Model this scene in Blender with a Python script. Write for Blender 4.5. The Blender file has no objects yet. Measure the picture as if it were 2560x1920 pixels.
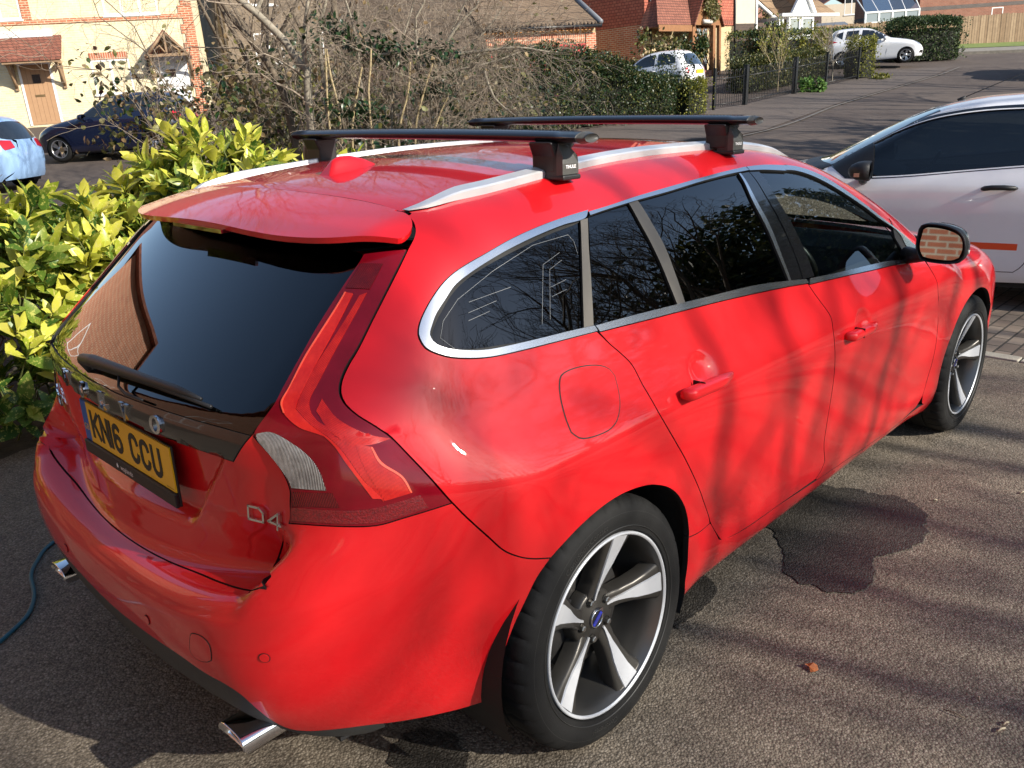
import bpy, bmesh, math, random
import numpy as np
from mathutils import Vector, Matrix, Euler
from mathutils.geometry import delaunay_2d_cdt
rad=math.radians
S=bpy.context.scene
# ---------------------------------------------------------------- camera
cam_d=bpy.data.cameras.new('camera'); cam=bpy.data.objects.new('camera',cam_d); S.collection.objects.link(cam); S.camera=cam
YAW,PITCH,ROLL=.7711,.3296,-.0338
def _cam():
    f=Vector((math.cos(YAW)*math.cos(PITCH),math.sin(YAW)*math.cos(PITCH),-math.sin(PITCH)))
    r=Vector((math.sin(YAW),-math.cos(YAW),0)); u=r.cross(f)
    r2=r*math.cos(ROLL)+u*math.sin(ROLL); u2=-r*math.sin(ROLL)+u*math.cos(ROLL)
    m=Matrix((r2,u2,-f)).transposed().to_4x4(); m.translation=Vector((-1.4637,-2.0195,1.6099)); return m
cam.matrix_world=_cam()
cam_d.sensor_fit='HORIZONTAL'; cam_d.sensor_width=36.; cam_d.lens=36.*2092.3/2560.
cam_d.clip_start=.05; cam_d.clip_end=1500.
# ---------------------------------------------------------------- sky, sun, exposure
SUN_AZ,SUN_EL=rad(-77.),rad(29.)
wd=bpy.data.worlds.new('World'); S.world=wd; wd.use_nodes=True
nt=wd.node_tree; sky=nt.nodes.new('ShaderNodeTexSky'); sky.sky_type='NISHITA'; sky.sun_disc=False
sky.sun_elevation=SUN_EL; sky.sun_rotation=math.pi/2-SUN_AZ; sky.air_density=1.; sky.dust_density=.6; sky.ozone_density=1.2
bg=nt.nodes['Background']; bg.inputs['Strength'].default_value=.10; nt.links.new(sky.outputs[0],bg.inputs[0])
sl=bpy.data.lights.new('sun','SUN'); sl.energy=4.2; sl.angle=rad(.53); sl.color=(1.,.93,.82)
so=bpy.data.objects.new('sun',sl); S.collection.objects.link(so)
sd=Vector((math.cos(SUN_AZ)*math.cos(SUN_EL),math.sin(SUN_AZ)*math.cos(SUN_EL),math.sin(SUN_EL)))
so.rotation_euler=sd.to_track_quat('Z','Y').to_euler(); so.location=sd*40
S.view_settings.view_transform='Standard'; S.view_settings.look='None'; S.view_settings.gamma=1.; S.view_settings.exposure=.95
S.render.engine='CYCLES'
try:
    S.cycles.max_bounces=7; S.cycles.transparent_max_bounces=12; S.cycles.glossy_bounces=4; S.cycles.diffuse_bounces=3
    S.cycles.caustics_reflective=False; S.cycles.caustics_refractive=False; S.cycles.sample_clamp_indirect=6.
except Exception: pass
# ---------------------------------------------------------------- materials
MATS={}
def mat(name,col=(.5,.5,.5),rough=.6,metal=0.,spec=.5,coat=0.,coat_r=.03,**kw):
    if name in MATS: return MATS[name]
    m=bpy.data.materials.new(name); m.use_nodes=True; b=m.node_tree.nodes['Principled BSDF']
    b.inputs['Base Color'].default_value=(*col,1); b.inputs['Roughness'].default_value=rough; b.inputs['Metallic'].default_value=metal
    b.inputs['Specular IOR Level'].default_value=spec; b.inputs['Coat Weight'].default_value=coat; b.inputs['Coat Roughness'].default_value=coat_r
    for k,v in kw.items(): b.inputs[k.replace('_',' ')].default_value=v
    MATS[name]=m; return m
def N(m,t,**kw):
    n=m.node_tree.nodes.new(t)
    for k,v in kw.items(): setattr(n,k,v)
    return n
def L(m,a,b): m.node_tree.links.new(a,b)
def bsdf(m): return m.node_tree.nodes['Principled BSDF']
def ramp(m,fac,stops):
    r=N(m,'ShaderNodeValToRGB'); e=r.color_ramp.elements
    while len(e)<len(stops): e.new(.5)
    for q,(p,c) in zip(e,stops): q.position=p; q.color=(*c,1)
    L(m,fac,r.inputs[0]); return r.outputs[0]
def noise(m,scale,detail=4,rough=.6,coord='Object',vec=None,dist=0.):
    n=N(m,'ShaderNodeTexNoise'); n.inputs['Scale'].default_value=scale; n.inputs['Detail'].default_value=detail; n.inputs['Roughness'].default_value=rough; n.inputs['Distortion'].default_value=dist
    if vec is None:
        t=N(m,'ShaderNodeTexCoord'); vec=t.outputs[coord]
    L(m,vec,n.inputs['Vector']); return n.outputs['Fac']
def mix(m,f,a,b,blend='MIX'):
    x=N(m,'ShaderNodeMix',data_type='RGBA',blend_type=blend)
    for s,v in ((0,f),(6,a),(7,b)):
        if hasattr(v,'links') or hasattr(v,'is_output'): L(m,v,x.inputs[s])
        elif s==0: x.inputs[0].default_value=v
        else: x.inputs[s].default_value=(*v,1)
    return x.outputs[2]
def bump(m,h,strength=.3,dist=.01):
    b=N(m,'ShaderNodeBump'); b.inputs['Strength'].default_value=strength; b.inputs['Distance'].default_value=dist
    L(m,h,b.inputs['Height']); L(m,b.outputs[0],bsdf(m).inputs['Normal']); return b
def noisy(name,c1,c2,scale=6.,rough=.8,bmp=0.,bscale=60.,coord='Object',**kw):
    if name in MATS: return MATS[name]
    m=mat(name,c1,rough,**kw); f=noise(m,scale,5,.65,coord)
    L(m,ramp(m,f,[(.3,c1),(.7,c2)]),bsdf(m).inputs['Base Color'])
    if bmp: bump(m,noise(m,bscale,3,.6,coord),bmp,.01)
    return m
def glass(name,tint,ior=1.5,rough=0.):
    """sheet glass: tinted see-through mixed with a mirror reflection by angle"""
    if name in MATS: return MATS[name]
    m=bpy.data.materials.new(name); m.use_nodes=True; nt=m.node_tree; nt.nodes.remove(nt.nodes['Principled BSDF'])
    o=nt.nodes['Material Output']; t=nt.nodes.new('ShaderNodeBsdfTransparent'); t.inputs[0].default_value=(*tint,1)
    g=nt.nodes.new('ShaderNodeBsdfGlossy'); g.inputs['Roughness'].default_value=rough; g.inputs[0].default_value=(1,1,1,1)
    f=nt.nodes.new('ShaderNodeFresnel'); f.inputs[0].default_value=ior; x=nt.nodes.new('ShaderNodeMixShader')
    mu=nt.nodes.new('ShaderNodeMath'); mu.operation='MULTIPLY'; mu.inputs[1].default_value=1.5; mu.use_clamp=True
    nt.links.new(f.outputs[0],mu.inputs[0]); nt.links.new(mu.outputs[0],x.inputs[0]); nt.links.new(t.outputs[0],x.inputs[1]); nt.links.new(g.outputs[0],x.inputs[2]); nt.links.new(x.outputs[0],o.inputs[0])
    MATS[name]=m; return m
# ---------------------------------------------------------------- objects
COL=S.collection
def tag(o,label=None,cat=None,group=None,kind=None):
    if label: o['label']=label
    if cat: o['category']=cat
    if group: o['group']=group
    if kind: o['kind']=kind
    return o
def empty(name,loc=(0,0,0),rz=0.,parent=None):
    o=bpy.data.objects.new(name,None); COL.objects.link(o); o.location=loc; o.rotation_euler=(0,0,rz); o.empty_display_size=.2
    if parent: o.parent=parent
    return o
def mesh_obj(name,verts,faces,mats,parent=None,smooth=False,midx=None,loc=None):
    me=bpy.data.meshes.new(name); me.from_pydata([tuple(map(float,v)) for v in verts],[],[tuple(map(int,f)) for f in faces]); me.validate()
    for m in (mats if isinstance(mats,(list,tuple)) else [mats]): me.materials.append(m)
    if midx is not None and len(midx)==len(me.polygons): me.polygons.foreach_set('material_index',np.asarray(midx,dtype=np.int32))
    if smooth: me.polygons.foreach_set('use_smooth',np.ones(len(me.polygons),dtype=bool))
    me.update(); o=bpy.data.objects.new(name,me); COL.objects.link(o)
    if parent: o.parent=parent
    if loc is not None: o.location=loc
    return o
class MB:
    """collects boxes, tubes and sheets and links them as ONE mesh"""
    def __init__(s): s.v=[]; s.f=[]; s.m=[]; s.sm=[]
    def add(s,v,f,mi=0,smooth=False):
        n=len(s.v); s.v+= [tuple(map(float,q)) for q in v]; s.f+=[tuple(int(i)+n for i in q) for q in f]; s.m+=[mi]*len(f); s.sm+=[smooth]*len(f); return s
    def box(s,a,b,mi=0,M=None):
        (x0,y0,z0),(x1,y1,z1)=a,b
        v=[(x0,y0,z0),(x1,y0,z0),(x1,y1,z0),(x0,y1,z0),(x0,y0,z1),(x1,y0,z1),(x1,y1,z1),(x0,y1,z1)]
        if M is not None: v=[M@Vector(q) for q in v]
        return s.add(v,[(0,3,2,1),(4,5,6,7),(0,1,5,4),(1,2,6,5),(2,3,7,6),(3,0,4,7)],mi)
    def tube(s,pts,r,n=8,mi=0,cap=True,up=None,smooth=True):
        pts=[Vector(p) for p in pts]; rs=r if isinstance(r,(list,tuple)) else [r]*len(pts); v=[];f=[]; prev=None
        for i,p in enumerate(pts):
            t=(pts[min(i+1,len(pts)-1)]-pts[max(i-1,0)])
            if t.length<1e-9: t=Vector((0,0,1))
            t.normalize()
            if prev is None:
                a=Vector(up) if up else (Vector((0,0,1)) if abs(t.z)<.9 else Vector((1,0,0))); nx=t.cross(a).normalized()
            else:
                nx=(prev-t*prev.dot(t)); nx=nx.normalized() if nx.length>1e-6 else t.orthogonal().normalized()
            prev=nx; ny=t.cross(nx)
            for k in range(n):
                a=2*math.pi*k/n; v.append(p+(nx*math.cos(a)+ny*math.sin(a))*rs[i])
        for i in range(len(pts)-1):
            for k in range(n):
                a=i*n+k; b=i*n+(k+1)%n; f.append((a,b,b+n,a+n))
        if cap: f.append(tuple(range(n-1,-1,-1))); f.append(tuple(range((len(pts)-1)*n,len(pts)*n)))
        return s.add(v,f,mi,smooth)
    def prism(s,poly,z0,z1,mi=0,M=None):
        """2-D outline extruded along local z"""
        n=len(poly); v=[Vector((x,y,z0)) for x,y in poly]+[Vector((x,y,z1)) for x,y in poly]
        if M is not None: v=[M@q for q in v]
        f=[tuple(range(n-1,-1,-1)),tuple(range(n,2*n))]+[(i,(i+1)%n,n+(i+1)%n,n+i) for i in range(n)]
        return s.add(v,f,mi)
    def lathe(s,prof,n=32,mi=0,M=None,smooth=True,close=False):
        """profile (r,h) turned about local z"""
        v=[];f=[]
        for r,h in prof:
            for k in range(n):
                a=2*math.pi*k/n; q=Vector((r*math.cos(a),r*math.sin(a),h)); v.append(M@q if M is not None else q)
        P=len(prof)
        for i in range(P-1 if not close else P):
            for k in range(n):
                a=i*n+k; b=i*n+(k+1)%n; c=((i+1)%P)*n; f.append((a,b,c+(k+1)%n,c+k))
        return s.add(v,f,mi,smooth)
    def build(s,name,mats,parent=None,loc=None,bevel=0.,sharp=None):
        o=mesh_obj(name,s.v,s.f,mats,parent,midx=s.m,loc=loc)
        if len(s.sm)==len(o.data.polygons): o.data.polygons.foreach_set('use_smooth',np.array(s.sm,dtype=bool))
        if bevel:
            b=o.modifiers.new('bevel','BEVEL'); b.width=bevel; b.segments=2; b.limit_method='ANGLE'; b.angle_limit=rad(40)
        return o
def copy_tree(o,parent=None,name=None):
    c=o.copy(); COL.objects.link(c); c.parent=parent
    if parent is not None: c.matrix_parent_inverse=o.matrix_parent_inverse.copy()
    for ch in list(o.children): copy_tree(ch,c)
    return c
def text_mesh(txt,size=1.,align='CENTER',font_scale_x=1.,extrude=0.,bold=0.):
    cu=bpy.data.curves.new('txt','FONT'); cu.body=txt; cu.size=size; cu.align_x=align; cu.align_y='CENTER'; cu.extrude=extrude; cu.offset=bold; cu.resolution_u=4
    o=bpy.data.objects.new('txt',cu); COL.objects.link(o); bpy.context.view_layer.update()
    me=bpy.data.meshes.new_from_object(o.evaluated_get(bpy.context.evaluated_depsgraph_get()))
    v=[(q.co.x*font_scale_x,q.co.y,q.co.z) for q in me.vertices]; f=[tuple(p.vertices) for p in me.polygons]
    bpy.data.objects.remove(o); bpy.data.curves.remove(cu); bpy.data.meshes.remove(me); return v,f
# ---------- smooth 1-D interpolation (monotone cubic, PCHIP) ----------
class Curve:
    def __init__(s,pts,sig=.02):
        p=np.array(sorted(pts),float); x,y=p[:,0],p[:,1]; h=np.diff(x); d=np.diff(y)/h; m=np.zeros(len(x))
        for i in range(1,len(x)-1):
            if d[i-1]*d[i]>0:
                w1=2*h[i]+h[i-1]; w2=h[i]+2*h[i-1]; m[i]=(w1+w2)/(w1/d[i-1]+w2/d[i])
        m[0]=d[0]; m[-1]=d[-1]
        st=.002; pad=4*sig+.3; t=np.arange(x[0]-pad,x[-1]+pad,st)
        i=np.clip(np.searchsorted(x,t)-1,0,len(x)-2); hh=x[i+1]-x[i]; u=(t-x[i])/hh; uc=np.clip(u,0,1)
        r=y[i]*(1-uc*uc*(3-2*uc))+y[i+1]*uc*uc*(3-2*uc)+hh*(uc*(1-uc)**2*m[i]-uc*uc*(1-uc)*m[i+1])
        r+=np.where(u<0,(t-x[0])*m[0],0)+np.where(u>1,(t-x[-1])*m[-1],0)
        k=int(4*sig/st); g=np.exp(-.5*(np.arange(-k,k+1)*st/sig)**2); g/=g.sum()
        rp=np.concatenate([r[0]+(r[1]-r[0])*np.arange(-k,0),r,r[-1]+(r[-1]-r[-2])*np.arange(1,k+1)])
        s.t0,s.st,s.r=t[0],st,np.convolve(rp,g,'valid')
    def __call__(s,t):
        v=(np.asarray(t,float)-s.t0)/s.st; i=np.clip(v.astype(int),0,len(s.r)-2); f=v-i
        return s.r[i]*(1-f)+s.r[i+1]*f
def smax(a,b,k):
    h=np.maximum(k-np.abs(a-b),0)/k; return np.maximum(a,b)+h*h*k*.25
def smin(a,b,k): return -smax(-a,-b,k)
# half width of the flanks against height, and how it narrows to nose and tail
PROF=Curve([(.12,.80),(.20,.868),(.26,.893),(.32,.905),(.42,.908),(.54,.915),(.66,.925),(.76,.932),(.82,.930),(.86,.920),(.90,.898),(.94,.872),(.99,.846),(1.06,.815),(1.15,.770),(1.25,.716),(1.33,.665),(1.40,.60),(1.46,.50),(1.55,.3)],0.016)
TLOW=Curve([(-1.1,-.15),(-.9,-.09),(-.7,-.045),(-.5,-.020),(-.3,-.008),(0,0),(.5,-.004),(1.5,-.004),(2.2,0),(2.776,0),(3.1,-.006),(3.4,-.05),(3.65,-.18),(3.8,-.4)],0.12)
TUP=Curve([(-1.1,-.20),(-.8,-.10),(-.6,-.052),(-.4,-.036),(-.2,-.020),(.1,-.010),(.6,0),(1.3,0),(1.8,-.008),(2.2,-.03),(2.6,-.06),(3.8,-.1)],0.12)
HOLLOW=[(.435,.897),(1.455,.823)]   # finger hollows behind the door handles
def W(x,z):
    t=np.clip((z-.82)/.2,0,1); t=t*t*(3-2*t)
    w=PROF(z)+TLOW(x)*(1-t)+TUP(x)*t
    for xw in (0.,2.776):
        r=np.hypot(x-xw,z-.33); f=np.exp(-((r-.37)/.13)**2)*np.clip((.80-z)/.25,0,1)
        w=w+.020*f
    for xh,zh in HOLLOW: w=w-.017*np.exp(-(((x-xh)/.050)**2+((z-zh)/.036)**2)**2)
    return w
XG=Curve([(.10,-.70),(.40,-.775),(.60,-.795),(.66,-.782),(.72,-.770),(.80,-.768),(.88,-.777),(.93,-.788),(.965,-.789),(.991,-.782),(1.03,-.742),(1.1,-.662),(1.2,-.546),(1.3,-.432),(1.4,-.318),(1.55,-.15)],0.012)
XBU=Curve([(.08,-.60),(.16,-.74),(.24,-.80),(.32,-.838),(.40,-.862),(.48,-.873),(.54,-.872),(.575,-.862),(.60,-.83),(.64,-.70)],0.012)
XO=Curve([(.25,-.66),(.40,-.76),(.52,-.83),(.62,-.858),(.70,-.845),(.80,-.828),(.90,-.812),(.96,-.797),(.991,-.782),(1.03,-.742),(1.1,-.662),(1.6,-.09)],0.03)
def GR(x,y,z):
    y=np.abs(y); y2=y*y
    c2=np.interp(z,[.5,.6,.8,.93,.99,1.3],[.40,.38,.12,.19,.20,.17])
    t=np.clip((y-.57)/.11,0,1); t=t*t*(3-2*t)
    gate=(XG(z)*(1-t)+np.minimum(XO(z),XG(z))*t+(c2*(1-t)+.20*t)*y2+.10*y2*y2+.9*np.maximum(y-.5,0)**2-x)/np.where(z>.99,1.35,1.0)
    q=lambda v:np.clip(v,0,1)**2*(3-2*np.clip(v,0,1))
    hw=.30+np.clip((z-.70)/.225,0,1)*.19
    gate=gate+.036*q((hw-y)/.055)*q((z-.695)/.045)*q((.926-z)/.012)
    zb0=z-.20*y2; zb=zb0-.10*t
    bump=XBU(np.minimum(zb0,.56))-.015*y2+.36*y2*y2+1.3*np.maximum(y-.5,0)**2+.42*t*np.maximum(zb0-.56,0)-x
    bump=smax(bump,(zb-.598)*.9,.06)
    return smin(gate,bump,.035)
ZT=Curve([(-1.0,1.225),(-.7,1.295),(-.49,1.343),(-.257,1.402),(0,1.434),(.25,1.452),(.6,1.464),(1.0,1.462),(1.3,1.445),(1.55,1.412),(1.8,1.352),(2.0,1.282),(2.2,1.198),(2.4,1.106),(2.6,1.008),(2.8,.906),(3.2,.70)],0.08)
def ZR(x,y): return ZT(x+.22*y*y*np.clip((x-1.0)/.8,0,1))-.10*y*y
ZB=Curve([(1.8,1.05),(2.2,1.02),(2.6,.985),(3.0,.93),(3.3,.868),(3.5,.80),(3.65,.72),(3.8,.6)],0.08)
def ZBON(x,y): return ZB(x)-.06*y*y-.05*y**4
XF=Curve([(.1,3.56),(.2,3.66),(.35,3.72),(.5,3.735),(.65,3.715),(.75,3.67),(.85,3.56),(1.0,3.26)],0.05)
def XFR(y,z): return XF(z)-.22*y*y-.25*y**4
def F(P,rear=True,cab=True):
    x,y,z=P[...,0],P[...,1],P[...,2]; ya=np.abs(y)
    gs=ya-W(x,z)
    gr=GR(x,y,z)
    kr=np.interp(z,[.2,.5,.9,1.06,1.3],[.32,.30,.17,.10,.08])
    top=(z-ZR(x,y))
    f=smax(gs,top,.10)
    if rear: f=smax(f,gr,kr)
    f=smax(f,(x-3.9),.1)
    low=smax(smax(gs,z-ZBON(x,y),.16),(x-XFR(y,z)),.25)
    if rear: low=smax(low,gr,kr)
    low=np.where(x<1.0,9.,low)
    f2=smax(f,(x-2.75),.05)
    return np.minimum(f2,low)
def cast(o,d,t0,t1,n=160,**k):
    """first hit of rays o+t*d with the body between t0 and t1"""
    o=np.asarray(o,float); d=np.asarray(d,float); N=max(len(np.atleast_2d(o)),len(np.atleast_2d(d)))
    o=np.broadcast_to(o,(N,3)); d=np.broadcast_to(d,(N,3))
    ts=np.linspace(t0,t1,n); lo=np.full(N,np.nan); hi=np.full(N,np.nan); prev=F(o+t0*d,**k)
    for a,b in zip(ts[:-1],ts[1:]):
        cur=F(o+b*d,**k); m=np.isnan(lo)&(cur<=0)&(prev>0); lo[m]=a; hi[m]=b; prev=cur
    for _ in range(30):
        mid=(lo+hi)/2; v=F(o+mid[:,None]*d,**k)>0; lo=np.where(v,mid,lo); hi=np.where(v,hi,mid)
    return o+hi[:,None]*d
def normal(P,e=1e-3,**k):
    g=np.stack([F(P+np.eye(3)[i]*e,**k)-F(P-np.eye(3)[i]*e,**k) for i in range(3)],-1)
    return g/np.linalg.norm(g,axis=-1)[...,None]
# outlines of the panels, in metres in the car's own frame (x forward from the rear axle, y left, z up)
PT={}
PT['dchrome_out']=[(.237,-.656,1.330),(.137,-.659,1.323),(.030,-.664,1.312),(-.072,-.671,1.297),(-.169,-.680,1.277),(-.224,-.684,1.265),(-.266,-.686,1.252),(-.301,-.689,1.235),(-.335,-.694,1.212),(-.364,-.700,1.188),(-.384,-.708,1.168),(-.395,-.716,1.151),(-.397,-.726,1.136),(-.394,-.736,1.125),(-.379,-.748,1.113),(-.350,-.762,1.100),(-.307,-.772,1.089),(-.257,-.780,1.081),(-.201,-.785,1.077),(-.101,-.792,1.073),(.008,-.798,1.069),(.091,-.802,1.066)]
PT['dchrome_in']=[(.209,-.669,1.313),(.122,-.671,1.307),(.017,-.676,1.295),(-.085,-.683,1.279),(-.162,-.689,1.263),(-.229,-.695,1.246),(-.273,-.699,1.230),(-.310,-.706,1.206),(-.342,-.713,1.183),(-.362,-.720,1.163),(-.374,-.726,1.148),(-.374,-.735,1.135),(-.365,-.744,1.125),(-.343,-.755,1.115),(-.305,-.765,1.105),(-.255,-.772,1.096),(-.193,-.778,1.092),(-.093,-.785,1.088),(.017,-.791,1.084),(.086,-.795,1.080)]
PT['dglass']=[(.189,-.670,1.312),(.076,-.675,1.299),(-.028,-.682,1.284),(-.127,-.688,1.267),(-.201,-.694,1.251),(-.254,-.699,1.234),(-.292,-.705,1.215),(-.325,-.712,1.191),(-.351,-.719,1.170),(-.369,-.726,1.151),(-.372,-.735,1.136),(-.361,-.746,1.124),(-.335,-.757,1.114),(-.282,-.767,1.102),(-.208,-.776,1.095),(-.092,-.784,1.090),(.048,-.791,1.085)]
PT['dpillar']=[(.191,-.670,1.312),(.222,-.669,1.314),(.179,-.707,1.252),(.140,-.745,1.180),(.109,-.775,1.122),(.087,-.795,1.080),(.051,-.793,1.082),(.096,-.753,1.162),(.145,-.711,1.243)]
PT['rd_chrome_top']=[(.234,-.660,1.326),(.328,-.657,1.332),(.459,-.652,1.342),(.603,-.646,1.350),(.794,-.637,1.359),(.934,-.629,1.365),(1.099,-.623,1.369),(1.101,-.636,1.358),(.951,-.640,1.356),(.777,-.647,1.349),(.617,-.656,1.340),(.453,-.660,1.332),(.319,-.664,1.324),(.231,-.667,1.317)]
PT['rd_chrome_bot']=[(.089,-.795,1.079),(.212,-.800,1.076),(.376,-.807,1.070),(.588,-.814,1.061),(.832,-.820,1.049),(1.033,-.829,1.029),(1.152,-.835,1.015),(1.161,-.841,1.000),(1.022,-.836,1.013),(.754,-.827,1.032),(.520,-.820,1.045),(.316,-.813,1.054),(.179,-.807,1.060),(.097,-.803,1.063)]
PT['rd_glass1']=[(.231,-.668,1.316),(.318,-.665,1.322),(.406,-.661,1.330),(.406,-.695,1.280),(.417,-.732,1.217),(.422,-.766,1.153),(.425,-.794,1.099),(.428,-.811,1.064),(.301,-.805,1.070),(.180,-.800,1.075),(.090,-.795,1.081),(.137,-.753,1.166),(.181,-.715,1.238)]
PT['rd_div']=[(.407,-.661,1.330),(.450,-.660,1.333),(.461,-.700,1.274),(.473,-.737,1.209),(.471,-.777,1.134),(.467,-.812,1.062),(.430,-.811,1.063),(.428,-.788,1.110),(.426,-.756,1.173),(.419,-.723,1.233),(.410,-.692,1.286)]
PT['rd_glass2']=[(.451,-.660,1.332),(.617,-.655,1.340),(.777,-.647,1.349),(.949,-.641,1.355),(1.031,-.639,1.356),(1.019,-.687,1.298),(1.027,-.735,1.217),(1.034,-.774,1.142),(1.034,-.810,1.071),(1.041,-.831,1.024),(.828,-.822,1.043),(.613,-.817,1.055),(.467,-.812,1.062),(.472,-.776,1.135),(.474,-.737,1.210),(.461,-.700,1.274)]
PT['b_trim']=[(1.028,-.641,1.355),(1.040,-.640,1.355),(1.036,-.694,1.287),(1.054,-.749,1.190),(1.054,-.798,1.095),(1.057,-.831,1.025),(1.041,-.831,1.024),(1.034,-.797,1.098),(1.029,-.751,1.186),(1.014,-.699,1.279)]
PT['b_pill_r']=[(1.040,-.640,1.355),(1.098,-.638,1.356),(1.106,-.696,1.283),(1.125,-.743,1.202),(1.137,-.790,1.111),(1.135,-.833,1.019),(1.057,-.831,1.025),(1.054,-.798,1.095),(1.054,-.749,1.190),(1.036,-.694,1.287)]
PT['b_pill_f']=[(1.101,-.639,1.356),(1.161,-.640,1.354),(1.171,-.702,1.273),(1.201,-.753,1.183),(1.216,-.796,1.099),(1.221,-.835,1.013),(1.140,-.834,1.018),(1.142,-.791,1.110),(1.132,-.742,1.203),(1.111,-.695,1.285)]
PT['fd_chrome_top']=[(1.104,-.623,1.369),(1.233,-.624,1.365),(1.378,-.633,1.352),(1.362,-.630,1.355),(1.439,-.637,1.344),(1.519,-.652,1.324),(1.601,-.676,1.293),(1.672,-.700,1.257),(1.748,-.723,1.217),(1.837,-.748,1.168),(1.918,-.770,1.121),(2.020,-.791,1.070),(2.122,-.809,1.015),(2.183,-.827,.976),(2.144,-.839,.962),(2.077,-.829,.983),(2.053,-.805,1.036),(2.004,-.793,1.068),(1.891,-.773,1.119),(1.808,-.753,1.165),(1.715,-.730,1.211),(1.635,-.709,1.250),(1.559,-.688,1.284),(1.473,-.667,1.315),(1.398,-.654,1.333),(1.326,-.649,1.341),(1.339,-.653,1.337),(1.200,-.642,1.351),(1.102,-.638,1.357)]
PT['fd_chrome_bot']=[(1.176,-.836,1.013),(1.354,-.841,1.000),(1.598,-.845,.985),(1.778,-.847,.973),(1.872,-.850,.964),(2.066,-.857,.942),(2.070,-.864,.932),(1.861,-.859,.949),(1.667,-.856,.962),(1.418,-.850,.980),(1.163,-.843,.996)]
PT['fd_glass']=[(1.162,-.642,1.352),(1.265,-.649,1.343),(1.336,-.655,1.335),(1.323,-.651,1.339),(1.393,-.657,1.330),(1.467,-.670,1.312),(1.554,-.691,1.282),(1.630,-.711,1.248),(1.711,-.732,1.208),(1.803,-.755,1.162),(1.886,-.776,1.115),(1.965,-.794,1.071),(1.989,-.810,1.033),(2.023,-.838,.972),(2.029,-.854,.947),(1.775,-.849,.970),(1.512,-.844,.990),(1.224,-.836,1.011),(1.202,-.800,1.091),(1.192,-.756,1.176),(1.185,-.728,1.228),(1.171,-.702,1.273)]
PT['fd_sail']=[(2.022,-.769,1.103),(2.020,-.791,1.070),(2.072,-.807,1.029),(2.145,-.824,.985),(2.099,-.859,.937),(2.031,-.854,.947),(2.023,-.838,.972),(1.992,-.808,1.036)]
PT['gap_q_rd']=[(.088,-.796,1.077),(.092,-.802,1.065),(.121,-.819,1.030),(.148,-.832,1.002),(.173,-.851,.967),(.178,-.887,.911),(.193,-.922,.847),(.248,-.931,.765),(.309,-.930,.686),(.370,-.927,.600),(.421,-.922,.521),(.471,-.915,.444),(.486,-.912,.418),(.531,-.907,.364),(.566,-.903,.327),(.598,-.900,.309)]
PT['gap_doors']=[(1.155,-.835,1.014),(1.171,-.843,.997),(1.179,-.856,.969),(1.203,-.879,.927),(1.219,-.903,.886),(1.208,-.922,.840),(1.222,-.928,.772),(1.250,-.922,.668),(1.261,-.914,.574),(1.263,-.907,.481),(1.266,-.904,.406),(1.293,-.901,.331),(1.269,-.897,.293),(1.248,-.893,.275)]
PT['gap_fw']=[(2.192,-.883,.905),(2.188,-.912,.866),(2.201,-.928,.829),(2.225,-.932,.767),(2.297,-.925,.642),(2.235,-.932,.750),(2.296,-.924,.631),(2.315,-.921,.535),(2.305,-.918,.451),(2.283,-.915,.382),(2.265,-.910,.310),(2.239,-.896,.261),(2.223,-.887,.238)]
PT['sillline']=[(.582,-.902,.316),(.722,-.897,.294),(.974,-.895,.284),(1.267,-.890,.264),(1.515,-.885,.249),(1.792,-.881,.233),(2.087,-.880,.227),(2.321,-.903,.254)]
PT['sillbot']=[(.360,-.916,.285),(.603,-.877,.226),(.759,-.881,.236),(1.131,-.876,.226),(1.549,-.874,.220),(2.015,-.855,.183),(2.270,-.875,.204),(2.329,-.906,.259)]
PT['arch_r']=[(-.258,-.923,.619),(-.211,-.930,.647),(-.137,-.933,.675),(-.059,-.935,.693),(.008,-.936,.698),(.067,-.936,.693),(.129,-.935,.680),(.175,-.935,.663),(.223,-.934,.638),(.267,-.934,.602),(.301,-.933,.558),(.328,-.930,.507),(.344,-.927,.455),(.350,-.925,.405),(.350,-.923,.359),(.360,-.916,.285)]
PT['sillgap']=[(.346,-.926,.437),(.414,-.922,.425),(.479,-.913,.421)]
PT['flap']=[(-.085,-.832,.987),(-.073,-.827,.999),(-.050,-.825,1.004),(-.014,-.826,1.004),(.030,-.830,.999),(.067,-.836,.989),(.087,-.843,.977),(.095,-.852,.961),(.087,-.867,.937),(.070,-.887,.909),(.035,-.906,.880),(.003,-.912,.869),(-.031,-.913,.867),(-.081,-.910,.871),(-.106,-.905,.878),(-.120,-.895,.893),(-.117,-.880,.913),(-.108,-.860,.940),(-.098,-.845,.965)]
PT['rcrease']=[(-.142,-.835,.979),(.003,-.843,.973),(.171,-.851,.966)]
PT['tl_out']=[(-.375,-.525,1.297),(-.352,-.562,1.302),(-.316,-.603,1.306),(-.376,-.621,1.254),(-.445,-.638,1.190),(-.502,-.649,1.134),(-.532,-.651,1.106),(-.555,-.658,1.082),(-.569,-.670,1.062),(-.573,-.690,1.044),(-.565,-.718,1.024),(-.545,-.748,1.001),(-.529,-.772,.980),(-.511,-.797,.945),(-.490,-.825,.903),(-.467,-.851,.856),(-.456,-.860,.836),(-.504,-.835,.828),(-.544,-.810,.820),(-.589,-.779,.811),(-.640,-.733,.814),(-.701,-.641,.814),(-.693,-.643,.862),(-.690,-.643,.884),(-.692,-.626,.920),(-.700,-.595,.955),(-.708,-.560,.984),(-.705,-.557,.991),(-.681,-.562,1.017),(-.655,-.563,1.040),(-.628,-.557,1.067),(-.577,-.548,1.115),(-.517,-.538,1.171),(-.448,-.533,1.234),(-.392,-.530,1.283)]
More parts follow.
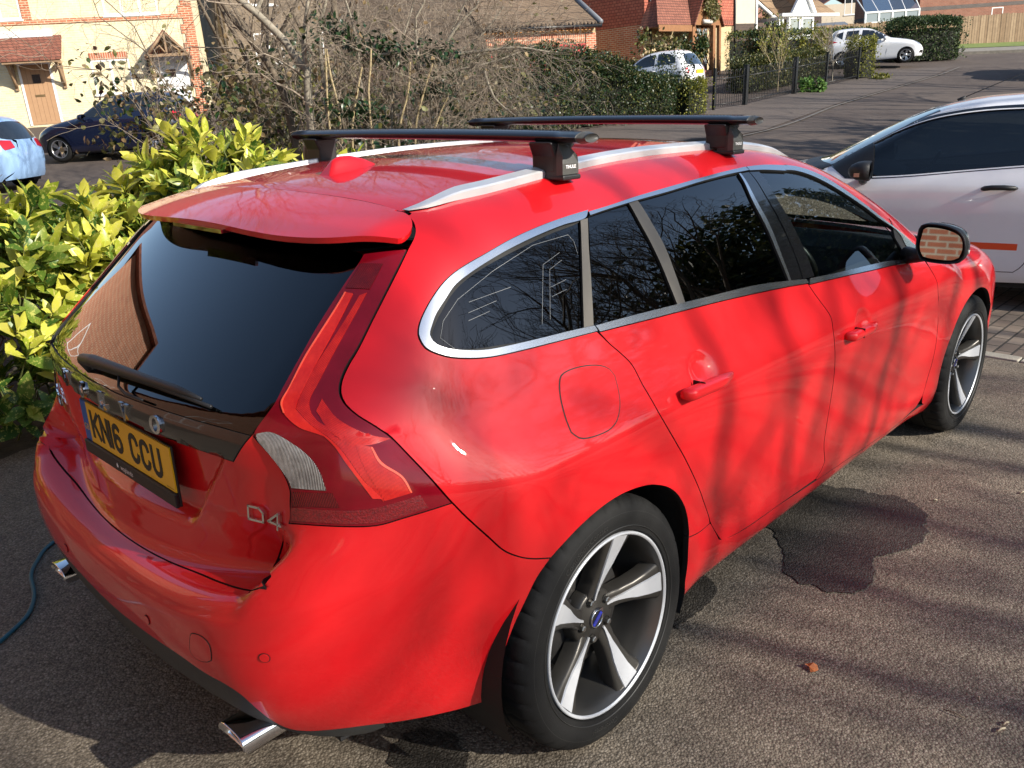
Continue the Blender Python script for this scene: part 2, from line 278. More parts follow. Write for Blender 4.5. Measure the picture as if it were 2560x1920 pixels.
PT['tl_clear']=[(-.703,-.565,.989),(-.688,-.592,.995),(-.676,-.624,.986),(-.664,-.653,.970),(-.655,-.679,.950),(-.650,-.695,.926),(-.648,-.708,.889),(-.669,-.682,.891),(-.688,-.648,.891),(-.688,-.641,.905),(-.692,-.621,.928),(-.700,-.595,.957),(-.706,-.571,.979)]
PT['gap_bump']=[(-.454,-.861,.835),(-.431,-.873,.797),(-.387,-.890,.738),(-.353,-.900,.695),(-.316,-.910,.667),(-.283,-.919,.651),(-.234,-.927,.634)]
PT['sp_side']=[(-.252,-.497,1.369),(-.248,-.525,1.366),(-.256,-.554,1.355),(-.273,-.579,1.338),(-.291,-.593,1.324),(-.315,-.602,1.306)]
PT['gate_r']=[(-.688,-.641,.905),(-.694,-.641,.864),(-.701,-.638,.817),(-.686,-.572,.731),(-.692,-.537,.672),(-.771,-.637,.700),(-.785,-.611,.687)]
PT['valtop_r']=[(-.856,-.414,.442),(-.848,-.473,.447),(-.837,-.520,.443),(-.820,-.551,.422),(-.797,-.566,.379),(-.778,-.575,.346),(-.758,-.584,.319),(-.737,-.596,.300),(-.713,-.620,.293),(-.688,-.645,.293),(-.657,-.670,.292),(-.609,-.703,.289)]
PT['rail_r']=[(-.243,-.518,1.369),(-.197,-.537,1.377),(-.116,-.541,1.386),(.001,-.544,1.394),(.357,-.521,1.419),(.577,-.507,1.428),(.812,-.503,1.430)]
PT['rail_rtop']=[(-.236,-.487,1.376),(-.174,-.493,1.389),(-.097,-.476,1.401),(.402,-.485,1.431),(.600,-.470,1.438)]
PT['tl_strip']=[(-.448,-.553,1.228),(-.443,-.570,1.226),(-.569,-.595,1.104),(-.623,-.607,1.050),(-.638,-.614,1.034),(-.636,-.655,1.012),(-.615,-.710,.976),(-.593,-.757,.906),(-.572,-.785,.866),(-.587,-.772,.868),(-.610,-.732,.936),(-.626,-.693,.988),(-.652,-.642,1.005),(-.656,-.596,1.026),(-.647,-.578,1.042),(-.626,-.576,1.062),(-.559,-.562,1.127)]
PT['tl_block']=[(-.588,-.734,.974),(-.564,-.756,.967),(-.559,-.771,.938),(-.533,-.800,.906),(-.523,-.817,.871),(-.569,-.787,.861),(-.587,-.754,.930)]
PT['tl_low']=[(-.694,-.648,.850),(-.603,-.762,.848),(-.510,-.826,.864),(-.500,-.837,.836),(-.594,-.774,.818),(-.698,-.649,.822)]
PT['tl_dark']=[(-.688,-.650,.883),(-.641,-.718,.884),(-.636,-.730,.854),(-.692,-.651,.853)]
PT['tl_top']=[(-.394,-.537,1.279),(-.370,-.585,1.280),(-.420,-.597,1.235),(-.443,-.545,1.235)]
PT['tl_band']=[(-.616,-.652,1.032),(-.597,-.648,1.052),(-.595,-.696,1.019),(-.563,-.744,.990),(-.530,-.772,.978),(-.563,-.755,.971),(-.595,-.730,.970),(-.616,-.695,.999)]
PT['wiper']=[(-.757,.122,1.015),(-.738,-.211,1.026),(-.727,-.324,1.024),(-.718,-.415,1.019)]
PT['wiper_rod']=[(-.759,-.094,1.014),(-.775,-.136,.993),(-.775,-.169,.989),(-.770,-.215,.992)]
PT['d4']=[(-.729,-.510,.811),(-.704,-.575,.780)]
PT['tow']=[(-.860,-.459,.554),(-.854,-.498,.560),(-.851,-.517,.547),(-.850,-.511,.506),(-.852,-.495,.495),(-.857,-.461,.485),(-.861,-.438,.494),(-.862,-.447,.534)]
PT['fin']=[(-.090,-.030,1.424),(-.084,-.097,1.424),(.061,-.088,1.438)]
PT['handle_r']=[(.298,-.903,.887),(.408,-.895,.878),(.489,-.904,.879),(.539,-.912,.868),(.498,-.918,.852),(.373,-.918,.854),(.286,-.915,.862)]
PT['handle_f']=[(1.295,-.925,.819),(1.445,-.912,.803),(1.546,-.927,.799),(1.560,-.928,.789),(1.479,-.928,.774),(1.408,-.928,.772),(1.309,-.927,.785)]
PT['arch_rear']=[(-.234,-.927,.634),(-.272,-.920,.599),(-.302,-.906,.539),(-.321,-.887,.477),(-.338,-.868,.399),(-.352,-.852,.320),(-.357,-.842,.280)]
PT['bump_bot']=[(-.357,-.842,.280),(-.433,-.800,.273),(-.545,-.736,.277),(-.606,-.703,.286)]
PT['tl_core']=[(-.439,-.585,1.224),(-.427,-.596,1.229),(-.520,-.611,1.140),(-.583,-.622,1.078),(-.616,-.631,1.045),(-.624,-.661,1.019),(-.607,-.703,.998),(-.588,-.734,.974),(-.584,-.756,.929),(-.568,-.787,.865),(-.571,-.786,.859),(-.593,-.757,.906),(-.615,-.710,.976),(-.636,-.655,1.012),(-.638,-.614,1.034),(-.623,-.607,1.050),(-.569,-.595,1.104)]
PT['tl_line']=[(-.449,-.549,1.228),(-.448,-.553,1.228),(-.560,-.563,1.125),(-.624,-.576,1.064),(-.646,-.581,1.042),(-.654,-.599,1.026),(-.656,-.596,1.025),(-.648,-.577,1.042),(-.626,-.573,1.063),(-.562,-.559,1.125)]
PT['tl_line2']=[(-.567,-.753,.967),(-.564,-.756,.967),(-.557,-.773,.937),(-.531,-.801,.906),(-.522,-.817,.872),(-.525,-.815,.871),(-.535,-.799,.904),(-.562,-.771,.935)]
PT['valbot_r']=[(-.656,-.669,.290),(-.678,-.623,.253),(-.616,-.431,.077),(-.627,-.365,.030),(-.635,-.325,.015),(-.645,-.296,.022),(-.655,-.278,.044),(-.787,-.494,.297),(-.818,-.457,.343),(-.826,-.398,.339),(-.829,-.322,.325)]
PT['glassbot']=[(-.747,.400,.988),(-.765,.287,.988),(-.774,.178,.990),(-.779,.088,.989),(-.781,-.046,.988),(-.777,-.144,.989),(-.770,-.230,.990),(-.758,-.330,.990),(-.746,-.403,.989),(-.732,-.470,.988),(-.711,-.552,.984)]
PT['garnbot']=[(-.739,.479,.949),(-.750,.423,.931),(-.729,.429,.882),(-.718,.393,.858),(-.722,.311,.859),(-.739,.109,.878),(-.742,-.031,.884),(-.740,-.118,.887),(-.732,-.257,.891),(-.724,-.330,.892),(-.734,-.499,.923)]
PT['gatebot']=[(-.782,.298,.617),(-.806,.148,.605),(-.810,.012,.602),(-.805,-.093,.605),(-.795,-.234,.611),(-.783,-.360,.624),(-.779,-.494,.647),(-.785,-.611,.687)]
PT['seam']=[(-.230,.463,1.380),(-.237,.233,1.396),(-.242,.049,1.400),(-.241,-.179,1.397),(-.243,-.249,1.393),(-.246,-.383,1.383),(-.248,-.497,1.370)]
PT['sp_edge']=[(-.458,.414,1.335),(-.482,.260,1.339),(-.497,-.061,1.342),(-.501,-.216,1.337),(-.481,-.415,1.329),(-.459,-.544,1.322),(-.397,-.609,1.312),(-.342,-.624,1.313)]
PT['valtop']=[(-.861,.238,.408),(-.868,-.052,.432),(-.868,-.259,.449),(-.863,-.372,.457),(-.848,-.493,.468)]
# ---------------------------------------------------------------- panels cut out of a body surface
def curve_pts(pts,step,closed=False,ang=38):
    """round off a traced outline: cubic between the corners, corners kept"""
    P=[np.array(p,float) for p in pts]; Q=[P[0]]
    for p in P[1:]:
        if np.linalg.norm(p-Q[-1])>1e-4: Q.append(p)
    if closed and np.linalg.norm(Q[0]-Q[-1])<1e-4: Q.pop()
    P=Q; n=len(P); corner=[False]*n
    for i in range(n):
        if not closed and i in (0,n-1): corner[i]=True; continue
        a=P[i]-P[i-1]; b=P[(i+1)%n]-P[i]; c=np.dot(a,b)/(np.linalg.norm(a)*np.linalg.norm(b)+1e-12)
        corner[i]=c<math.cos(rad(ang))
    out=[]; m=n if closed else n-1
    for i in range(m):
        p0,p1,p2,p3=P[i-1] if (closed or i) else P[i],P[i],P[(i+1)%n],P[(i+2)%n] if (closed or i+2<n) else P[(i+1)%n]
        d=np.linalg.norm(p2-p1)
        t1=(p2-p1) if corner[i] else (p2-p0)/(np.linalg.norm(p2-p1)+np.linalg.norm(p1-p0))*d
        t2=(p2-p1) if corner[(i+1)%n] else (p3-p1)/(np.linalg.norm(p3-p2)+np.linalg.norm(p2-p1))*d
        k=max(1,int(round(d/step)))
        for j in range(k):
            u=j/k; out.append((2*u**3-3*u*u+1)*p1+(u**3-2*u*u+u)*t1+(-2*u**3+3*u*u)*p2+(u**3-u*u)*t2)
    if not closed: out.append(P[-1])
    return np.array(out)
def area2(p): x,y=p[:,0],p[:,1]; return .5*np.sum(x*np.roll(y,-1)-y*np.roll(x,-1))
def inset2(p,d):
    if area2(p)<0: p=p[::-1]
    e=np.roll(p,-1,0)-p; e/=np.linalg.norm(e,axis=1)[:,None]+1e-12; nrm=np.c_[-e[:,1],e[:,0]]; b=nrm+np.roll(nrm,1,0)
    b/=np.maximum((b*b).sum(1)*.5,.5)[:,None]
    return p+b*d
def inside2(q,poly):
    x,y=q[:,0],q[:,1]; r=np.zeros(len(q),bool); n=len(poly)
    for i in range(n):
        x1,y1=poly[i]; x2,y2=poly[(i+1)%n]
        if y1==y2: continue
        c=((y1>y)!=(y2>y))&(x<(x2-x1)*(y-y1)/(y2-y1)+x1); r^=c
    return r
def dist2(q,poly):
    r=np.full(len(q),9.); n=len(poly)
    for i in range(n):
        a=poly[i]; b=poly[(i+1)%n]; ab=b-a; l=ab@ab+1e-12
        t=np.clip(((q-a)@ab)/l,0,1); r=np.minimum(r,np.hypot(*(q-a-t[:,None]*ab).T))
    return r
class SideDom:
    def __init__(s,tilt=12.): s.k=math.tan(rad(tilt))
    def to2(s,P): return np.c_[P[:,0],P[:,2]-np.abs(P[:,1])*s.k]
    def rays(s,q): n=len(q); d=np.array([0,1.,-s.k]); return np.c_[q[:,0],np.full(n,-1.6),q[:,1]+1.6*s.k],np.tile(d,(n,1)),.2,1.62
class TailDom:
    def __init__(s,tilt=35.,ax=.1): s.k=math.tan(rad(tilt)); s.ax=ax
    def to2(s,P): r=np.hypot(P[:,0]-s.ax,P[:,1]); return np.c_[np.arctan2(P[:,1],s.ax-P[:,0])*.85,P[:,2]-r*s.k]
    def rays(s,q):
        a=q[:,0]/.85; c,si=np.cos(a),np.sin(a); n=len(q); o=np.c_[s.ax-2*c,2*si,q[:,1]+2*s.k]; return o,np.c_[c,-si,np.full(n,-s.k)],.5,1.98
class NoseDom(TailDom):
    def __init__(s,tilt=20.,ax=2.7): s.k=math.tan(rad(tilt)); s.ax=ax
    def to2(s,P): r=np.hypot(P[:,0]-s.ax,P[:,1]); return np.c_[np.arctan2(P[:,1],P[:,0]-s.ax)*.85,P[:,2]-r*s.k]
    def rays(s,q):
        a=q[:,0]/.85; c,si=np.cos(a),np.sin(a); n=len(q); o=np.c_[s.ax+2*c,2*si,q[:,1]+2*s.k]; return o,np.c_[-c,-si,np.full(n,-s.k)],.5,1.98
class TopDom:
    def to2(s,P): return P[:,:2].copy()
    def rays(s,q): n=len(q); return np.c_[q,np.full(n,2.2)],np.tile(np.array([0,0,-1.]),(n,1)),.4,2.1
SIDE=SideDom(); SIDE0=SideDom(2.); TAIL=TailDom(); TOP=TopDom(); NOSE=NoseDom()
class Body:
    """a closed body surface given by an implicit function"""
    def __init__(s,F): s.F=F
    def cast(s,o,d,t0,t1,n=70,**k):
        N_=len(o); ts=np.linspace(t0,t1,n); lo=np.full(N_,np.nan); hi=np.full(N_,np.nan); prev=s.F(o+t0*d,**k)
        for a,b in zip(ts[:-1],ts[1:]):
            cur=s.F(o+b*d,**k); m=np.isnan(lo)&(cur<=0)&(prev>0); lo[m]=a; hi[m]=b; prev=cur
        bad=np.isnan(lo); lo[bad]=t0; hi[bad]=t0
        for _ in range(22):
            mid=(lo+hi)/2; v=s.F(o+mid[:,None]*d,**k)>0; lo=np.where(v,mid,lo); hi=np.where(v,hi,mid)
        P=o+hi[:,None]*d
        if bad.any() and not bad.all():
            g=np.where(~bad)[0]
            for i in np.where(bad)[0]: P[i]=P[g[np.argmin(((o[g]-o[i])**2).sum(1))]]
        return P
    def normal(s,P,e=1.5e-3,**k):
        g=np.stack([s.F(P+np.eye(3)[i]*e,**k)-s.F(P-np.eye(3)[i]*e,**k) for i in range(3)],-1)
        return g/(np.linalg.norm(g,axis=-1)[...,None]+1e-12)
    def on_side(s,x,z,**k): return tuple(s.cast(np.array([[x,-1.6,z]]),np.array([[0,1.,0]]),.2,1.6,200,**k)[0])
    def on_top(s,x,y,**k): return tuple(s.cast(np.array([[x,y,2.2]]),np.array([[0,0,-1.]]),.4,2.1,200,**k)[0])
V60=Body(F)
def _link(name,v,tris,quads,vn,mats,parent,flip,fl_mi):
    if flip:
        v=v*np.array([1,-1,1]); vn=vn*np.array([1,-1,1]); tris=[t[::-1] for t in tris]; quads=[q[::-1] for q in quads]
    me=bpy.data.meshes.new(name); me.from_pydata(v.tolist(),[],[list(map(int,f)) for f in list(tris)+list(quads)])
    for m in mats: me.materials.append(m)
    me.polygons.foreach_set('use_smooth',np.ones(len(me.polygons),dtype=bool))
    mi=np.zeros(len(me.polygons),dtype=np.int32); mi[len(tris):]=fl_mi; me.polygons.foreach_set('material_index',mi); me.update()
    ln=np.zeros((len(me.loops),3)); k=0
    for p in me.polygons:
        for li in p.loop_indices:
            vi=me.loops[li].vertex_index
            ln[li]=vn[vi] if p.index<len(tris) else tuple(p.normal)
    me.normals_split_custom_set(ln.tolist())
    o=bpy.data.objects.new(name,me); COL.objects.link(o); o.parent=parent; return o
def panel(name,pts3,dom,mats,parent,inset=.0018,off=0.,holes=(),grid=.022,step=.011,flange=.018,body=V60,both=True,fl_mi=None,ang=38,hole_inset=None,fwd=None,rawpts=False,parents=None,**k):
    """cut the outline out of the body surface, lift it by off, turn its rim inwards"""
    mats=mats if isinstance(mats,(list,tuple)) else [mats]
    q=dom.to2(np.array(pts3,float)); q=curve_pts(q,step,True,ang) if not rawpts else q
    if area2(q)<0: q=q[::-1]
    q=inset2(q,inset); loops=[q]
    for h in holes:
        hq=curve_pts(dom.to2(np.array(h,float)),step,True,ang)
        if area2(hq)<0: hq=hq[::-1]
        loops.append(inset2(hq,-(hole_inset if hole_inset is not None else inset))[::-1])
    lo=q.min(0); hi=q.max(0); gx=np.arange(lo[0],hi[0],grid); gy=np.arange(lo[1],hi[1],grid*.87)
    g=np.array([(x+(grid*.5 if j%2 else 0),y) for j,y in enumerate(gy) for x in gx])
    m=inside2(g,q); g=g[m]
    if len(g): g=g[dist2(g,q)>grid*.5]
    for h in loops[1:]:
        if len(g): g=g[~inside2(g,h)]
        if len(g): g=g[dist2(g,h)>grid*.5]
    V=[];E=[];B=[]
    for lp in loops:
        n0=len(V); V+=lp.tolist(); n=len(lp); E+=[(n0+i,n0+(i+1)%n) for i in range(n)]; B.append((n0,n))
    nb=len(V); V+=g.tolist()
    v2,e2,f2,ov,_,_=delaunay_2d_cdt([Vector(p) for p in V],E,[],0,1e-7)
    v2=np.array([tuple(p) for p in v2]); tris=np.array([tuple(f) for f in f2])
    c=v2[tris].mean(1); ok=inside2(c,q)
    for h in loops[1:]: ok&=~inside2(c,h)
    tris=tris[ok]
    a=v2[tris]; ar=(a[:,1,0]-a[:,0,0])*(a[:,2,1]-a[:,0,1])-(a[:,1,1]-a[:,0,1])*(a[:,2,0]-a[:,0,0])
    tris=tris[np.abs(ar)>1e-10]; ar=ar[np.abs(ar)>1e-10]
    tris=np.where((ar<0)[:,None],tris[:,::-1],tris)
    o,d,t0,t1=dom.rays(v2); P=body.cast(o,d,t0,t1,**k); 
    mp0={}
    for i_,src in enumerate(ov):
        for sx in src: mp0[sx]=i_
    for (n0,n) in B:                                   # a ray that slipped past the edge: put the point back between its neighbours
        idx=[mp0[n0+i] for i in range(n)]
        for r_ in range(3):
            for j in range(n):
                a_,b_,c_=P[idx[j-1]],P[idx[j]],P[idx[(j+1)%n]]
                if np.linalg.norm(b_-(a_+c_)/2)>max(.012,1.2*step): P[idx[j]]=(P[idx[j-2]]+P[idx[(j+2)%n]])/2 if r_==0 else (a_+c_)/2
    nrm=body.normal(P,**k); P=P+nrm*off
    # orientation: triangle normals along surface normals
    a=P[tris]; fn=np.cross(a[:,1]-a[:,0],a[:,2]-a[:,0])
    if (fn*nrm[tris[:,0]]).sum()<0: tris=tris[:,::-1]
    quads=[]; VV=P; NN=nrm
    if flange:
        mp={}
        for i,src in enumerate(ov):
            for sidx in src: mp[sidx]=i
        newP=[];base=len(P); sgn=1
        for (n0,n) in B:
            idx=[mp[n0+i] for i in range(n)]; k0=base+len(newP); fn_=np.array([nrm[i] for i in idx]); fn_=sum(np.roll(fn_,j,0) for j in range(-4,5)); fn_/=np.linalg.norm(fn_,axis=1)[:,None]+1e-9; newP+= [P[i] for i in idx]+[P[i]-fn_[j]*flange for j,i in enumerate(idx)]
            qs=[(k0+i,k0+n+i,k0+n+(i+1)%n,k0+(i+1)%n) for i in range(n)]
            quads+=qs
        VV=np.vstack([P,np.array(newP)]); NN=np.vstack([nrm,np.zeros((len(newP),3))])
        # rim faces look away from the panel
        aP=VV; q0=quads[0]; e=aP[q0[3]]-aP[q0[0]]; fnm=np.cross(aP[q0[1]]-aP[q0[0]],aP[q0[3]]-aP[q0[0]])
        cen=P[tris].mean((0,1)); i0=int(np.argmin(np.linalg.norm(aP[[qq[0] for qq in quads[:B[0][1]]]]-cen,axis=1)))
        # compare with the outward side in the flat domain: outer loop runs anticlockwise
        a2=v2[mp[0]]; b2=v2[mp[1]]; out=np.array([b2[1]-a2[1],-(b2[0]-a2[0])]); test=(a2+b2)/2+out/np.linalg.norm(out)*1e-3
        oo,dd,tt0,tt1=dom.rays(test[None]); Pt=body.cast(oo,dd,tt0,tt1,**k)[0]
        if fnm@(Pt-(VV[q0[0]]+VV[q0[3]])/2)<0: quads=[qq[::-1] for qq in quads]
    if fl_mi is None: fl_mi=len(mats)-1
    tl=[tuple(t) for t in tris]
    par=parents if parents else (parent,parent)
    r=_link(name,VV,tl,quads,NN,mats,par[0],False,fl_mi)
    if not both: return r
    return r,_link(name,VV,tl,quads,NN,mats,par[1],True,fl_mi)
def half_to_full(pts):
    """outline given for the right half from the middle line outwards and back -> whole symmetric outline"""
    p=[tuple(q) for q in pts]; m=[(x,-y,z) for x,y,z in reversed(p)]
    return p+[q for q in m if abs(q[1])>1e-6]
def along(pts,n):
    return [tuple(q) for q in curve_pts(np.array(pts),1e9)] if n==0 else None
# ================================================================ the red estate car
RED=mat('red_paint',(.60,.0075,.0115),.45,0,.2,1.,.012)
m=RED
_f=noise(m,900,2,.5); bsdf(m).inputs['Coat IOR'].default_value=1.48
b_=N(m,'ShaderNodeBump'); b_.inputs['Strength'].default_value=.012; b_.inputs['Distance'].default_value=.002
L(m,noise(m,260,2,.5),b_.inputs['Height']); L(m,b_.outputs[0],bsdf(m).inputs['Coat Normal'])
SEAL_SHADE=mat('black_seal_and_gap_shade',(.006,.006,.006),.7)  # black for rubber parts, and painted shade in the panel gaps
ALU=mat('satin_aluminium',(.80,.80,.80),.22,1.)
CHROME=mat('chrome',(.72,.72,.73),.08,1.)
GBLK=mat('gloss_black',(.006,.006,.007),.2,0,.5,.8,.03)
TRIMG=mat('brown_grey_trim',(.105,.095,.080),.42)
DKGREY=noisy('dark_grey_plastic',(.030,.032,.033),(.042,.044,.045),40,.55,.15,900)
PLASTIC=noisy('black_plastic',(.009,.009,.010),(.014,.014,.015),30,.5,.1,800)
RUBBER=noisy('tyre_rubber',(.007,.007,.007),(.013,.0128,.0125),9,.72,.15,400,spec=.25)
PRIV=glass('privacy_glass',(.014,.017,.020)); CLEAR=glass('clear_glass',(.62,.70,.68)); REARG=glass('rear_privacy_glass',(.010,.012,.015))
INTER=noisy('cabin_black',(.010,.010,.011),(.016,.016,.017),30,.75)
SEATM=noisy('seat_leather',(.014,.014,.015),(.022,.022,.023),20,.5)
WHITE=mat('white_print',(.8,.8,.8),.5)
car=empty('estate_car'); tag(car,'glossy red estate car with roof bars parked in the middle of the driveway','car')
os_=lambda x,z:V60.on_side(x,z); ot_=lambda x,y:V60.on_top(x,y)
def tl_(y,z): return tuple(V60.cast(np.array([[-1.6,y,z]]),np.array([[1.,0,0]]),.3,1.6,200)[0])
g=PT
def rev(a): return list(a)[::-1]
P_RED=[RED,SEAL_SHADE]  # rims would be red; coloured near-black to put shade into the shut gaps
rail=[(-.235,-.512,1.372)]+g['rail_r'][1:]+[ot_(1.2,-.508),ot_(1.62,-.522)]
screen_side=[ot_(1.62,-.522),ot_(1.85,-.575),ot_(2.1,-.632),ot_(2.36,-.70)]
# body side: rear wing, roof pillars and the roof edge in one pressing
side_poly=g['sp_side'][:-1]+g['tl_out'][2:17]+g['gap_bump'][1:]+g['arch_r'][1:13]+g['sillgap']+rev(g['gap_q_rd'][1:12])+rev(g['dchrome_out'])+g['rd_chrome_top'][:7]+g['fd_chrome_top'][:14]+[os_(2.215,.965)]+rev(screen_side)[:-1]+rev(rail)
bs=panel('body_side',side_poly,SIDE,P_RED,car,inset=.0016,grid=.016)
# fuel flap let into the right side: a raised lid with a dark gap round it
flap=curve_pts(SIDE.to2(np.array(g['flap'])),.01,True)
panel('flap_gap',g['flap'],SIDE,SEAL_SHADE,bs[0],inset=-.0028,off=.0006,both=False,flange=0)
panel('fuel_flap',g['flap'],SIDE,P_RED,bs[0],inset=.0004,off=.0014,both=False,flange=.001)
# doors
rd_top=rev(g['rd_chrome_bot'][7:]); 
rd_poly=rd_top+g['gap_doors'][2:]+rev(g['sillline'][:4])[0:0]+[p for p in rev(g['sillline']) if p[0]<1.22]+rev(g['gap_q_rd'][2:15])
rdoor=panel('rear_door',rd_poly,SIDE,P_RED,car,inset=.002,grid=.015)
fd_bot=[p for p in g['sillline'] if 1.24<p[0]<2.17]
A=g['fd_chrome_bot']; fd_top=[A[10],A[9],A[8],A[7],A[6]]
fd_poly=fd_top+[os_(2.19,.938)]+g['gap_fw']+rev(fd_bot)+rev(g['gap_doors'][2:])
fd_poly=fd_top+[os_(2.185,.935)]+g['gap_fw'][1:-1]+rev(fd_bot)+rev(g['gap_doors'][2:])
fdoor=panel('front_door',fd_poly,SIDE,P_RED,car,inset=.002,grid=.015)
# sill
sb=[p for p in g['sillbot']]
sill_poly=g['sillgap']+g['gap_q_rd'][12:15]+[p for p in g['sillline'][1:]]+[os_(2.405,.235),os_(2.40,.195)]+[os_(1.6,.185),os_(.9,.19),os_(.40,.2)]+[os_(.352,.285)]+[g['arch_r'][14]]
panel('sill',sill_poly,SIDE0,P_RED,car,inset=.0014,grid=.018)
# front wing
archf=[os_(2.776+.372*math.cos(rad(a)),.33+.372*math.sin(rad(a))) for a in (40,55,70,90,110,130,150,170,185,196)]
bon_side=[(2.40,-.735),(2.7,-.772),(3.0,-.752),(3.28,-.70),(3.42,-.655)]
wing_poly=g['gap_fw'][:-2]+[os_(2.30,.262)]+rev(archf)+[os_(3.18,.60),os_(3.30,.68)]+rev([ot_(*q) for q in bon_side[:4]])+[os_(2.22,.955)]
panel('front_wing',wing_poly,SIDE,P_RED,car,inset=.0016,grid=.017)
# bonnet, windscreen, roof
bon=[ot_(2.66,0),ot_(2.62,-.3),ot_(2.50,-.62)]+[ot_(*q) for q in bon_side]+[ot_(3.56,-.45),ot_(3.625,-.2),ot_(3.64,0)]
panel('bonnet',half_to_full(bon),TOP,P_RED,car,grid=.03,both=False)
scr=[ot_(1.70,0),ot_(1.69,-.25)]+screen_side+[ot_(2.52,-.45),ot_(2.60,-.2),ot_(2.62,0)]
panel('windscreen',half_to_full(scr),TOP,[CLEAR,SEAL_SHADE],car,off=-.004,grid=.03,both=False,flange=.01)
seam=[tl_(0,1.4)]; seam=[ot_(-.252,0),ot_(-.250,-.15),ot_(-.244,-.30),ot_(-.242,-.42),(-.246,-.495,1.372)]
roof_poly=seam+rail[0:]+[ot_(1.685,-.25),ot_(1.695,0)]
roof=panel('roof',half_to_full(roof_poly),TOP,P_RED,car,grid=.028,both=False,inset=.004)
panel('headliner',half_to_full(roof_poly),TOP,mat('headliner',(.30,.29,.27),.9),car,grid=.06,off=-.04,both=False,flange=0)
# spoiler
spe=[(-.487-.089*y*y+1.409*y**4,-y,1.338-.093*y*y) for y in (.12,.25,.36,.46,.54,.60)]

spo=seam+g['sp_side']+rev(spe)+[(-.487,0,1.338)]
tailgate=empty('tailgate',parent=car)
panel('spoiler',half_to_full(spo),TOP,[RED,RED],tailgate,rear=False,grid=.02,both=False,flange=.014,inset=.0042,ang=60)
panel('spoiler_underside',half_to_full(spo),TOP,GBLK,tailgate,rear=False,grid=.03,both=False,flange=0,inset=.004,off=-.0135,ang=60)
# high brake light in the spoiler edge
MBs=MB(); MBs.box((-.4935,-.125,1.3245),(-.470,.125,1.3335)); MBs.build('brake_light',mat('dark_red_lens',(.10,.003,.006),.2,0,.5,1.,.03),tailgate)
# rear lamps
def ridged(name,col,axis,scale,col2,bstr=.25):
    m=mat(name,col,.25,0,.4,.35,.03); t=N(m,'ShaderNodeTexCoord'); w=N(m,'ShaderNodeTexWave'); w.bands_direction=axis; w.inputs['Scale'].default_value=scale; w.inputs['Distortion'].default_value=.6; w.inputs['Detail Scale'].default_value=3.
    L(m,t.outputs['Object'],w.inputs[0]); n=noise(m,26,3,.7); f=N(m,'ShaderNodeMath',operation='MULTIPLY'); L(m,w.outputs['Fac'],f.inputs[0]); L(m,n,f.inputs[1])
    L(m,ramp(m,f.outputs[0],[(.10,col),(.62,col2)]),bsdf(m).inputs['Base Color']); bump(m,w.outputs['Fac'],bstr,.003); return m
L_STRIP=ridged('lamp_light_guide',(.50,.004,.007),'Z',190,(.95,.05,.025))
L_LINE=mat('lamp_bright_edge',(.92,.10,.045),.3,0,.6,1.,.03)
L_BLOCK=ridged('lamp_prism_red',(.30,.002,.006),'X',170,(.85,.03,.016))
L_REFL=noisy('lamp_reflector',(.085,.001,.004),(.26,.003,.007),210,.25,.3,260,coat=1.)
L_DARK=ridged('lamp_dark_red',(.05,.001,.003),'X',150,(.22,.004,.007))
L_CLEAR=ridged('lamp_clear_lens',(.10,.095,.09),'Y',120,(.72,.70,.66),.4); bsdf(L_CLEAR).inputs['Metallic'].default_value=.4
lampbase=noisy('lamp_rim_red',(.15,.002,.007),(.20,.003,.011),14,.12,0,spec=.3,coat=.45,coat_r=.02)
tlamp=panel('tail_light',g['tl_out'],TAIL,[lampbase,SEAL_SHADE],car,inset=.002,off=.0025,grid=.013)
for nm,pt,mm,of in (('light_guide','tl_strip',L_STRIP,.0042),('prism_block','tl_block',L_BLOCK,.0042),('reflector','tl_low',L_REFL,.0040),('fog_lens','tl_dark',L_DARK,.0042),('upper_lens','tl_top',L_DARK,.0042),('prism_band','tl_band',L_BLOCK,.0040),('reversing_lens','tl_clear',L_CLEAR,.0046),('inner_lens','tl_core',L_BLOCK,.0036),('bright_line','tl_line',L_LINE,.0052),('bright_line','tl_line2',L_LINE,.0052)):
    panel(nm,g[pt],TAIL,mm,None,parents=tlamp,inset=.0003,off=of,grid=.011,step=.006,flange=.0012)
# tailgate
GR_=(-.738,-.508,.927); GT_=(-.711,-.552,.984)
glb=[p for p in g['glassbot'] if p[1]<-.02]; glb=[tl_(0,.990)]+sorted(glb,key=lambda p:-p[1])[:-1]+[GT_]
gnb=[tl_(0,.928),tl_(-.2,.928),tl_(-.4,.928),GR_]
gtb=[tl_(0,.604)]+[p for p in g['gatebot'][:-2] if p[1]<-.02]+[(-.78,-.46,.640),(-.785,-.56,.668)]
lower=gnb+[GT_]+g['tl_out'][27:20:-1]+g['gate_r'][3:]+rev(gtb)
panel('lower_panel',half_to_full(lower),TAIL,P_RED,tailgate,inset=.002,grid=.012,both=False)
panel('garnish',half_to_full(glb+rev(gnb)),TAIL,[GBLK,SEAL_SHADE],tailgate,inset=.0008,off=.002,grid=.014,both=False,flange=.012)
rg=glb+g['tl_out'][28:35]+[g['tl_out'][0],(-.40,-.50,1.325),(-.445,-.25,1.335),(-.455,0,1.338)]
rgl=panel('rear_window',half_to_full(rg),TAIL,[REARG,SEAL_SHADE],tailgate,inset=.0015,off=-.002,grid=.025,both=False,flange=.01)
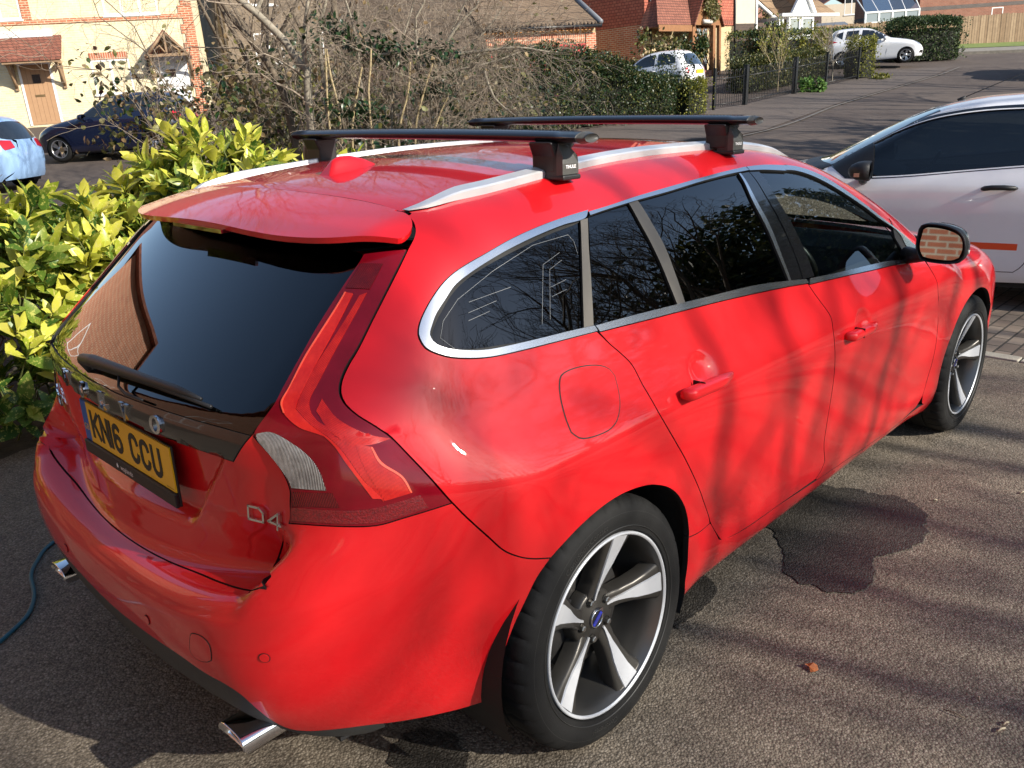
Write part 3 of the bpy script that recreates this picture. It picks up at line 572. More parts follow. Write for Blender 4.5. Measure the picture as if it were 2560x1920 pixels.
# wiper
mb=MB(); wn=np.array([-.6,0,.8])*.0
wp=[np.array(p)+np.array([-.020,0,.020]) for p in ((-.757,.122,1.015),(-.752,.06,1.0185),(-.745,-.10,1.0225),(-.738,-.211,1.024),(-.727,-.324,1.024),(-.718,-.415,1.019))]
mb.tube(wp,[.013,.0165,.0135,.011,.009,.004],10)
mb.tube([np.array(p)+np.array([-.008,0,.008]) for p in ((-.757,.10,1.010),(-.738,-.211,1.018),(-.716,-.425,1.012))],.0045,6)
mb.tube([(-.775,-.09,1.032),(-.784,-.10,1.012),(-.786,-.14,1.003),(-.780,-.215,1.003)],.0035,6)
mb.tube([(-.757,.122,1.0),(-.777,.122,1.035)],.014,10)
mb.build('wiper',[PLASTIC],tailgate)
# chrome letters on the black strip
def on_tail(mb,outline,y,z,size,h=.004,lean=None,mi=0,sx=1.,lift=.001):
    """flat letter outline (x right, y up, seen from behind) set on the tail surface"""
    P=np.array(tl_(y,z)); n=V60.normal(P[None])[0]; n=n/np.linalg.norm(n); up=np.array([0,0,1.])-n*n[2]; up/=np.linalg.norm(up); right=np.cross(up,n)
    M=Matrix((tuple(right),tuple(up),tuple(n))).transposed().to_4x4(); M.translation=Vector(P)
    for poly in outline: mb.prism([(q[0]*size*sx,q[1]*size) for q in poly],lift,lift+h,mi,M)
def ring(rx,ry,ix,iy,n=28):
    out=[]
    for k in range(n):
        a,b=2*math.pi*k/n,2*math.pi*(k+1)/n
        out.append([(ix*math.cos(a),iy*math.sin(a)),(rx*math.cos(a),ry*math.sin(a)),(rx*math.cos(b),ry*math.sin(b)),(ix*math.cos(b),iy*math.sin(b))])
    return out
LV=[[(-.5,.5),(-.5,.40),(-.40,.40),(-.08,-.5),(.08,-.5),(.0,-.22),(-.20,.40),(-.12,.40),(-.12,.5)],[(.12,.5),(.12,.40),(.22,.40),(.0,-.22),(.08,-.5),(.40,.40),(.5,.40),(.5,.5)]]
LL=[[(-.4,.5),(-.4,.40),(-.28,.40),(-.28,-.40),(-.4,-.40),(-.4,-.5),(.38,-.5),(.42,-.18),(.33,-.18),(.26,-.38),(-.08,-.38),(-.08,.40),(.04,.40),(.04,.5)]]
LO=ring(.5,.5,.24,.36)
for y,let in ((.2618,LV),(.1255,LO),(0,LL),(-.1255,LV),(-.2618,LO)):
    mb=MB(); on_tail(mb,let,y,.957,.043,.007); mb.build('badge_letter',[CHROME],tailgate)
# model badges
def thick(path,w):
    """stroke along a polyline as quads with square joints"""
    out=[]
    for a,b in zip(path[:-1],path[1:]):
        a=np.array(a,float);b=np.array(b,float); d=(b-a)/np.linalg.norm(b-a); n=np.array([-d[1],d[0]])*w/2; a2=a-d*w/2; b2=b+d*w/2
        out.append([tuple(a2-n),tuple(b2-n),tuple(b2+n),tuple(a2+n)])
    return out
def on_tail_text(name,items,size,parent,mtl,h,w=.13):
    mb=MB()
    for strokes,y,z in items:
        for st in strokes: on_tail(mb,thick(st,w),y,z,size,h,lift=.0045)
    return mb.build(name,[mtl],parent)
D_=[[(-.55,-.4),(-.55,.4),(.25,.4),(.55,.15),(.55,-.4),(-.55,-.4)]]; F4=[[(.3,-.5),(.3,.42),(-.55,-.22),(.55,-.22)]]
V_=[[(-.5,.45),(0,-.45),(.5,.45)]]; S6=[[(.5,.42),(-.5,.42),(-.5,-.42),(.5,-.42),(.5,.02),(-.5,.02)]]; O_=[[(-.5,-.42),(-.5,.42),(.5,.42),(.5,-.42),(-.5,-.42)]]
on_tail_text('model_badge',[(D_,-.552,.815),(F4,-.606,.814)],.036,tailgate,CHROME,.005)
on_tail_text('model_badge',[(V_,.572,.835),(S6,.534,.833),(O_,.497,.831)],.032,tailgate,CHROME,.005)
# number plate with its surround
YEL=noisy('plate_yellow',(.80,.47,.012),(.86,.52,.02),30,.35); PBLK=mat('plate_black',(.008,.008,.008),.45); BLUE=mat('plate_blue',(.012,.10,.42),.35)
plate=empty('number_plate',(-.7575,0,.8385),0,car)
Mp=Matrix(((0,0,-1,0),(-1,0,0,0),(0,1,0,0),(0,0,0,1)))  # x -> right seen from behind, y -> up, z -> out of the tail
mb=MB(); mb.box((-.264,-.092,-.006),(.264,.058,.000),0,Mp); mb.box((-.264,-.092,0),(.264,-.057,.010),0,Mp); mb.build('plate_holder',[PBLK],plate,bevel=.002)
mb=MB(); mb.box((-.222,-.0555,.0002),(.260,.0555,.0035),0,Mp); mb.build('plate_face',[YEL],plate)
mb=MB(); mb.box((-.260,-.0555,.0002),(-.2222,.0555,.0035),0,Mp); mb.build('country_band',[BLUE],plate)
def plate_char(ch):
    W2,H2=.021,.0325
    a=lambda cx,cy,r,t0,t1,n=8:[(cx+r*math.cos(rad(t0+(t1-t0)*k/n)),cy+r*math.sin(rad(t0+(t1-t0)*k/n))) for k in range(n+1)]
    r=.019
    return {'K':[[(-W2,-H2),(-W2,H2)],[(W2,H2),(-W2+.003,-.006)],[(-.008,.006),(W2,-H2)]],
     'N':[[(-W2,-H2),(-W2,H2)],[(-W2,H2),(W2,-H2)],[(W2,-H2),(W2,H2)]],
     '1':[[(0,-H2),(0,H2)]],
     '6':[a(0,H2-r,r,48,180)+[(-r,-H2+r)]+a(0,-H2+r,r,180,360)+[(r,-.0145)]+a(0,-.0145,r,0,180)],
     'C':[a(0,H2-r,r,10,180)+[(-r,-H2+r)]+a(0,-H2+r,r,180,350)],
     'U':[[(-r,H2),(-r,-H2+r)]+a(0,-H2+r,r,180,360)+[(r,H2)]]}[ch]
xs=dict(zip(range(7),(-.176,-.116,-.078,-.037,.060,.121,.182)))
for i,ch in enumerate('KN16CCU'):
    mb=MB(); k=0
    for st in plate_char(ch):
        for q in thick(st,.0128): mb.prism(q,.0036+.00003*(k%7),.0046+.00004*(k%7),0,Mp@Matrix.Translation((xs[i],0,0))); k+=1
    mb.build('plate_character',[PBLK],plate)
v,f=text_mesh('GB',.024); MB().add([Mp@Vector((q[0]-.241,q[1]-.018,.0040)) for q in v],f).build('country_letters',[YEL],plate)
v,f=text_mesh('waylands',.020); MB().add([Mp@Vector((q[0]+.0,q[1]-.0755,.0104)) for q in v],f).build('dealer_lettering',[WHITE],plate)
mb=MB(); mb.prism([(-.058,-.080),(-.052,-.080),(-.050,-.075),(-.055,-.068),(-.060,-.075)],.0102,.0108,0,Mp); mb.build('dealer_mark',[WHITE],plate)
v,f=text_mesh('waylands.co.uk',.006); MB().add([Mp@Vector((q[0]+.235,q[1]-.049,.0040)) for q in v],f).build('maker_lettering',[PBLK],plate)
mb=MB(); mb.lathe([(.004,0),(.004,.002),(.001,.003)],10,0,Mp@Matrix.Translation((-.110,.000,.0047))); mb.build('screw_cap',[PBLK],plate)
mb=MB(); mb.lathe([(.004,0),(.004,.002),(.001,.003)],10,0,Mp@Matrix.Translation((.090,-.004,.0047))); mb.build('screw_cap',[YEL],plate)
# rear bumper
vt=[tl_(0,.428),tl_(-.15,.438)]+[p for p in g['valtop'] if p[1]<-.2 and p[1]>-.4]+g['valtop_r'][1:]
bm=gtb+rev(g['gate_r'][2:])+g['tl_out'][21:15:-1]+g['gap_bump'][1:]+g['arch_rear'][1:]+g['bump_bot'][1:-1]+rev(vt)
bumper=panel('rear_bumper',half_to_full(bm),TAIL,P_RED,car,inset=.0018,grid=.014,both=False)
TAIL0=TailDom(4.)
low=[tl_(0,.345),tl_(-.2,.352),tl_(-.38,.365),tl_(-.50,.345),tl_(-.60,.285),tl_(-.655,.245),tl_(-.70,.235)]
vb=vt[:-1]+[tl_(-.722,.295),tl_(-.712,.262),tl_(-.672,.240),tl_(-.62,.258),tl_(-.565,.302)]+rev(low[:4])
panel('rear_valance',half_to_full(vb),TAIL0,[DKGREY,SEAL_SHADE],bumper,inset=.0008,off=-.003,grid=.016,both=False,flange=.03)
mid=low+[tl_(-.69,.205),tl_(-.6,.195),tl_(-.3,.19),tl_(0,.19)]
panel('diffuser',half_to_full(mid),TAIL0,[PLASTIC,SEAL_SHADE],bumper,inset=-.006,off=-.05,grid=.025,both=False,flange=0)
cen=[tl_(0,.340),tl_(-.18,.347),tl_(-.30,.355),tl_(-.33,.27),tl_(-.29,.225),tl_(0,.222)]
panel('centre_valance',half_to_full(cen),TAIL0,[DKGREY,DKGREY],bumper,inset=.001,off=-.020,grid=.02,both=False,flange=.03)
# towing eye cover, parking sensors
tw=curve_pts(np.array(g['tow']),.01,True); 
panel('tow_cover_gap',g['tow'],TAIL,SEAL_SHADE,bumper,ang=100,inset=-.0012,off=.0005,both=False,flange=0,grid=.02)
panel('tow_cover',g['tow'],TAIL,[RED,SEAL_SHADE],bumper,ang=100,inset=.0009,off=.0011,both=False,flange=.001,grid=.02)
for sy in (-1,1):
  for y,z in ((.633,.540),(.25,.50)):
    mb=MB(); on_tail(mb,[[(math.cos(2*math.pi*k/20),math.sin(2*math.pi*k/20)) for k in range(20)]],sy*y,z,.0125,.0004,mi=1); on_tail(mb,[[(math.cos(2*math.pi*k/20),math.sin(2*math.pi*k/20)) for k in range(20)]],sy*y,z,.0105,.0016); mb.build('parking_sensor',[RED,SEAL_SHADE],bumper)
# exhausts
def sup(n,a,b,e=2.8): return [(a*np.sign(math.cos(t))*abs(math.cos(t))**(2/e),b*np.sign(math.sin(t))*abs(math.sin(t))**(2/e)) for t in [2*math.pi*k/n for k in range(n)]]
for sy in (-1,1):
    mb=MB(); n=36; v=[]; f=[]
    for (dx,s) in ((.16,.97),(.0,1.),(-.004,.99),(-.003,.93),(.02,.91),(.12,.9)):
        for (a,b) in sup(n,.054*s,.029*s): v.append((-.838+dx+(.018 if b<0 and dx<.02 else 0)*abs(b)/.029,sy*.519+a,.297+b))
    for i in range(5):
        for k in range(n): f.append((i*n+k,i*n+(k+1)%n,(i+1)*n+(k+1)%n,(i+1)*n+k))
    mb.add(v,f,0,True); n0=5*n; mb.add([v[n0+k] for k in range(n)],[tuple(range(n))],1)
    mb.tube([(-.70,sy*.519,.292),(-.2,sy*.45,.26)],.03,12,1)
    mb.build('exhaust_tip',[CHROME,SEAL_SHADE],car)
# front bumper, lamps, grille: only seen from elsewhere
fb=[ot_(3.645,0),ot_(3.63,-.2),ot_(3.565,-.45),ot_(3.425,-.655)]+[os_(3.30,.68),os_(3.18,.60)]+[archf[0]]+[os_(3.13,.22)]
def nz(y,z): return tuple(V60.cast(np.array([[4.6,y,z]]),np.array([[-1.,0,0]]),.5,2.5,200)[0])
fb+=[nz(-.60,.21),nz(-.3,.20),nz(0,.20)]
panel('front_bumper',half_to_full(fb),NOSE,P_RED,car,grid=.03,both=False)
panel('grille',half_to_full([nz(0,.66),nz(-.30,.65),nz(-.36,.56),nz(-.28,.45),nz(0,.44)]),NOSE,[PLASTIC,CHROME],car,grid=.04,off=.004,both=False)
panel('headlight',[ot_(3.36,-.675),nz(-.42,.70),nz(-.44,.60),nz(-.60,.58),os_(3.33,.62)],NOSE,[mat('lamp_glass',(.35,.36,.37),.08,.6,.5,1.),CHROME],car,grid=.03,off=.004)
# windows and brightwork on the right and left flanks
def both(nm,pts,mtl,par,**k): return panel(nm,pts,SIDE,mtl,None,parents=par if isinstance(par,tuple) else (par,par),**k)
qw=both('quarter_window',g['dglass'],[PRIV,SEAL_SHADE],car,inset=-.001,off=-.005,grid=.03,flange=.006)
# thin aerial and heater wires in the quarter glass
both('window_trim',g['dchrome_out']+rev(g['dchrome_in']),[ALU,SEAL_SHADE],qw,inset=.0006,off=.005,grid=.011,step=.008,flange=.012)
both('pillar_trim',g['dpillar'],[TRIMG,SEAL_SHADE],qw,inset=.0006,off=.001,grid=.02,flange=.01)
ro=[p for p in g['dchrome_out']]
both('rubber_surround',ro+rev(g['dchrome_out']) if False else g['dchrome_out']+[tuple(np.array(q)*1) for q in rev(g['dglass'][:15])],SEAL_SHADE,qw,inset=-.003,off=-.0045,grid=.03,flange=0)
both('window_trim',g['rd_chrome_top'],[ALU,SEAL_SHADE],rdoor,inset=.0006,off=.005,grid=.011,step=.008,flange=.012)
both('window_trim',g['rd_chrome_bot'],[ALU,SEAL_SHADE],rdoor,inset=.0004,off=.005,grid=.011,step=.008,flange=.012)
both('door_quarter_window',g['rd_glass1'],[PRIV,SEAL_SHADE],rdoor,inset=-.001,off=-.004,grid=.03,flange=.004)
both('window_divider',g['rd_div'],[TRIMG,SEAL_SHADE],rdoor,inset=.0003,off=.002,grid=.02,flange=.01)
both('door_window',g['rd_glass2'],[PRIV,SEAL_SHADE],rdoor,inset=-.001,off=-.004,grid=.03,flange=.004)
both('bright_edge',g['b_trim'],[ALU,SEAL_SHADE],rdoor,inset=.0002,off=.003,grid=.02,flange=.008)
both('pillar_cover',g['b_pill_r'],[GBLK,SEAL_SHADE],rdoor,inset=.0008,off=.0005,grid=.02,flange=.012)
both('pillar_cover',g['b_pill_f'],[GBLK,SEAL_SHADE],fdoor,inset=.0008,off=.0005,grid=.02,flange=.012)
both('window_trim',g['fd_chrome_top'],[ALU,SEAL_SHADE],fdoor,inset=.0006,off=.005,grid=.011,step=.008,flange=.012)
both('window_trim',g['fd_chrome_bot'],[ALU,SEAL_SHADE],fdoor,inset=.0004,off=.005,grid=.011,step=.008,flange=.012)
both('door_window',g['fd_glass'],[CLEAR,SEAL_SHADE],fdoor,inset=-.001,off=-.004,grid=.03,flange=.004)
both('mirror_sail',g['fd_sail'],[PLASTIC,SEAL_SHADE],fdoor,inset=.0003,off=.002,grid=.02,flange=.01)
# thin printed line and heater wires in the glass of quarter window: pale strokes a fraction of a millimetre above the glass
def glass_lines(name,lines,par,r=.0006):
    for si,pr in ((1,par[0]),(-1,par[1])):
        mb=MB()
        for ln in lines:
            pts=[]
            for x,z in ln:
                P=np.array(os_(x,z)); pts.append((P[0],P[1]*si,P[2]) if True else 0)
            nn=[V60.normal(np.array([[q[0],-abs(q[1]),q[2]]]))[0] for q in pts]
            mb.tube([Vector((q[0],q[1]-(.0045-.0002)*n_[1]*si*1.0,q[2]-.0045*n_[2])) for q,n_ in zip(pts,nn)],r,4,0,False)
        mb.build(name,[mat('wire',(.35,.36,.36),.5)],pr)
glass_lines('aerial_wire',[[(-.275,1.205),(-.15,1.245),(0,1.280),(.13,1.287),(.14,1.27),(.12,1.13)],[(-.275,1.205),(-.33,1.17),(-.352,1.14),(-.33,1.115)],[(-.25,1.195),(-.12,1.205)],[(-.262,1.175),(-.175,1.185)],[(-.270,1.160),(-.205,1.168)],[(.005,1.235),(.075,1.253)],[(.005,1.235),(-.070,1.115)],[(.02,1.222),(.072,1.236)],[(.02,1.222),(-.04,1.12)],[(0,1.185),(.06,1.193)],[(-.008,1.165),(.048,1.172)]],qw,.00045)
# door handles
def handle(pts,par):
    c=np.mean(np.array(pts),0); P=np.array(pts)
    x0,x1=P[:,0].min(),P[:,0].max(); z0=(P[P[:,0]<x0+.05,2]).mean(); z1=(P[P[:,0]>x1-.08,2]).mean()
    for si,pr in ((1,par[0]),(-1,par[1])):
        mb=MB(); n=20; v=[];f=[]; ring_n=14
        for k in range(n+1):
            u=k/n; x=x0+(x1-x0)*u; z=z0+(z1-z0)*u
            h=.0165*(1-.55*max(0,(u-.55)/.45)**1.5)*(1-.35*max(0,(.06-u)/.06)); base=np.array([x,-float(W(np.array(x),np.array(z-.03))),z]); 
            out=.036*min(1,(u/.05)**.5 if u>0 else .35)*(1-.75*max(0,(u-.62)/.38)**1.6); th=.013
            for j in range(ring_n):
                a=2*math.pi*j/ring_n; ca,sa=math.cos(a),math.sin(a)
                yy=base[1]-(out-th+th*np.sign(ca)*abs(ca)**.7); zz=z+h*np.sign(sa)*abs(sa)**.7
                yy=base[1]-(out*.45+out*.55*np.sign(ca)*abs(ca)**.6)
                v.append((x,si*yy,zz))
        for k in range(n):
            for j in range(ring_n):
                q=(k*ring_n+j,k*ring_n+(j+1)%ring_n,(k+1)*ring_n+(j+1)%ring_n,(k+1)*ring_n+j); f.append(q if si<0 else q[::-1])
        f.append(tuple(range(ring_n)) if si>0 else tuple(range(ring_n))[::-1]); e=n*ring_n; f.append(tuple(range(e+ring_n-1,e-1,-1)))
        mb.add(v,f,0,True)
        xs_=x0+(x1-x0)*.31; Pm=np.array(os_(xs_,z0)); mb.box((xs_-.0008,min(si*(Pm[1]-.0366),si*(Pm[1]-.0)),z0-.0168),(xs_+.0008,max(si*(Pm[1]-.0366),si*Pm[1]),z0+.0168),1)
        mb.build('door_handle',[RED,SEAL_SHADE],pr)
handle(g['handle_r'],rdoor); handle(g['handle_f'],fdoor)
# roof rails
def rail_obj(si):
    base=curve_pts(np.array(rail[:-1]+[ot_(1.45,-.515),ot_(1.60,-.524)]),.03); n=len(base); prof=[(.000,.004),(.000,-.0125),(-.0035,-.0165),(-.034,-.0235),(-.0385,-.021),(-.040,-.014),(-.040,.004)]
    v=[];f=[]
    for i,p in enumerate(base):
        u=i/(n-1); s=min(1,(u/.10)**.8 if u>0 else 0,((1-u)/.06)**.7 if u<1 else 0); s=max(s,.04)
        for a,b in prof: v.append((p[0],si*(p[1]-.003-a*(.5+.5*s)),p[2]+.003-b*s))
    m_=len(prof)
    for i in range(n-1):
        for k in range(m_): q=(i*m_+k,i*m_+(k+1)%m_,(i+1)*m_+(k+1)%m_,(i+1)*m_+k); f.append(q if si>0 else q[::-1])
    o=mesh_obj('roof_rail',v,f,[mat('rail_aluminium',(.80,.80,.80),.36,.55,.5)],car,smooth=True); o.data.polygons.foreach_set('use_smooth',np.ones(len(o.data.polygons),bool)); md=o.modifiers.new('e','EDGE_SPLIT'); md.split_angle=rad(25); return o
rail_obj(1); rail_obj(-1)
# shark fin aerial
mb=MB(); v=[];f=[]; n=18; sec=[(1.,0.),(.86,.12),(.62,.42),(.42,.70),(.24,.90),(0.,1.),(-.24,.90),(-.42,.70),(-.62,.42),(-.86,.12),(-1.,0.)]; m_=len(sec)
for i in range(n+1):
    u=i/n; x=-.100+.172*u; hh=float(np.interp(u,[0,.06,.2,.45,.75,1.],[.030,.040,.045,.040,.024,.004])); w=float(np.interp(u,[0,.08,.35,.7,1.],[.024,.030,.033,.026,.004])); zb=V60.on_top(x,0)[2]-.001
    for a_,b_ in sec: v.append((x+.020*b_*(1-u)-.004*(1-b_)*(1-u),w*a_,zb+hh*b_))
for i in range(n):
    for k in range(m_-1): f.append((i*m_+k,(i+1)*m_+k,(i+1)*m_+k+1,i*m_+k+1))
f.append(tuple(range(m_))); mb.add(v,f,0,True); mb.sm[-1]=False; fin=mb.build('aerial_fin',[RED],roof)
# mirrors
def mirror(si,par):
    face=[(-.922,.990),(-.912,1.02),(-.916,1.085),(-.922,1.097),(-.945,1.105),(-1.006,1.1025),(-1.052,1.088),(-1.078,1.062),(-1.088,1.02),(-1.083,.988),(-1.066,.968),(-1.03,.961),(-.965,.962),(-.935,.968)]
    gl=[(-.932,1.000),(-.926,1.03),(-.931,1.083),(-.945,1.0915),(-1.004,1.0865),(-1.045,1.072),(-1.064,1.052),(-1.071,1.015),(-1.064,.985),(-1.04,.974),(-.97,.976),(-.943,.982)]
    face=curve_pts(np.array(face),.01,True); gl=curve_pts(np.array(gl),.01,True); c=face.mean(0); n=len(face)
    mo=empty('door_mirror',parent=car)
    v=[];f=[]
    for x,s,dz in ((1.935,.965,0),(1.930,.995,0),(1.940,1.02,0),(1.965,1.03,0),(2.0,.98,.002),(2.03,.84,.004),(2.05,.6,.006),(2.057,.3,.007)):
        for q in face: v.append((x,-(c[0]+(q[0]-c[0])*s) if si<0 else (c[0]+(q[0]-c[0])*s),c[1]+(q[1]-c[1])*s+dz))
    for i in range(7):
        for k in range(n): q=(i*n+k,i*n+(k+1)%n,(i+1)*n+(k+1)%n,(i+1)*n+k); f.append(q if si<0 else q[::-1])
    f.append(tuple(range(7*n,8*n)))
    for q in face: v.append((1.962,(c[0]+(q[0]-c[0])*.90)*(1 if si>0 else -1),c[1]+(q[1]-c[1])*.90))
    for k in range(n): q=(k,(k+1)%n,8*n+(k+1)%n,8*n+k); f.append(q if si>0 else q[::-1])
    f.append(tuple(range(8*n,9*n)))
    mi=[0 if i<2 else (1 if i>=3 else 0) for i in range(7) for k in range(n)]+[1]+[0]*(n+1)
    mesh_obj('mirror_housing',v,f,[PLASTIC,GBLK],mo,smooth=True,midx=mi)
    gv=[(1.9475+(-.17*(q[0]-c[0])+.085*(q[1]-c[1]))/.98,(q[0] if si>0 else -q[0]),q[1]) for q in gl]; mesh_obj('mirror_glass',gv,[tuple(range(len(gl)))],[mat('mirror_glass',(.62,.66,.68),.02,1.)],mo)
    mb=MB(); mb.tube([(2.02,si*-.855 if si<0 else -.855,.965),(1.99,(-.90 if si>0 else .90),.972),(1.985,(-.95 if si>0 else .95),.985)],[.035,.028,.026],12); mb.build('mirror_foot',[PLASTIC],mo)
    mb=MB(); mb.tube([(1.972,(-1.088 if si>0 else 1.088),1.000),(1.972,(-1.0895 if si>0 else 1.0895),1.015)],.006,8); mb.build('side_repeater',[mat('repeater_lens',(.7,.66,.6),.15,0,.5,1.)],mo)
mirror(1,None); mirror(-1,None)
# ---------------------------------------------------------------- wheels
GUN=mat('gunmetal',(.060,.056,.050),.36,.55); GUN2=mat('rim_barrel_grey',(.17,.165,.155),.32,.8); MACH=mat('machined_alloy',(.60,.62,.65),.34,.35); BRK=noisy('brake_iron',(.045,.043,.042),(.075,.070,.066),30,.5,metal=.6)
def make_wheel():
    w=empty('wheel')
    prof=[(r_*1.018,h_) for r_,h_ in [(.243,-.004),(.246,.002),(.256,.0035),(.272,.0065),(.290,.0065),(.305,.0020),(.316,-.006),(.3235,-.016),(.3275,-.030),(.3283,-.060),(.3285,-.080),(.322,-.082),(.322,-.090),(.3285,-.092),(.3287,-.135),(.3285,-.148),(.322,-.150),(.322,-.158),(.3285,-.160),(.3275,-.205),(.3235,-.219),(.316,-.229),(.300,-.236),(.270,-.240),(.243,-.232),(.230,-.215)]]
    n=252; v=[];f=[]; nr=len(prof)
    for i,(r,h) in enumerate(prof):
        for k in range(n):
            a=2*math.pi*(k+(h*14 if -.07<h<-.01 else 0))/n; rr=r
            if k%7==0 and (6<=i<=9 or 18<=i<=21): rr-=.0055
            v.append((rr*math.cos(a),rr*math.sin(a),h))
    for i in range(nr-1):
        for k in range(n): f.append((i*n+k,i*n+(k+1)%n,(i+1)*n+(k+1)%n,(i+1)*n+k))
    ty=mesh_obj('tyre',v,[q[::-1] for q in f],[RUBBER],w,smooth=True); md=ty.modifiers.new('e','EDGE_SPLIT'); md.split_angle=rad(35)
    # raised ribs and lettering on the side wall
    mb=MB()
    for r in (.262,.299): mb.lathe([(r-.0012,.0045),(r,.0078 if r<.28 else .0058),(r+.0012,.0045)],96)
    for word,a0,rr in (('Continental',-100,.2805),('ContiSportContact',110,.2805)):
        tv,tf=text_mesh(word,.022,extrude=.0006)
        vv=[]
        for x,y,z in tv:
            a=rad(a0)-x/rr; r=rr+y; vv.append((r*math.cos(a),r*math.sin(a),.0068+z))
        mb.add(vv,tf,0)
    mb.build('sidewall_lettering',[mat('rubber_letters',(.022,.022,.021),.5)],w)
    mb=MB()
    mb.lathe([(.2445,-.006),(.2445,.000),(.2425,.0025),(.2385,.0025),(.2355,-.002)],96,1)
    mb.lathe([(.2355,-.002),(.232,-.012),(.225,-.030),(.222,-.060),(.219,-.130),(.214,-.205)],96,2)
    # five twisted spokes, dark body with a machined facet
    st=np.array([(.040,18,36,-.056),(.060,14,30,-.054),(.078,10,20,-.050),(.105,5.5,14,-.044),(.150,1.5,12,-.033),(.190,0,12.5,-.023),(.218,0,13.5,-.014),(.234,0,14,-.009)])
    fs=np.array([(.052,15,3.2,-.051),(.075,10.,3.4,-.0475),(.105,5.,4.4,-.0415),(.150,.8,6.6,-.0305),(.190,-.6,7.0,-.0205),(.2345,-.5,7.4,-.0075)])
    dense=lambda A:np.array([[np.interp(t,np.linspace(0,1,len(A)),A[:,c]) for c in range(4)] for t in np.linspace(0,1,22)])
    st=dense(st); fs=dense(fs); pol=lambda r,a,h:(r*math.cos(a),r*math.sin(a),h)
    for s in range(5):
        p0=rad(76+72*s); v=[];f=[]
        for r,c,hw,h in st:
            for e,dh in ((-1,-.046),(-1,-.007),(-.82,-.001),(-.3,0),(.3,0),(.82,-.001),(1,-.007),(1,-.046)): v.append(pol(r,p0+rad(c+hw*e),h+dh))
        for i in range(21):
            for k in range(7): f.append((i*8+k,(i+1)*8+k,(i+1)*8+k+1,i*8+k+1))
        f.append(tuple(range(21*8,22*8))); mb.add(v,f,0,False); 
        for q in range(len(f)-1): mb.sm[-len(f)+q]=True
        v=[];f=[]
        for r,c,hw,h in fs:
            for e,dh in ((-1,-.004),(-.94,.0),(.94,.0),(1,-.004)): v.append(pol(r,p0+rad(c+hw*e),h+dh+.0012))
        for i in range(21):
            for k in range(3): f.append((i*4+k,(i+1)*4+k,(i+1)*4+k+1,i*4+k+1))
        f.append((0,1,2,3)); mb.add(v,f,1)
    mb.lathe([(.002,-.050),(.030,-.050),(.034,-.053),(.070,-.0555),(.078,-.060),(.080,-.095)],48,0)
    for s in range(5):
        a=rad(76+72*s+36-2); M=Matrix.Translation((.056*math.cos(a),.056*math.sin(a),0)); 
        mb.lathe([(.0125,-.0525),(.0125,-.0553),(.0105,-.0553)],16,3,M); mb.lathe([(.0105,-.0550),(.0105,-.0548),(.0002,-.0548)],16,3,M); mb.lathe([(.0085,-.0548),(.0085,-.044),(.006,-.042),(.0002,-.042)],6,4,M,smooth=False)
    mb.build('rim',[GUN,MACH,GUN2,SEAL_SHADE,mat('wheel_nut',(.30,.29,.27),.3,.9)],w)
    mb=MB(); mb.lathe([(.0002,-.046),(.026,-.046),(.0285,-.048),(.0295,-.053)],32,0); mb.lathe([(.0245,-.0457),(.0235,-.0445),(.0215,-.0445),(.0205,-.0457)],32,1)
    mb.box((-.0215,-.0055,-.0458),(.0215,.0055,-.0440),2,Matrix.Rotation(rad(38),4,'Z')); mb.box((.012,.012,-.0458),(.024,.024,-.0445),1,Matrix.Rotation(rad(0),4,'Z'))
    tv,tf=text_mesh('VOLVO',.0095); R_=Matrix.Rotation(rad(38),4,'Z'); mb.add([R_@Vector((x,y,-.0437)) for x,y,z in tv],tf,1)
    mb.build('centre_cap',[mat('cap_black',(.012,.012,.014),.3),CHROME,mat('cap_blue',(.02,.03,.30),.3)],w)
    mb=MB(); mb.lathe([(.075,-.098),(.150,-.098),(.152,-.104),(.152,-.118),(.075,-.122)],64,0); mb.lathe([(.0,-.090),(.075,-.092),(.078,-.125)],48,0)
    for a0 in (150,): 
        M=Matrix.Rotation(rad(a0),4,'Z'); mb.box((.105,-.055,-.140),(.172,.055,-.078),1,M); mb.box((.10,-.035,-.078),(.15,.035,-.070),1,M)
    mb.lathe([(.205,-.150),(.0,-.152)],48,1); mb.build('brake_disc',[BRK,mat('brake_black',(.012,.012,.012),.6)],w)
    return w
wheel=make_wheel(); first=True
for x,y,c in ((0,-.9213,.0419),(2.776,-.9314,.0116),(0,.9213,.0419),(2.776,.9314,.0116)):
    o=wheel if first else copy_tree(wheel); first=False; o.parent=car
    if y<0: R_=Matrix(((1,0,0),(0,0,-1),(0,1,0))); R_=Matrix.Rotation(-c,3,'X')@R_
    else: R_=Matrix(((-1,0,0),(0,0,1),(0,1,0))); R_=Matrix.Rotation(c,3,'X')@R_
    o.rotation_euler=R_.to_euler(); o.location=(x,y,.332)
    mb=MB(); v=[];f=[]; a_=[rad(-25+230*k/36) for k in range(37)]
    for yy in (.905,.60): v+=[(x+.385*math.cos(t),math.copysign(yy,y),.34+.385*math.sin(t)) for t in a_]
    f=[(k,k+1,37+k+1,37+k) for k in range(36)]+[tuple(range(37,74))]; mb.add(v,f,0,False); mb.build('arch_liner',[SEAL_SHADE],car)
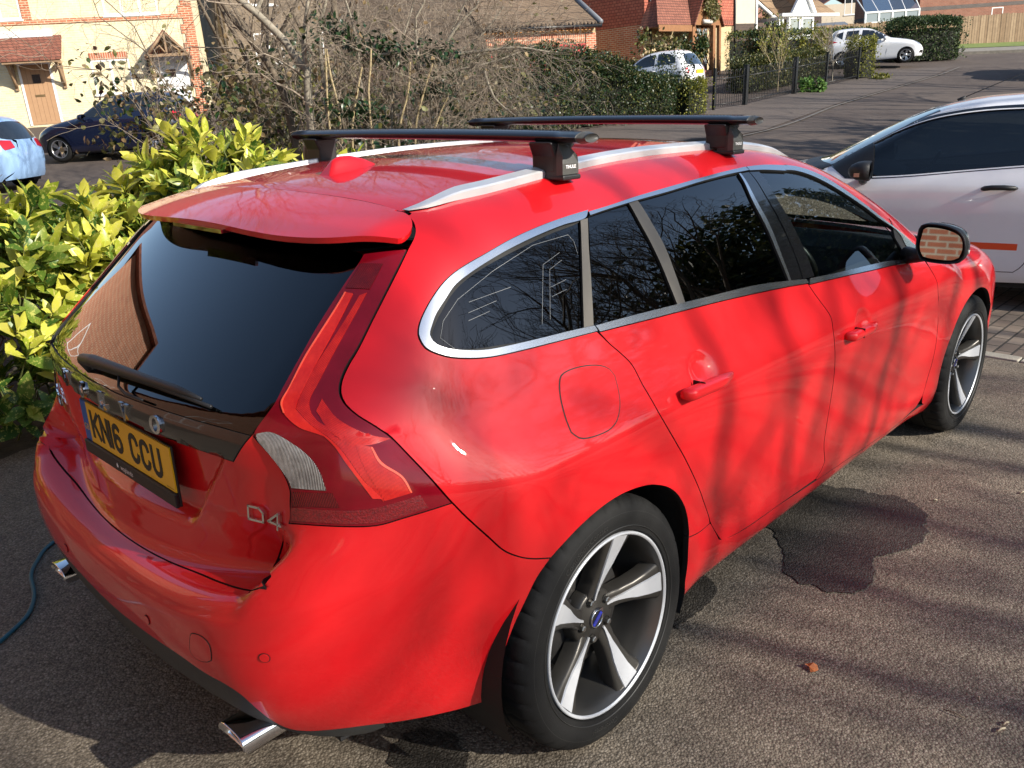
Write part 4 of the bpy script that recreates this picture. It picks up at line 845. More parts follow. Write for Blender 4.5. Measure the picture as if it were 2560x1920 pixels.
# ---------------------------------------------------------------- cabin
mb=MB(); mb.box((-.62,-.60,.19),(-.40,.60,.50)); mb.box((-.4,-.585,.17),(3.3,.585,.30)); mb.box((.42,-.78,.18),(2.34,.78,.30)); mb.build('floor_pan',[INTER],car)
mb=MB(); mb.box((-.58,-.56,.62),(.42,.56,.66)); mb.box((-.30,-.74,.62),(.36,-.62,.97)); mb.box((-.30,.62,.62),(.36,.74,.97)); mb.box((.38,-.80,.30),(2.3,-.79,.98)); mb.box((.38,.79,.30),(2.3,.80,.98)); mb.build('cabin_lining',[INTER],car)
mb=MB(); mb.prism([(2.02,.62),(1.98,.86),(2.10,.95),(2.30,.975),(2.55,.955),(2.55,.5),(2.2,.4)],-.72,.72,0,Matrix(((1,0,0,0),(0,0,1,0),(0,1,0,0),(0,0,0,1)))); mb.build('dashboard',[INTER],car,bevel=.02)
def seat(x,y,w=.5):
    s=empty('seat',(x,y,.30),0,car)
    mb=MB(); mb.box((-.28,-w/2,0),(.26,w/2,.20)); mb.build('seat_cushion',[SEATM],s,bevel=.05)
    M=Matrix.Translation((-.24,0,.18))@Matrix.Rotation(rad(-18),4,'Y'); mb=MB(); mb.box((-.08,-w/2+.01,0),(.06,w/2-.01,.60),0,M); mb.build('backrest',[SEATM],s,bevel=.05)
    mb=MB(); mb.box((-.05,-.14,.64),(.05,.14,.82),0,M); mb.tube([M@Vector((0,-.05,.58)),M@Vector((0,-.05,.70))],.006); mb.tube([M@Vector((0,.05,.58)),M@Vector((0,.05,.70))],.006); mb.build('headrest',[SEATM],s,bevel=.04)
seat(1.38,-.36); seat(1.38,.36); seat(.55,-.40,.55); seat(.55,.40,.55)
sw=empty('steering_wheel',(1.86,-.37,.88),0,car); M=Matrix.Rotation(rad(65),4,'Y')
mb=MB(); pts=[M@Vector((.185*math.cos(2*math.pi*k/40),.185*math.sin(2*math.pi*k/40),0)) for k in range(41)]; mb.tube(pts,.0155,10,0,False); mb.build('wheel_rim',[mat('steering_leather',(.025,.024,.022),.35,0,.5,.3)],sw)
mb=MB(); mb.lathe([(.0,.03),(.06,.025),(.075,-.02)],24,0,M)
for a in (0,120,240): mb.tube([M@Vector((.05*math.cos(rad(a+90)),.05*math.sin(rad(a+90)),0)),M@Vector((.18*math.cos(rad(a+90)),.18*math.sin(rad(a+90)),0))],.014,8)
mb.tube([(0,0,0),(.25,0,-.12)],.03); mb.build('wheel_hub',[INTER],sw)
mb=MB(); mb.box((1.63,-.10,1.27),(1.66,.10,1.33)); mb.build('interior_mirror',[PLASTIC],car,bevel=.01)
# ================================================================ roof bars
BARM=mat('bar_black',(.012,.013,.016),.30,0,.5,.35,.15); CAPM=noisy('bar_cap_grey',(.055,.055,.050),(.075,.074,.068),40,.5,.1,600)
def make_bar(name):
    r=empty(name)
    prof=[(-.040,.002),(-.034,.008),(-.015,.0145),(.010,.0155),(.030,.011),(.040,.002),(.036,-.006),(.015,-.0125),(-.012,-.0135),(-.033,-.008)]
    prof=[tuple(q) for q in curve_pts(np.array(prof),.004,True)]
    M=Matrix(((1,0,0,0),(0,0,1,0),(0,1,0,0),(0,0,0,1)))
    def curved(a,b,s0=1.,s1=1.,n=16):
        v=[];f=[];m_=len(prof)
        for i in range(n+1):
            y=a+(b-a)*i/n; z=-.006*(y/.66)**2; s=s0+(s1-s0)*i/n
            for x,h in prof: v.append((x*s,y,z+h*s))
        for i in range(n):
            for k in range(m_): f.append((i*m_+k,(i+1)*m_+k,(i+1)*m_+(k+1)%m_,i*m_+(k+1)%m_))
        f.append(tuple(range(m_-1,-1,-1))); f.append(tuple(range(n*m_,(n+1)*m_))); return v,f
    v,f=curved(-.640,.640); mb=MB(); mb.add(v,f,0,False)
    for i in range(len(f)-2): mb.sm[i]=True
    k=0; y=-.60
    while y<.60: mb.box((.004,y,.0150-.006*(y/.66)**2),(.020,y+.008,.0172-.006*(y/.66)**2),1); y+=.0125
    mb.build('load_bar',[BARM,SEAL_SHADE],r)
    for si in (-1,1):
        v,f=curved(si*.640,si*.662,1.03,.72,4); MB().add(v,f if si>0 else [q[::-1] for q in f],0,True).build('end_cap',[CAPM],r)
        # foot: slim pedestal under the bar, broad cover on the outside reaching down to the rail
        ft=empty('bar_foot',(0,0,0),0,r)
        y=si*.525
        mb=MB(); Mf=Matrix(((1,0,0,0),(0,0,1,0),(0,1,0,0),(0,0,0,1)))
        pol=[(-.052,-.014),(.050,-.014),(.046,-.026),(.034,-.034),(.034,-.092),(-.036,-.092),(-.036,-.05),(-.044,-.032)]
        mb.prism(pol,min(y-.045,y+.035),max(y-.045,y+.035),0,Mf); mb.build('pedestal',[PLASTIC],ft,bevel=.006)
        mb=MB(); yo=si*.556; outs=[(-.035,-.098),(.036,-.098),(.035,-.070),(.031,-.050),(.022,-.034),(.006,-.022),(-.026,-.018),(-.034,-.05)]
        outs=[tuple(q) for q in curve_pts(np.array(outs),.006,True,50)]
        n=len(outs); v=[(x,yo+si*.018,z) for x,z in outs]+[(x*.9,yo+si*(.036 if z<-.05 else .036-.6*(z+.05)),z*.94-.004) for x,z in outs]
        f=[tuple(range(n,2*n))]+[(k,(k+1)%n,n+(k+1)%n,n+k) for k in range(n)]; mb.add(v,f,0); mb.add([(x,yo-si*.02,z) for x,z in outs]+[(x,yo+si*.018,z) for x,z in outs],[(k,(k+1)%n,n+(k+1)%n,n+k) for k in range(n)],1)
        mb.build('foot_cover',[CAPM,PLASTIC],ft)
        tv,tf=text_mesh('THULE',.0115,bold=.0004); MB().add([(x*(-si) if si>0 else x,yo+si*.0375,z_-.077) for x,z_,_ in [(a*1.15,b,c) for a,b,c in tv]],tf).build('foot_lettering',[WHITE],ft)
        mb=MB(); mb.box((-.036,min(si*.485,si*.598),-.110),(.036,max(si*.485,si*.598),-.097)); mb.build('clamp',[PLASTIC],ft,bevel=.004)
    tv,tf=text_mesh('THULE',.016,bold=.0004); MB().add([(b-.026,-a+.595,.0125) for a,b,c in tv],tf).build('bar_lettering',[WHITE],r)
    return r
rb=make_bar('roof_bar'); rb.location=(.249,0,1.5135); tag(rb,'rear black roof bar above the back doors of the red car','roof bar','roof bars on the red car')
fb_=copy_tree(rb); fb_.location=(1.104,0,1.5205); tag(fb_,'front black roof bar of the red car nearest the windscreen','roof bar','roof bars on the red car')
# ================================================================ ground
CX,CY=-1.4637,-2.0195; VX,VY=math.cos(YAW),math.sin(YAW)
def DL(x,y): return (x-CX)*VX+(y-CY)*VY, -(x-CX)*VY+(y-CY)*VX
def XYd(D,l): return CX+D*VX-l*VY, CY+D*VY+l*VX
def GZ(x,y):
    """the land is level round the drive and climbs gently beyond it"""
    D,l=DL(x,y); t=np.maximum(D-10,0); b=np.where(t<8,.097*t*t/16,.097*(t-4)); k=np.clip(t/8,0,1)
    return b-.030*k*np.clip(l,0,14)
gz=lambda x,y:float(GZ(np.array(x),np.array(y)))
FWD=Vector((VX,VY,0)); RG=Matrix.Rotation(rad(-2.1),4,FWD)
def plumb(x,y,yaw=0.,z=None):
    """frame standing true on the sloping street (the drive itself leans two degrees)"""
    return Matrix.Translation((x,y,gz(x,y) if z is None else z))@RG@Matrix.Rotation(rad(yaw),4,'Z')
def place(o,M): o.matrix_world=M; return o
# road surface over everything
ROAD=mat('road_asphalt',(.06,.055,.05),.88); m=ROAD
a=noise(m,90,3,.6); b=noise(m,.5,4,.65); c=noise(m,3.,5,.7)
c1=ramp(m,a,[(.35,(.066,.053,.046)),(.6,(.105,.086,.074)),(.72,(.17,.148,.13))]); c2=ramp(m,b,[(.35,(.75,.68,.66)),(.65,(1.1,1.05,1.0))]); c3=ramp(m,c,[(.3,(.85,.82,.80)),(.7,(1.05,1.03,1.0))])
L(m,mix(m,1.,mix(m,1.,c1,c2,'MULTIPLY'),c3,'MULTIPLY'),bsdf(m).inputs['Base Color']); bump(m,a,.5,.01)
gs=[];gf=[]; Ds=np.concatenate([np.arange(-60,4,6),np.arange(4,60,1.5),np.arange(60,170,10)]); ls=np.concatenate([np.arange(-110,-40,10),np.arange(-40,40.1,2.),np.arange(50,111,10)])
for D in Ds:
    for l in ls: x,y=XYd(D,l); gs.append((x,y,gz(x,y)-.012))
nl=len(ls)
for i in range(len(Ds)-1):
    for j in range(nl-1): gf.append((i*nl+j,i*nl+nl+j,i*nl+nl+j+1,i*nl+j+1))
gf=[q[::-1] for q in gf]
tag(mesh_obj('road',gs,gf,[ROAD],smooth=True),kind='structure')
def sheet(name,outline,m,lift,step=.7,kind='structure'):
    """flat surface following the ground"""
    q=np.array(outline,float); q=q if area2(q)>0 else q[::-1]; E=[];V=[]
    d=[]; 
    for a,b in zip(q,np.roll(q,-1,0)):
        k=max(1,int(np.linalg.norm(b-a)/step)); d+=[a+(b-a)*i/k for i in range(k)]
    d=np.array(d); n=len(d); V=d.tolist(); E=[(i,(i+1)%n) for i in range(n)]
    gx=np.arange(q[:,0].min(),q[:,0].max(),step); gy=np.arange(q[:,1].min(),q[:,1].max(),step); g=np.array([(x,y) for x in gx for y in gy])
    if len(g): g=g[inside2(g,q)]
    if len(g): g=g[dist2(g,q)>step*.4]
    V+=g.tolist(); v2,_,f2,_,_,_=delaunay_2d_cdt([Vector(p) for p in V],E,[],0,1e-6); c_=np.array([[(v2[t[0]].x+v2[t[1]].x+v2[t[2]].x)/3,(v2[t[0]].y+v2[t[1]].y+v2[t[2]].y)/3] for t in f2]); ok_=inside2(c_,q); f2=[t for t,k_ in zip(f2,ok_) if k_]
    v=[(p.x,p.y,gz(p.x,p.y)+lift) for p in v2]; f=[]
    for t in f2:
        a,b,c=[v2[i] for i in t[:3]]; s=(b.x-a.x)*(c.y-a.y)-(b.y-a.y)*(c.x-a.x); f.append(tuple(t) if s>0 else tuple(t)[::-1])
    return tag(mesh_obj(name,v,f,[m],smooth=True),kind=kind)
# driveway: open-textured tarmac of brown-grey chippings
DRV=mat('driveway_tarmac',(.1,.09,.08),.86); m=DRV
t=N(m,'ShaderNodeTexCoord'); vo=N(m,'ShaderNodeTexVoronoi'); vo.inputs['Scale'].default_value=150; vo.inputs['Randomness'].default_value=1.; L(m,t.outputs['Object'],vo.inputs['Vector'])
sep=N(m,'ShaderNodeSeparateColor'); L(m,vo.outputs['Color'],sep.inputs[0])
chip=ramp(m,sep.outputs[0],[(.05,(.140,.118,.092)),(.45,(.188,.161,.127)),(.8,(.230,.199,.160)),(.97,(.30,.265,.22))])
edge=ramp(m,vo.outputs['Distance'],[(.38,(1,1,1)),(.78,(.50,.49,.47))])
big=ramp(m,noise(m,1.1,5,.65),[(.3,(.80,.79,.78)),(.7,(1.10,1.07,1.02))]); mid=ramp(m,noise(m,14,4,.7),[(.3,(.84,.83,.81)),(.68,(1.08,1.07,1.05))])
L(m,mix(m,1.,mix(m,1.,mix(m,1.,chip,edge,'MULTIPLY'),big,'MULTIPLY'),mid,'MULTIPLY'),bsdf(m).inputs['Base Color'])
inv=N(m,'ShaderNodeMath',operation='MULTIPLY_ADD'); inv.inputs[1].default_value=-1.; inv.inputs[2].default_value=1.; L(m,vo.outputs['Distance'],inv.inputs[0])
ad=N(m,'ShaderNodeMath',operation='ADD'); L(m,inv.outputs[0],ad.inputs[0]); L(m,noise(m,60,3,.6),ad.inputs[1]); bump(m,ad.outputs[0],.5,.006)
sheet('driveway',[(-12,-14),(4.10,-14),(4.10,2.35),(3.0,2.42),(1.5,2.38),(.4,2.52),(-.6,2.50),(-1.6,2.44),(-12,2.4)],DRV,0.,1.5)
# damp patches left by washing; the third is just darker tarmac colour
WET_DARK=mat('wet_and_dark_tarmac',(.028,.024,.020),.34); m=WET_DARK
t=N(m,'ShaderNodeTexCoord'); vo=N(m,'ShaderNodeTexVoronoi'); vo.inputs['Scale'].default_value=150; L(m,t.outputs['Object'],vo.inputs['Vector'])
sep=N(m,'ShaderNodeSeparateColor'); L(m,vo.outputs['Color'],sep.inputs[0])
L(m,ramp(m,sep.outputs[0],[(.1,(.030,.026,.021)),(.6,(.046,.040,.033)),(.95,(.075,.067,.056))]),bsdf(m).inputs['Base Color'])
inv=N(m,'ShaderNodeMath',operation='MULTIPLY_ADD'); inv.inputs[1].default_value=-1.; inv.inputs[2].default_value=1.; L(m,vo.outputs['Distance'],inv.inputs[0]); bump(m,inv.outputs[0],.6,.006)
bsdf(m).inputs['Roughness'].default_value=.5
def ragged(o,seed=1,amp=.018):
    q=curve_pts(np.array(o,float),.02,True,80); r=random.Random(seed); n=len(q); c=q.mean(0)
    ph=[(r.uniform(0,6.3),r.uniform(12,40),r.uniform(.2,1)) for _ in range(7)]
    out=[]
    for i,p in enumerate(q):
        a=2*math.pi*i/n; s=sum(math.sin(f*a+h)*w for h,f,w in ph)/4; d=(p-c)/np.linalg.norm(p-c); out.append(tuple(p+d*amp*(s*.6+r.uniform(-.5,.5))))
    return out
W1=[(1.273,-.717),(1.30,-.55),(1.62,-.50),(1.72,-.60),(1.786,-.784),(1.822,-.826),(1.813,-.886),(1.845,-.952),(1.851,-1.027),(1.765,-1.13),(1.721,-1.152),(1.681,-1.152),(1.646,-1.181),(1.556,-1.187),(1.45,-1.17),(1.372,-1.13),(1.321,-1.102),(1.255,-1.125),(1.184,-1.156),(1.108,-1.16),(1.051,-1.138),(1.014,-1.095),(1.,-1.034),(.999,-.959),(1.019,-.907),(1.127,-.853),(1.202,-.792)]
sheet('dark_patch',ragged(W1,3),WET_DARK,.004,.3)
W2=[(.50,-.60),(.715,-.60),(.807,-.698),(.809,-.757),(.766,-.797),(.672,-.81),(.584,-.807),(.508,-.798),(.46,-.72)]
sheet('dark_patch',ragged(W2,5,.022),WET_DARK,.004,.3)
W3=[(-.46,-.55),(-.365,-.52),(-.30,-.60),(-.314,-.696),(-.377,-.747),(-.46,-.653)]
sheet('dark_patch',ragged(W3,8),WET_DARK,.004,.3)  # darker patch of tarmac below the car's tail
# edging stones and block paving of the next bay
def brick_coords(m,sx=1.,sy=1.,flat=True):
    t=N(m,'ShaderNodeTexCoord'); s=N(m,'ShaderNodeSeparateXYZ'); L(m,t.outputs['Object'],s.inputs[0]); c=N(m,'ShaderNodeCombineXYZ')
    if flat: L(m,s.outputs[0],c.inputs[0]); L(m,s.outputs[1],c.inputs[1])
    else:
        a=N(m,'ShaderNodeMath',operation='ADD'); L(m,s.outputs[0],a.inputs[0]); L(m,s.outputs[1],a.inputs[1]); L(m,a.outputs[0],c.inputs[0]); L(m,s.outputs[2],c.inputs[1])
    return c.outputs[0]
def bricks(name,c1,c2,mortar,bw=.225,rh=.075,ms=.012,rough=.85,flat=False,bstr=.4,off=.5):
    if name in MATS: return MATS[name]
    m=mat(name,c1,rough); b=N(m,'ShaderNodeTexBrick'); L(m,brick_coords(m,flat=flat),b.inputs['Vector'])
    b.inputs['Scale'].default_value=1.; b.inputs['Brick Width'].default_value=bw; b.inputs['Row Height'].default_value=rh; b.inputs['Mortar Size'].default_value=ms; b.inputs['Mortar Smooth'].default_value=.2; b.offset=off
    b.inputs['Color1'].default_value=(*c1,1); b.inputs['Color2'].default_value=(*c2,1); b.inputs['Mortar'].default_value=(*mortar,1); b.inputs['Bias'].default_value=0.
    n=ramp(m,noise(m,2.2,5,.7),[(.3,(.80,.78,.76)),(.7,(1.08,1.07,1.05))])
    L(m,mix(m,1.,b.outputs['Color'],n,'MULTIPLY'),bsdf(m).inputs['Base Color'])
    iv=N(m,'ShaderNodeMath',operation='SUBTRACT'); iv.inputs[0].default_value=1.; L(m,b.outputs['Fac'],iv.inputs[1]); bump(m,iv.outputs[0],bstr,.012)
    return m
PAV=bricks('block_paving',(.155,.118,.092),(.235,.190,.150),(.045,.040,.032),.20,.10,.007,.85,True,.8)
sheet('block_paving',[(4.215,-14),(7.9,-14),(7.9,3.2),(4.215,3.2)],PAV,0.,1.2)
KERB=noisy('concrete_kerb',(.30,.275,.22),(.42,.39,.32),9,.85,.4,120)
mb=MB(); y=-13.95; r=random.Random(4)
while y<3.2: mb.box((4.105+r.uniform(-.004,.004),y+.004,-.05),(4.205+r.uniform(-.004,.004),y+.30,.014+r.uniform(-.004,.004))); y+=.304
tag(mb.build('kerb_edging',[KERB],bevel=.008),kind='structure')
# soil of the planting bed beside the car
SOIL=noisy('soil',(.030,.024,.017),(.085,.068,.048),7,.95,.8,55)
def lumpy(name,outline,m,lift,amp,step=.22,seed=0):
    o=sheet(name,outline,m,lift,step); r=random.Random(seed)
    for v in o.data.vertices: v.co.z+=amp*r.uniform(-.6,1)
    return o
lumpy('planting_bed',[(-6,2.36),(-1.6,2.40),(-.6,2.46),(.4,2.48),(1.5,2.34),(3.0,2.38),(5.5,2.36),(8.5,4.0),(10,8),(6,10.5),(0,8),(-6,7)],SOIL,.004,.035)
# pavement, channel and far kerb of the street
PATH=noisy('pavement_tarmac',(.080,.062,.052),(.125,.100,.084),14,.9,.4,120)
sheet('pavement',[(12.5,8.7),(18,8.1),(23.6,8.85),(34.3,9.65),(38,10.3),(36,12.2),(31,11.6),(26,11.3),(22.4,11.1),(18,11.75),(14,13.6),(11,13.5)],PATH,.006,1.)
LGT=noisy('channel_stone',(.13,.115,.10),(.20,.18,.16),8,.85)
ln=[(11.,9.0),(12.7,8.58),(18.05,8.0),(23.6,8.72),(34.3,9.52),(38,10.0)]
mb=MB(); d=curve_pts(np.array(ln),.5)
for (x0,y0),(x1,y1) in zip(d[:-1],d[1:]):
    mb.add([(x0,y0-.045,gz(x0,y0)+.011),(x1,y1-.045,gz(x1,y1)+.011),(x1,y1+.045,gz(x1,y1)+.011),(x0,y0+.045,gz(x0,y0)+.011)],[(0,1,2,3)])
tag(mb.build('channel',[LGT]),kind='structure')
FU=np.array([.766,-.643])
base=np.array([45.6,12.4]); 
mb=MB(); pa=[base+FU*t for t in np.arange(-14,30,1.)]; nrm_=np.array([.643,.766])
for a,b in zip(pa[:-1],pa[1:]):
    c,d=a+nrm_*2.2,b+nrm_*2.2; q=[(a,0),(b,0),(b,.12),(a,.12)]
    z=lambda p:gz(*p)
    mb.add([(*a,z(a)-.03),(*b,z(b)-.03),(*b,z(b)+.13),(*a,z(a)+.13)],[(0,1,2,3)],1); mb.add([(*a,z(a)+.13),(*b,z(b)+.13),(*d,z(d)+.14),(*c,z(c)+.14)],[(0,1,2,3)],0)
tag(mb.build('far_pavement',[noisy('far_tarmac',(.17,.155,.13),(.25,.23,.20),4,.9),noisy('far_kerb',(.08,.072,.062),(.14,.125,.105),5,.9)]),kind='structure')
# oddments on the tarmac
LEAFD=noisy('dead_leaf',(.30,.085,.022),(.42,.14,.04),60,.6)
mb=MB(); mb.add([(0,0,.004),(.012,.010,.012),(.030,.006,.018),(.036,-.004,.010),(.022,-.014,.006),(.006,-.010,.008),(.010,.024,.016),(.022,.022,.010)],[(0,5,1),(5,4,3,2,1),(1,2,7,6)])
o=mb.build('dead_leaf',[LEAFD],loc=(.568,-1.213,0)); tag(o,'small curled orange dead leaf on the tarmac right of the back wheel','leaf')
TWG=noisy('straw',(.36,.30,.20),(.48,.42,.30),50,.8)
for i,(a,b,w,lb) in enumerate((((.654,-1.548),(.657,-1.603),.0016,'thin brown twig lying lengthways near the bottom right corner'),((.658,-1.679),(.686,-1.690),.0028,'pale straw fragment nearest the bottom right corner of the tarmac'),((.694,-1.683),(.716,-1.691),.0024,'short pale chip of straw just above the other straw in the corner'),((.773,-1.603),(.757,-1.609),.0018,'tiny upright pale splinter on the tarmac above the brown twig'),((2.196,-1.353),(2.225,-1.372),.003,'pale stalk on the drive at the right edge between the two cars'),((1.908,-1.108),(1.918,-1.122),.003,'small pale flake on the tarmac just beyond the big wet patch'))):
    mb=MB(); mb.tube([(a[0],a[1],.005),((a[0]+b[0])/2,(a[1]+b[1])/2,.009),(b[0],b[1],.005)],w,6); tag(mb.build('twig',[TWG if i else noisy('twig_brown',(.10,.07,.045),(.16,.12,.08),60,.8)]),lb,'twig')
HOSE=mat('hose_blue_green',(.018,.105,.145),.45)
hz=[(-.45,1.42),(-.60,1.36),(-.673,1.309),(-.722,1.239),(-.759,1.18),(-.783,1.117),(-.797,1.054),(-.817,.98),(-.847,.913),(-.878,.866),(-.93,.82),(-1.05,.74),(-1.3,.66),(-1.8,.7),(-2.4,1.0)]
mb=MB(); mb.tube([(x,y,.0085) for x,y in curve_pts(np.array(hz),.03)],.0075,10); tag(mb.build('hose',[HOSE]),'thin blue green hosepipe curving over the shaded tarmac behind the car','hose')
# ================================================================ the other parked cars
class HatchBody(Body):
    def __init__(s,prof,low,up,zt,zb,xr,xf,cow,wsh=.2,kr=.16):
        s.P=Curve(prof,.02); s.TL=Curve(low,.12); s.TU=Curve(up,.12); s.ZT_=Curve(zt,.07); s.ZB_=Curve(zb,.06); s.XR_=Curve(xr,.03); s.XF_=Curve(xf,.04); s.cow=cow; s.wsh=wsh; s.kr=kr
    def F(s,P):
        x,y,z=P[...,0],P[...,1],P[...,2]; ya=np.abs(y); t=np.clip((z-.8)/.25,0,1); t=t*t*(3-2*t)
        gs=ya-(s.P(z)+s.TL(x)*(1-t)+s.TU(x)*t); top=z-(s.ZT_(x+s.wsh*y*y*np.clip((x-.9)/.5,0,1))-.09*y*y)
        gr=s.XR_(z)+.16*y*y+.15*y**4-x
        cab=smax(smax(smax(gs,top,.10),gr,s.kr),x-(s.cow+.4),.05)
        low=smax(smax(smax(gs,z-(s.ZB_(x)-.08*y*y-.05*y**4),.16),x-(s.XF_(z)-.22*y*y-.2*y**4),.22),gr,s.kr)
        return np.minimum(cab,np.where(x<.8,9.,low))
CGL=mat('car_glass_dark',(.012,.015,.018),.04,0,.6,1.,.02); WSG=mat('car_glass_blue',(.03,.04,.05),.04,0,.6,1.,.02)
SILV=mat('wheel_silver',(.45,.45,.46),.3,.9); LAMPR=mat('car_lamp_red',(.42,.006,.012),.15,0,.6,1.,.02); LAMPC=mat('car_lamp_clear',(.5,.5,.52),.1,.5,.6,1.,.02)
def small_wheel(r=.30,spokes=5,parent=None,dark=False):
    w=empty('wheel',parent=parent)
    mb=MB(); mb.lathe([(r*.68,-.002),(r*.74,.006),(r*.9,.004),(r*.985,-.012),(r,-.04),(r,-.16),(r*.97,-.19),(r*.7,-.2)],40); mb.build('tyre',[RUBBER],w)
    mb=MB(); mb.lathe([(r*.70,-.004),(r*.70,.002),(r*.66,.0),(r*.63,-.03),(r*.62,-.17)],40,0); mb.lathe([(.0,-.02),(r*.17,-.022),(r*.2,-.05)],20,0); mb.lathe([(r*.62,-.10),(0,-.10)],30,1)
    for k in range(spokes*2):
        a=2*math.pi*(k//2)/spokes+(.16 if k%2 else -.16); M=Matrix.Rotation(a,4,'Z'); v=[(r*.10,-.022,-.024),(r*.66,-.018,-.006),(r*.66,.018,-.006),(r*.10,.022,-.024),(r*.10,-.022,-.06),(r*.66,-.018,-.05),(r*.66,.018,-.05),(r*.10,.022,-.06)]
        mb.add([M@Vector(q) for q in v],[(0,1,2,3),(0,4,5,1),(3,2,6,7)],0)
    mb.build('rim',[SILV,SEAL_SHADE],w); return w
def hatch(name,label,body,paint,wb,M,side_line,windows,gutter,tail,nose,arch=.335,wheel_r=.30,cut=False,track=.80,gaps=(),grid=.05,group=None,belt=None,handle=None,mirror=None,lamps=(),front_lamps=(),screen=None,back=None,glass_mat=None,plate=None,mirror_mat=None,full_inside=False):
    root=empty(name); tag(root,label,'car',group)
    bs_=lambda x,z:body.on_side(x,z); bt_=lambda x,y:body.on_top(x,y)
    gl=[bt_(x,-y) for x,y in gutter]                       # roof edge line from nose to tail
    ar=lambda xw:[bs_(xw+arch*math.cos(rad(a)),.30+arch*math.sin(rad(a))) for a in range(195,-16,-15)]
    low=[bs_(x,z) for x,z in side_line]                     # sill line from tail to nose with the arches let in
    poly=gl+[bs_(x,z) for x,z in tail]+[bs_(-arch-.06,.22)]+ar(0.)+[bs_(wb*.5,.19)]+ar(wb)+[bs_(wb+arch+.05,.24)]+[bs_(x,z) for x,z in nose]
    W3d=[[bs_(x,z) for x,z in w] for w in windows]
    kw=dict(body=body,grid=grid,step=grid*.5)
    sides=panel('body_side',poly,SIDE,[paint,SEAL_SHADE],root,inset=.0,holes=W3d if cut else (),hole_inset=-.0,flange=.03,**kw)
    for i,w in enumerate(W3d): panel('window',w,SIDE,[glass_mat or CGL],None,parents=sides,inset=-.004 if cut else 0,off=-.008 if cut else .003,flange=0 if cut else .004,**kw)
    for gp in gaps:
        c=curve_pts(np.array([bs_(x,z) for x,z in gp]),.05); nrm=body.normal(c)
        for si,pr in ((1,sides[0]),(-1,sides[1])):
            mb=MB(); mb.tube([(q[0]+0,si*(q[1]+n_[1]*-.0012),q[2]) for q,n_ in zip(c,nrm)],.0032,6); mb.build('panel_gap',[SEAL_SHADE],pr)
    # roof with bonnet, tail and nose skins closing the gap between the two sides
    mid=[(x,0.) for x,y in gutter]
    top=[bt_(x,0) for x in (gutter[0][0],)]+gl+[bt_(gutter[-1][0],0)]
    panel('roof_and_bonnet',half_to_full(top),TOP,[paint],root,both=False,inset=0,flange=0,**kw)
    def ct(y,z): return tuple(body.cast(np.array([[-2.5,y,z]]),np.array([[1.,0,0]]),.3,3.2,200)[0])
    def cn(y,z): return tuple(body.cast(np.array([[wb+2.5,y,z]]),np.array([[-1.,0,0]]),.3,3.2,200)[0])
    tp=[bt_(gutter[-1][0],0),gl[-1]]+[bs_(x,z) for x,z in tail]+[bs_(-arch-.06,.22)]+[ct(-.5,.24),ct(0,.24)]
    tk=panel('tail_panel',half_to_full(tp),TailDom(10.,.3),[paint],root,both=False,inset=0,flange=0,**kw)
    npoly=[bt_(gutter[0][0],0),gl[0]]+[bs_(x,z) for x,z in reversed(nose)]+[bs_(wb+arch+.05,.24)]+[cn(-.5,.24),cn(0,.24)]
    panel('front_panel',half_to_full(npoly),NoseDom(10.,wb-.2),[paint],root,both=False,inset=0,flange=0,**kw)
    if screen: panel('windscreen',half_to_full([bt_(x,-y) for x,y in screen]),TOP,[WSG],root,both=False,off=.003,flange=.004,**kw)
    if back: panel('rear_window',half_to_full([ct(-y,z) for y,z in back]),TailDom(10.,.3),[CGL],tk,both=False,off=.004,flange=.004,**kw)
    for lp in lamps: panel('tail_light',[ct(-y,z) if a is None else bs_(a,z) for a,y,z in lp],TailDom(10.,.3),[LAMPR],root,off=.006,inset=0,flange=.006,body=body,grid=.04,step=.02)
    for lp in front_lamps: panel('headlight',[cn(-y,z) if a is None else bs_(a,z) for a,y,z in lp],NoseDom(10.,wb-.2),[LAMPC],root,off=.004,inset=0,flange=.006,body=body,grid=.04,step=.02)
    for xw in (0,wb):
        for si in (-1,1):
            w=small_wheel(wheel_r,parent=root); R_=Matrix(((1,0,0),(0,0,-1),(0,1,0))) if si<0 else Matrix(((-1,0,0),(0,0,1),(0,1,0))); w.rotation_euler=R_.to_euler(); w.location=(xw,si*track,wheel_r)
            mb=MB(); a_=[rad(-25+230*k/20) for k in range(21)]; v=[]
            for yy in (track-.02,.5): v+=[(xw+(arch+.01)*math.cos(q),si*yy,.30+(arch+.01)*math.sin(q)) for q in a_]
            mb.add(v,[(k,k+1,22+k,21+k) for k in range(20)]+[tuple(range(21,42))],0); mb.build('arch_liner',[SEAL_SHADE],root)
    mb=MB(); mb.box((-.5,-.70,.16),(wb+.5,.70,.30)) if False else mb.box((arch+.02,-.72,.16),(wb-arch-.02,.72,.28)); mb.build('floor_pan',[SEAL_SHADE],root)
    if handle:
        for hx,hz in handle:
            P=np.array(bs_(hx,hz))
            for si in (1,-1):
                mb=MB(); mb.tube([(hx-.10,si*(P[1]+.004),hz-.004),(hx-.085,si*(P[1]-.022),hz),(hx-.02,si*(P[1]-.030),hz+.004),(hx+.06,si*(P[1]-.030),hz+.002),(hx+.10,si*(P[1]-.012),hz-.006),(hx+.115,si*(P[1]+.004),hz-.01)],[.010,.016,.018,.018,.018,.012],12); mb.build('door_handle',[mirror_mat or paint],root)
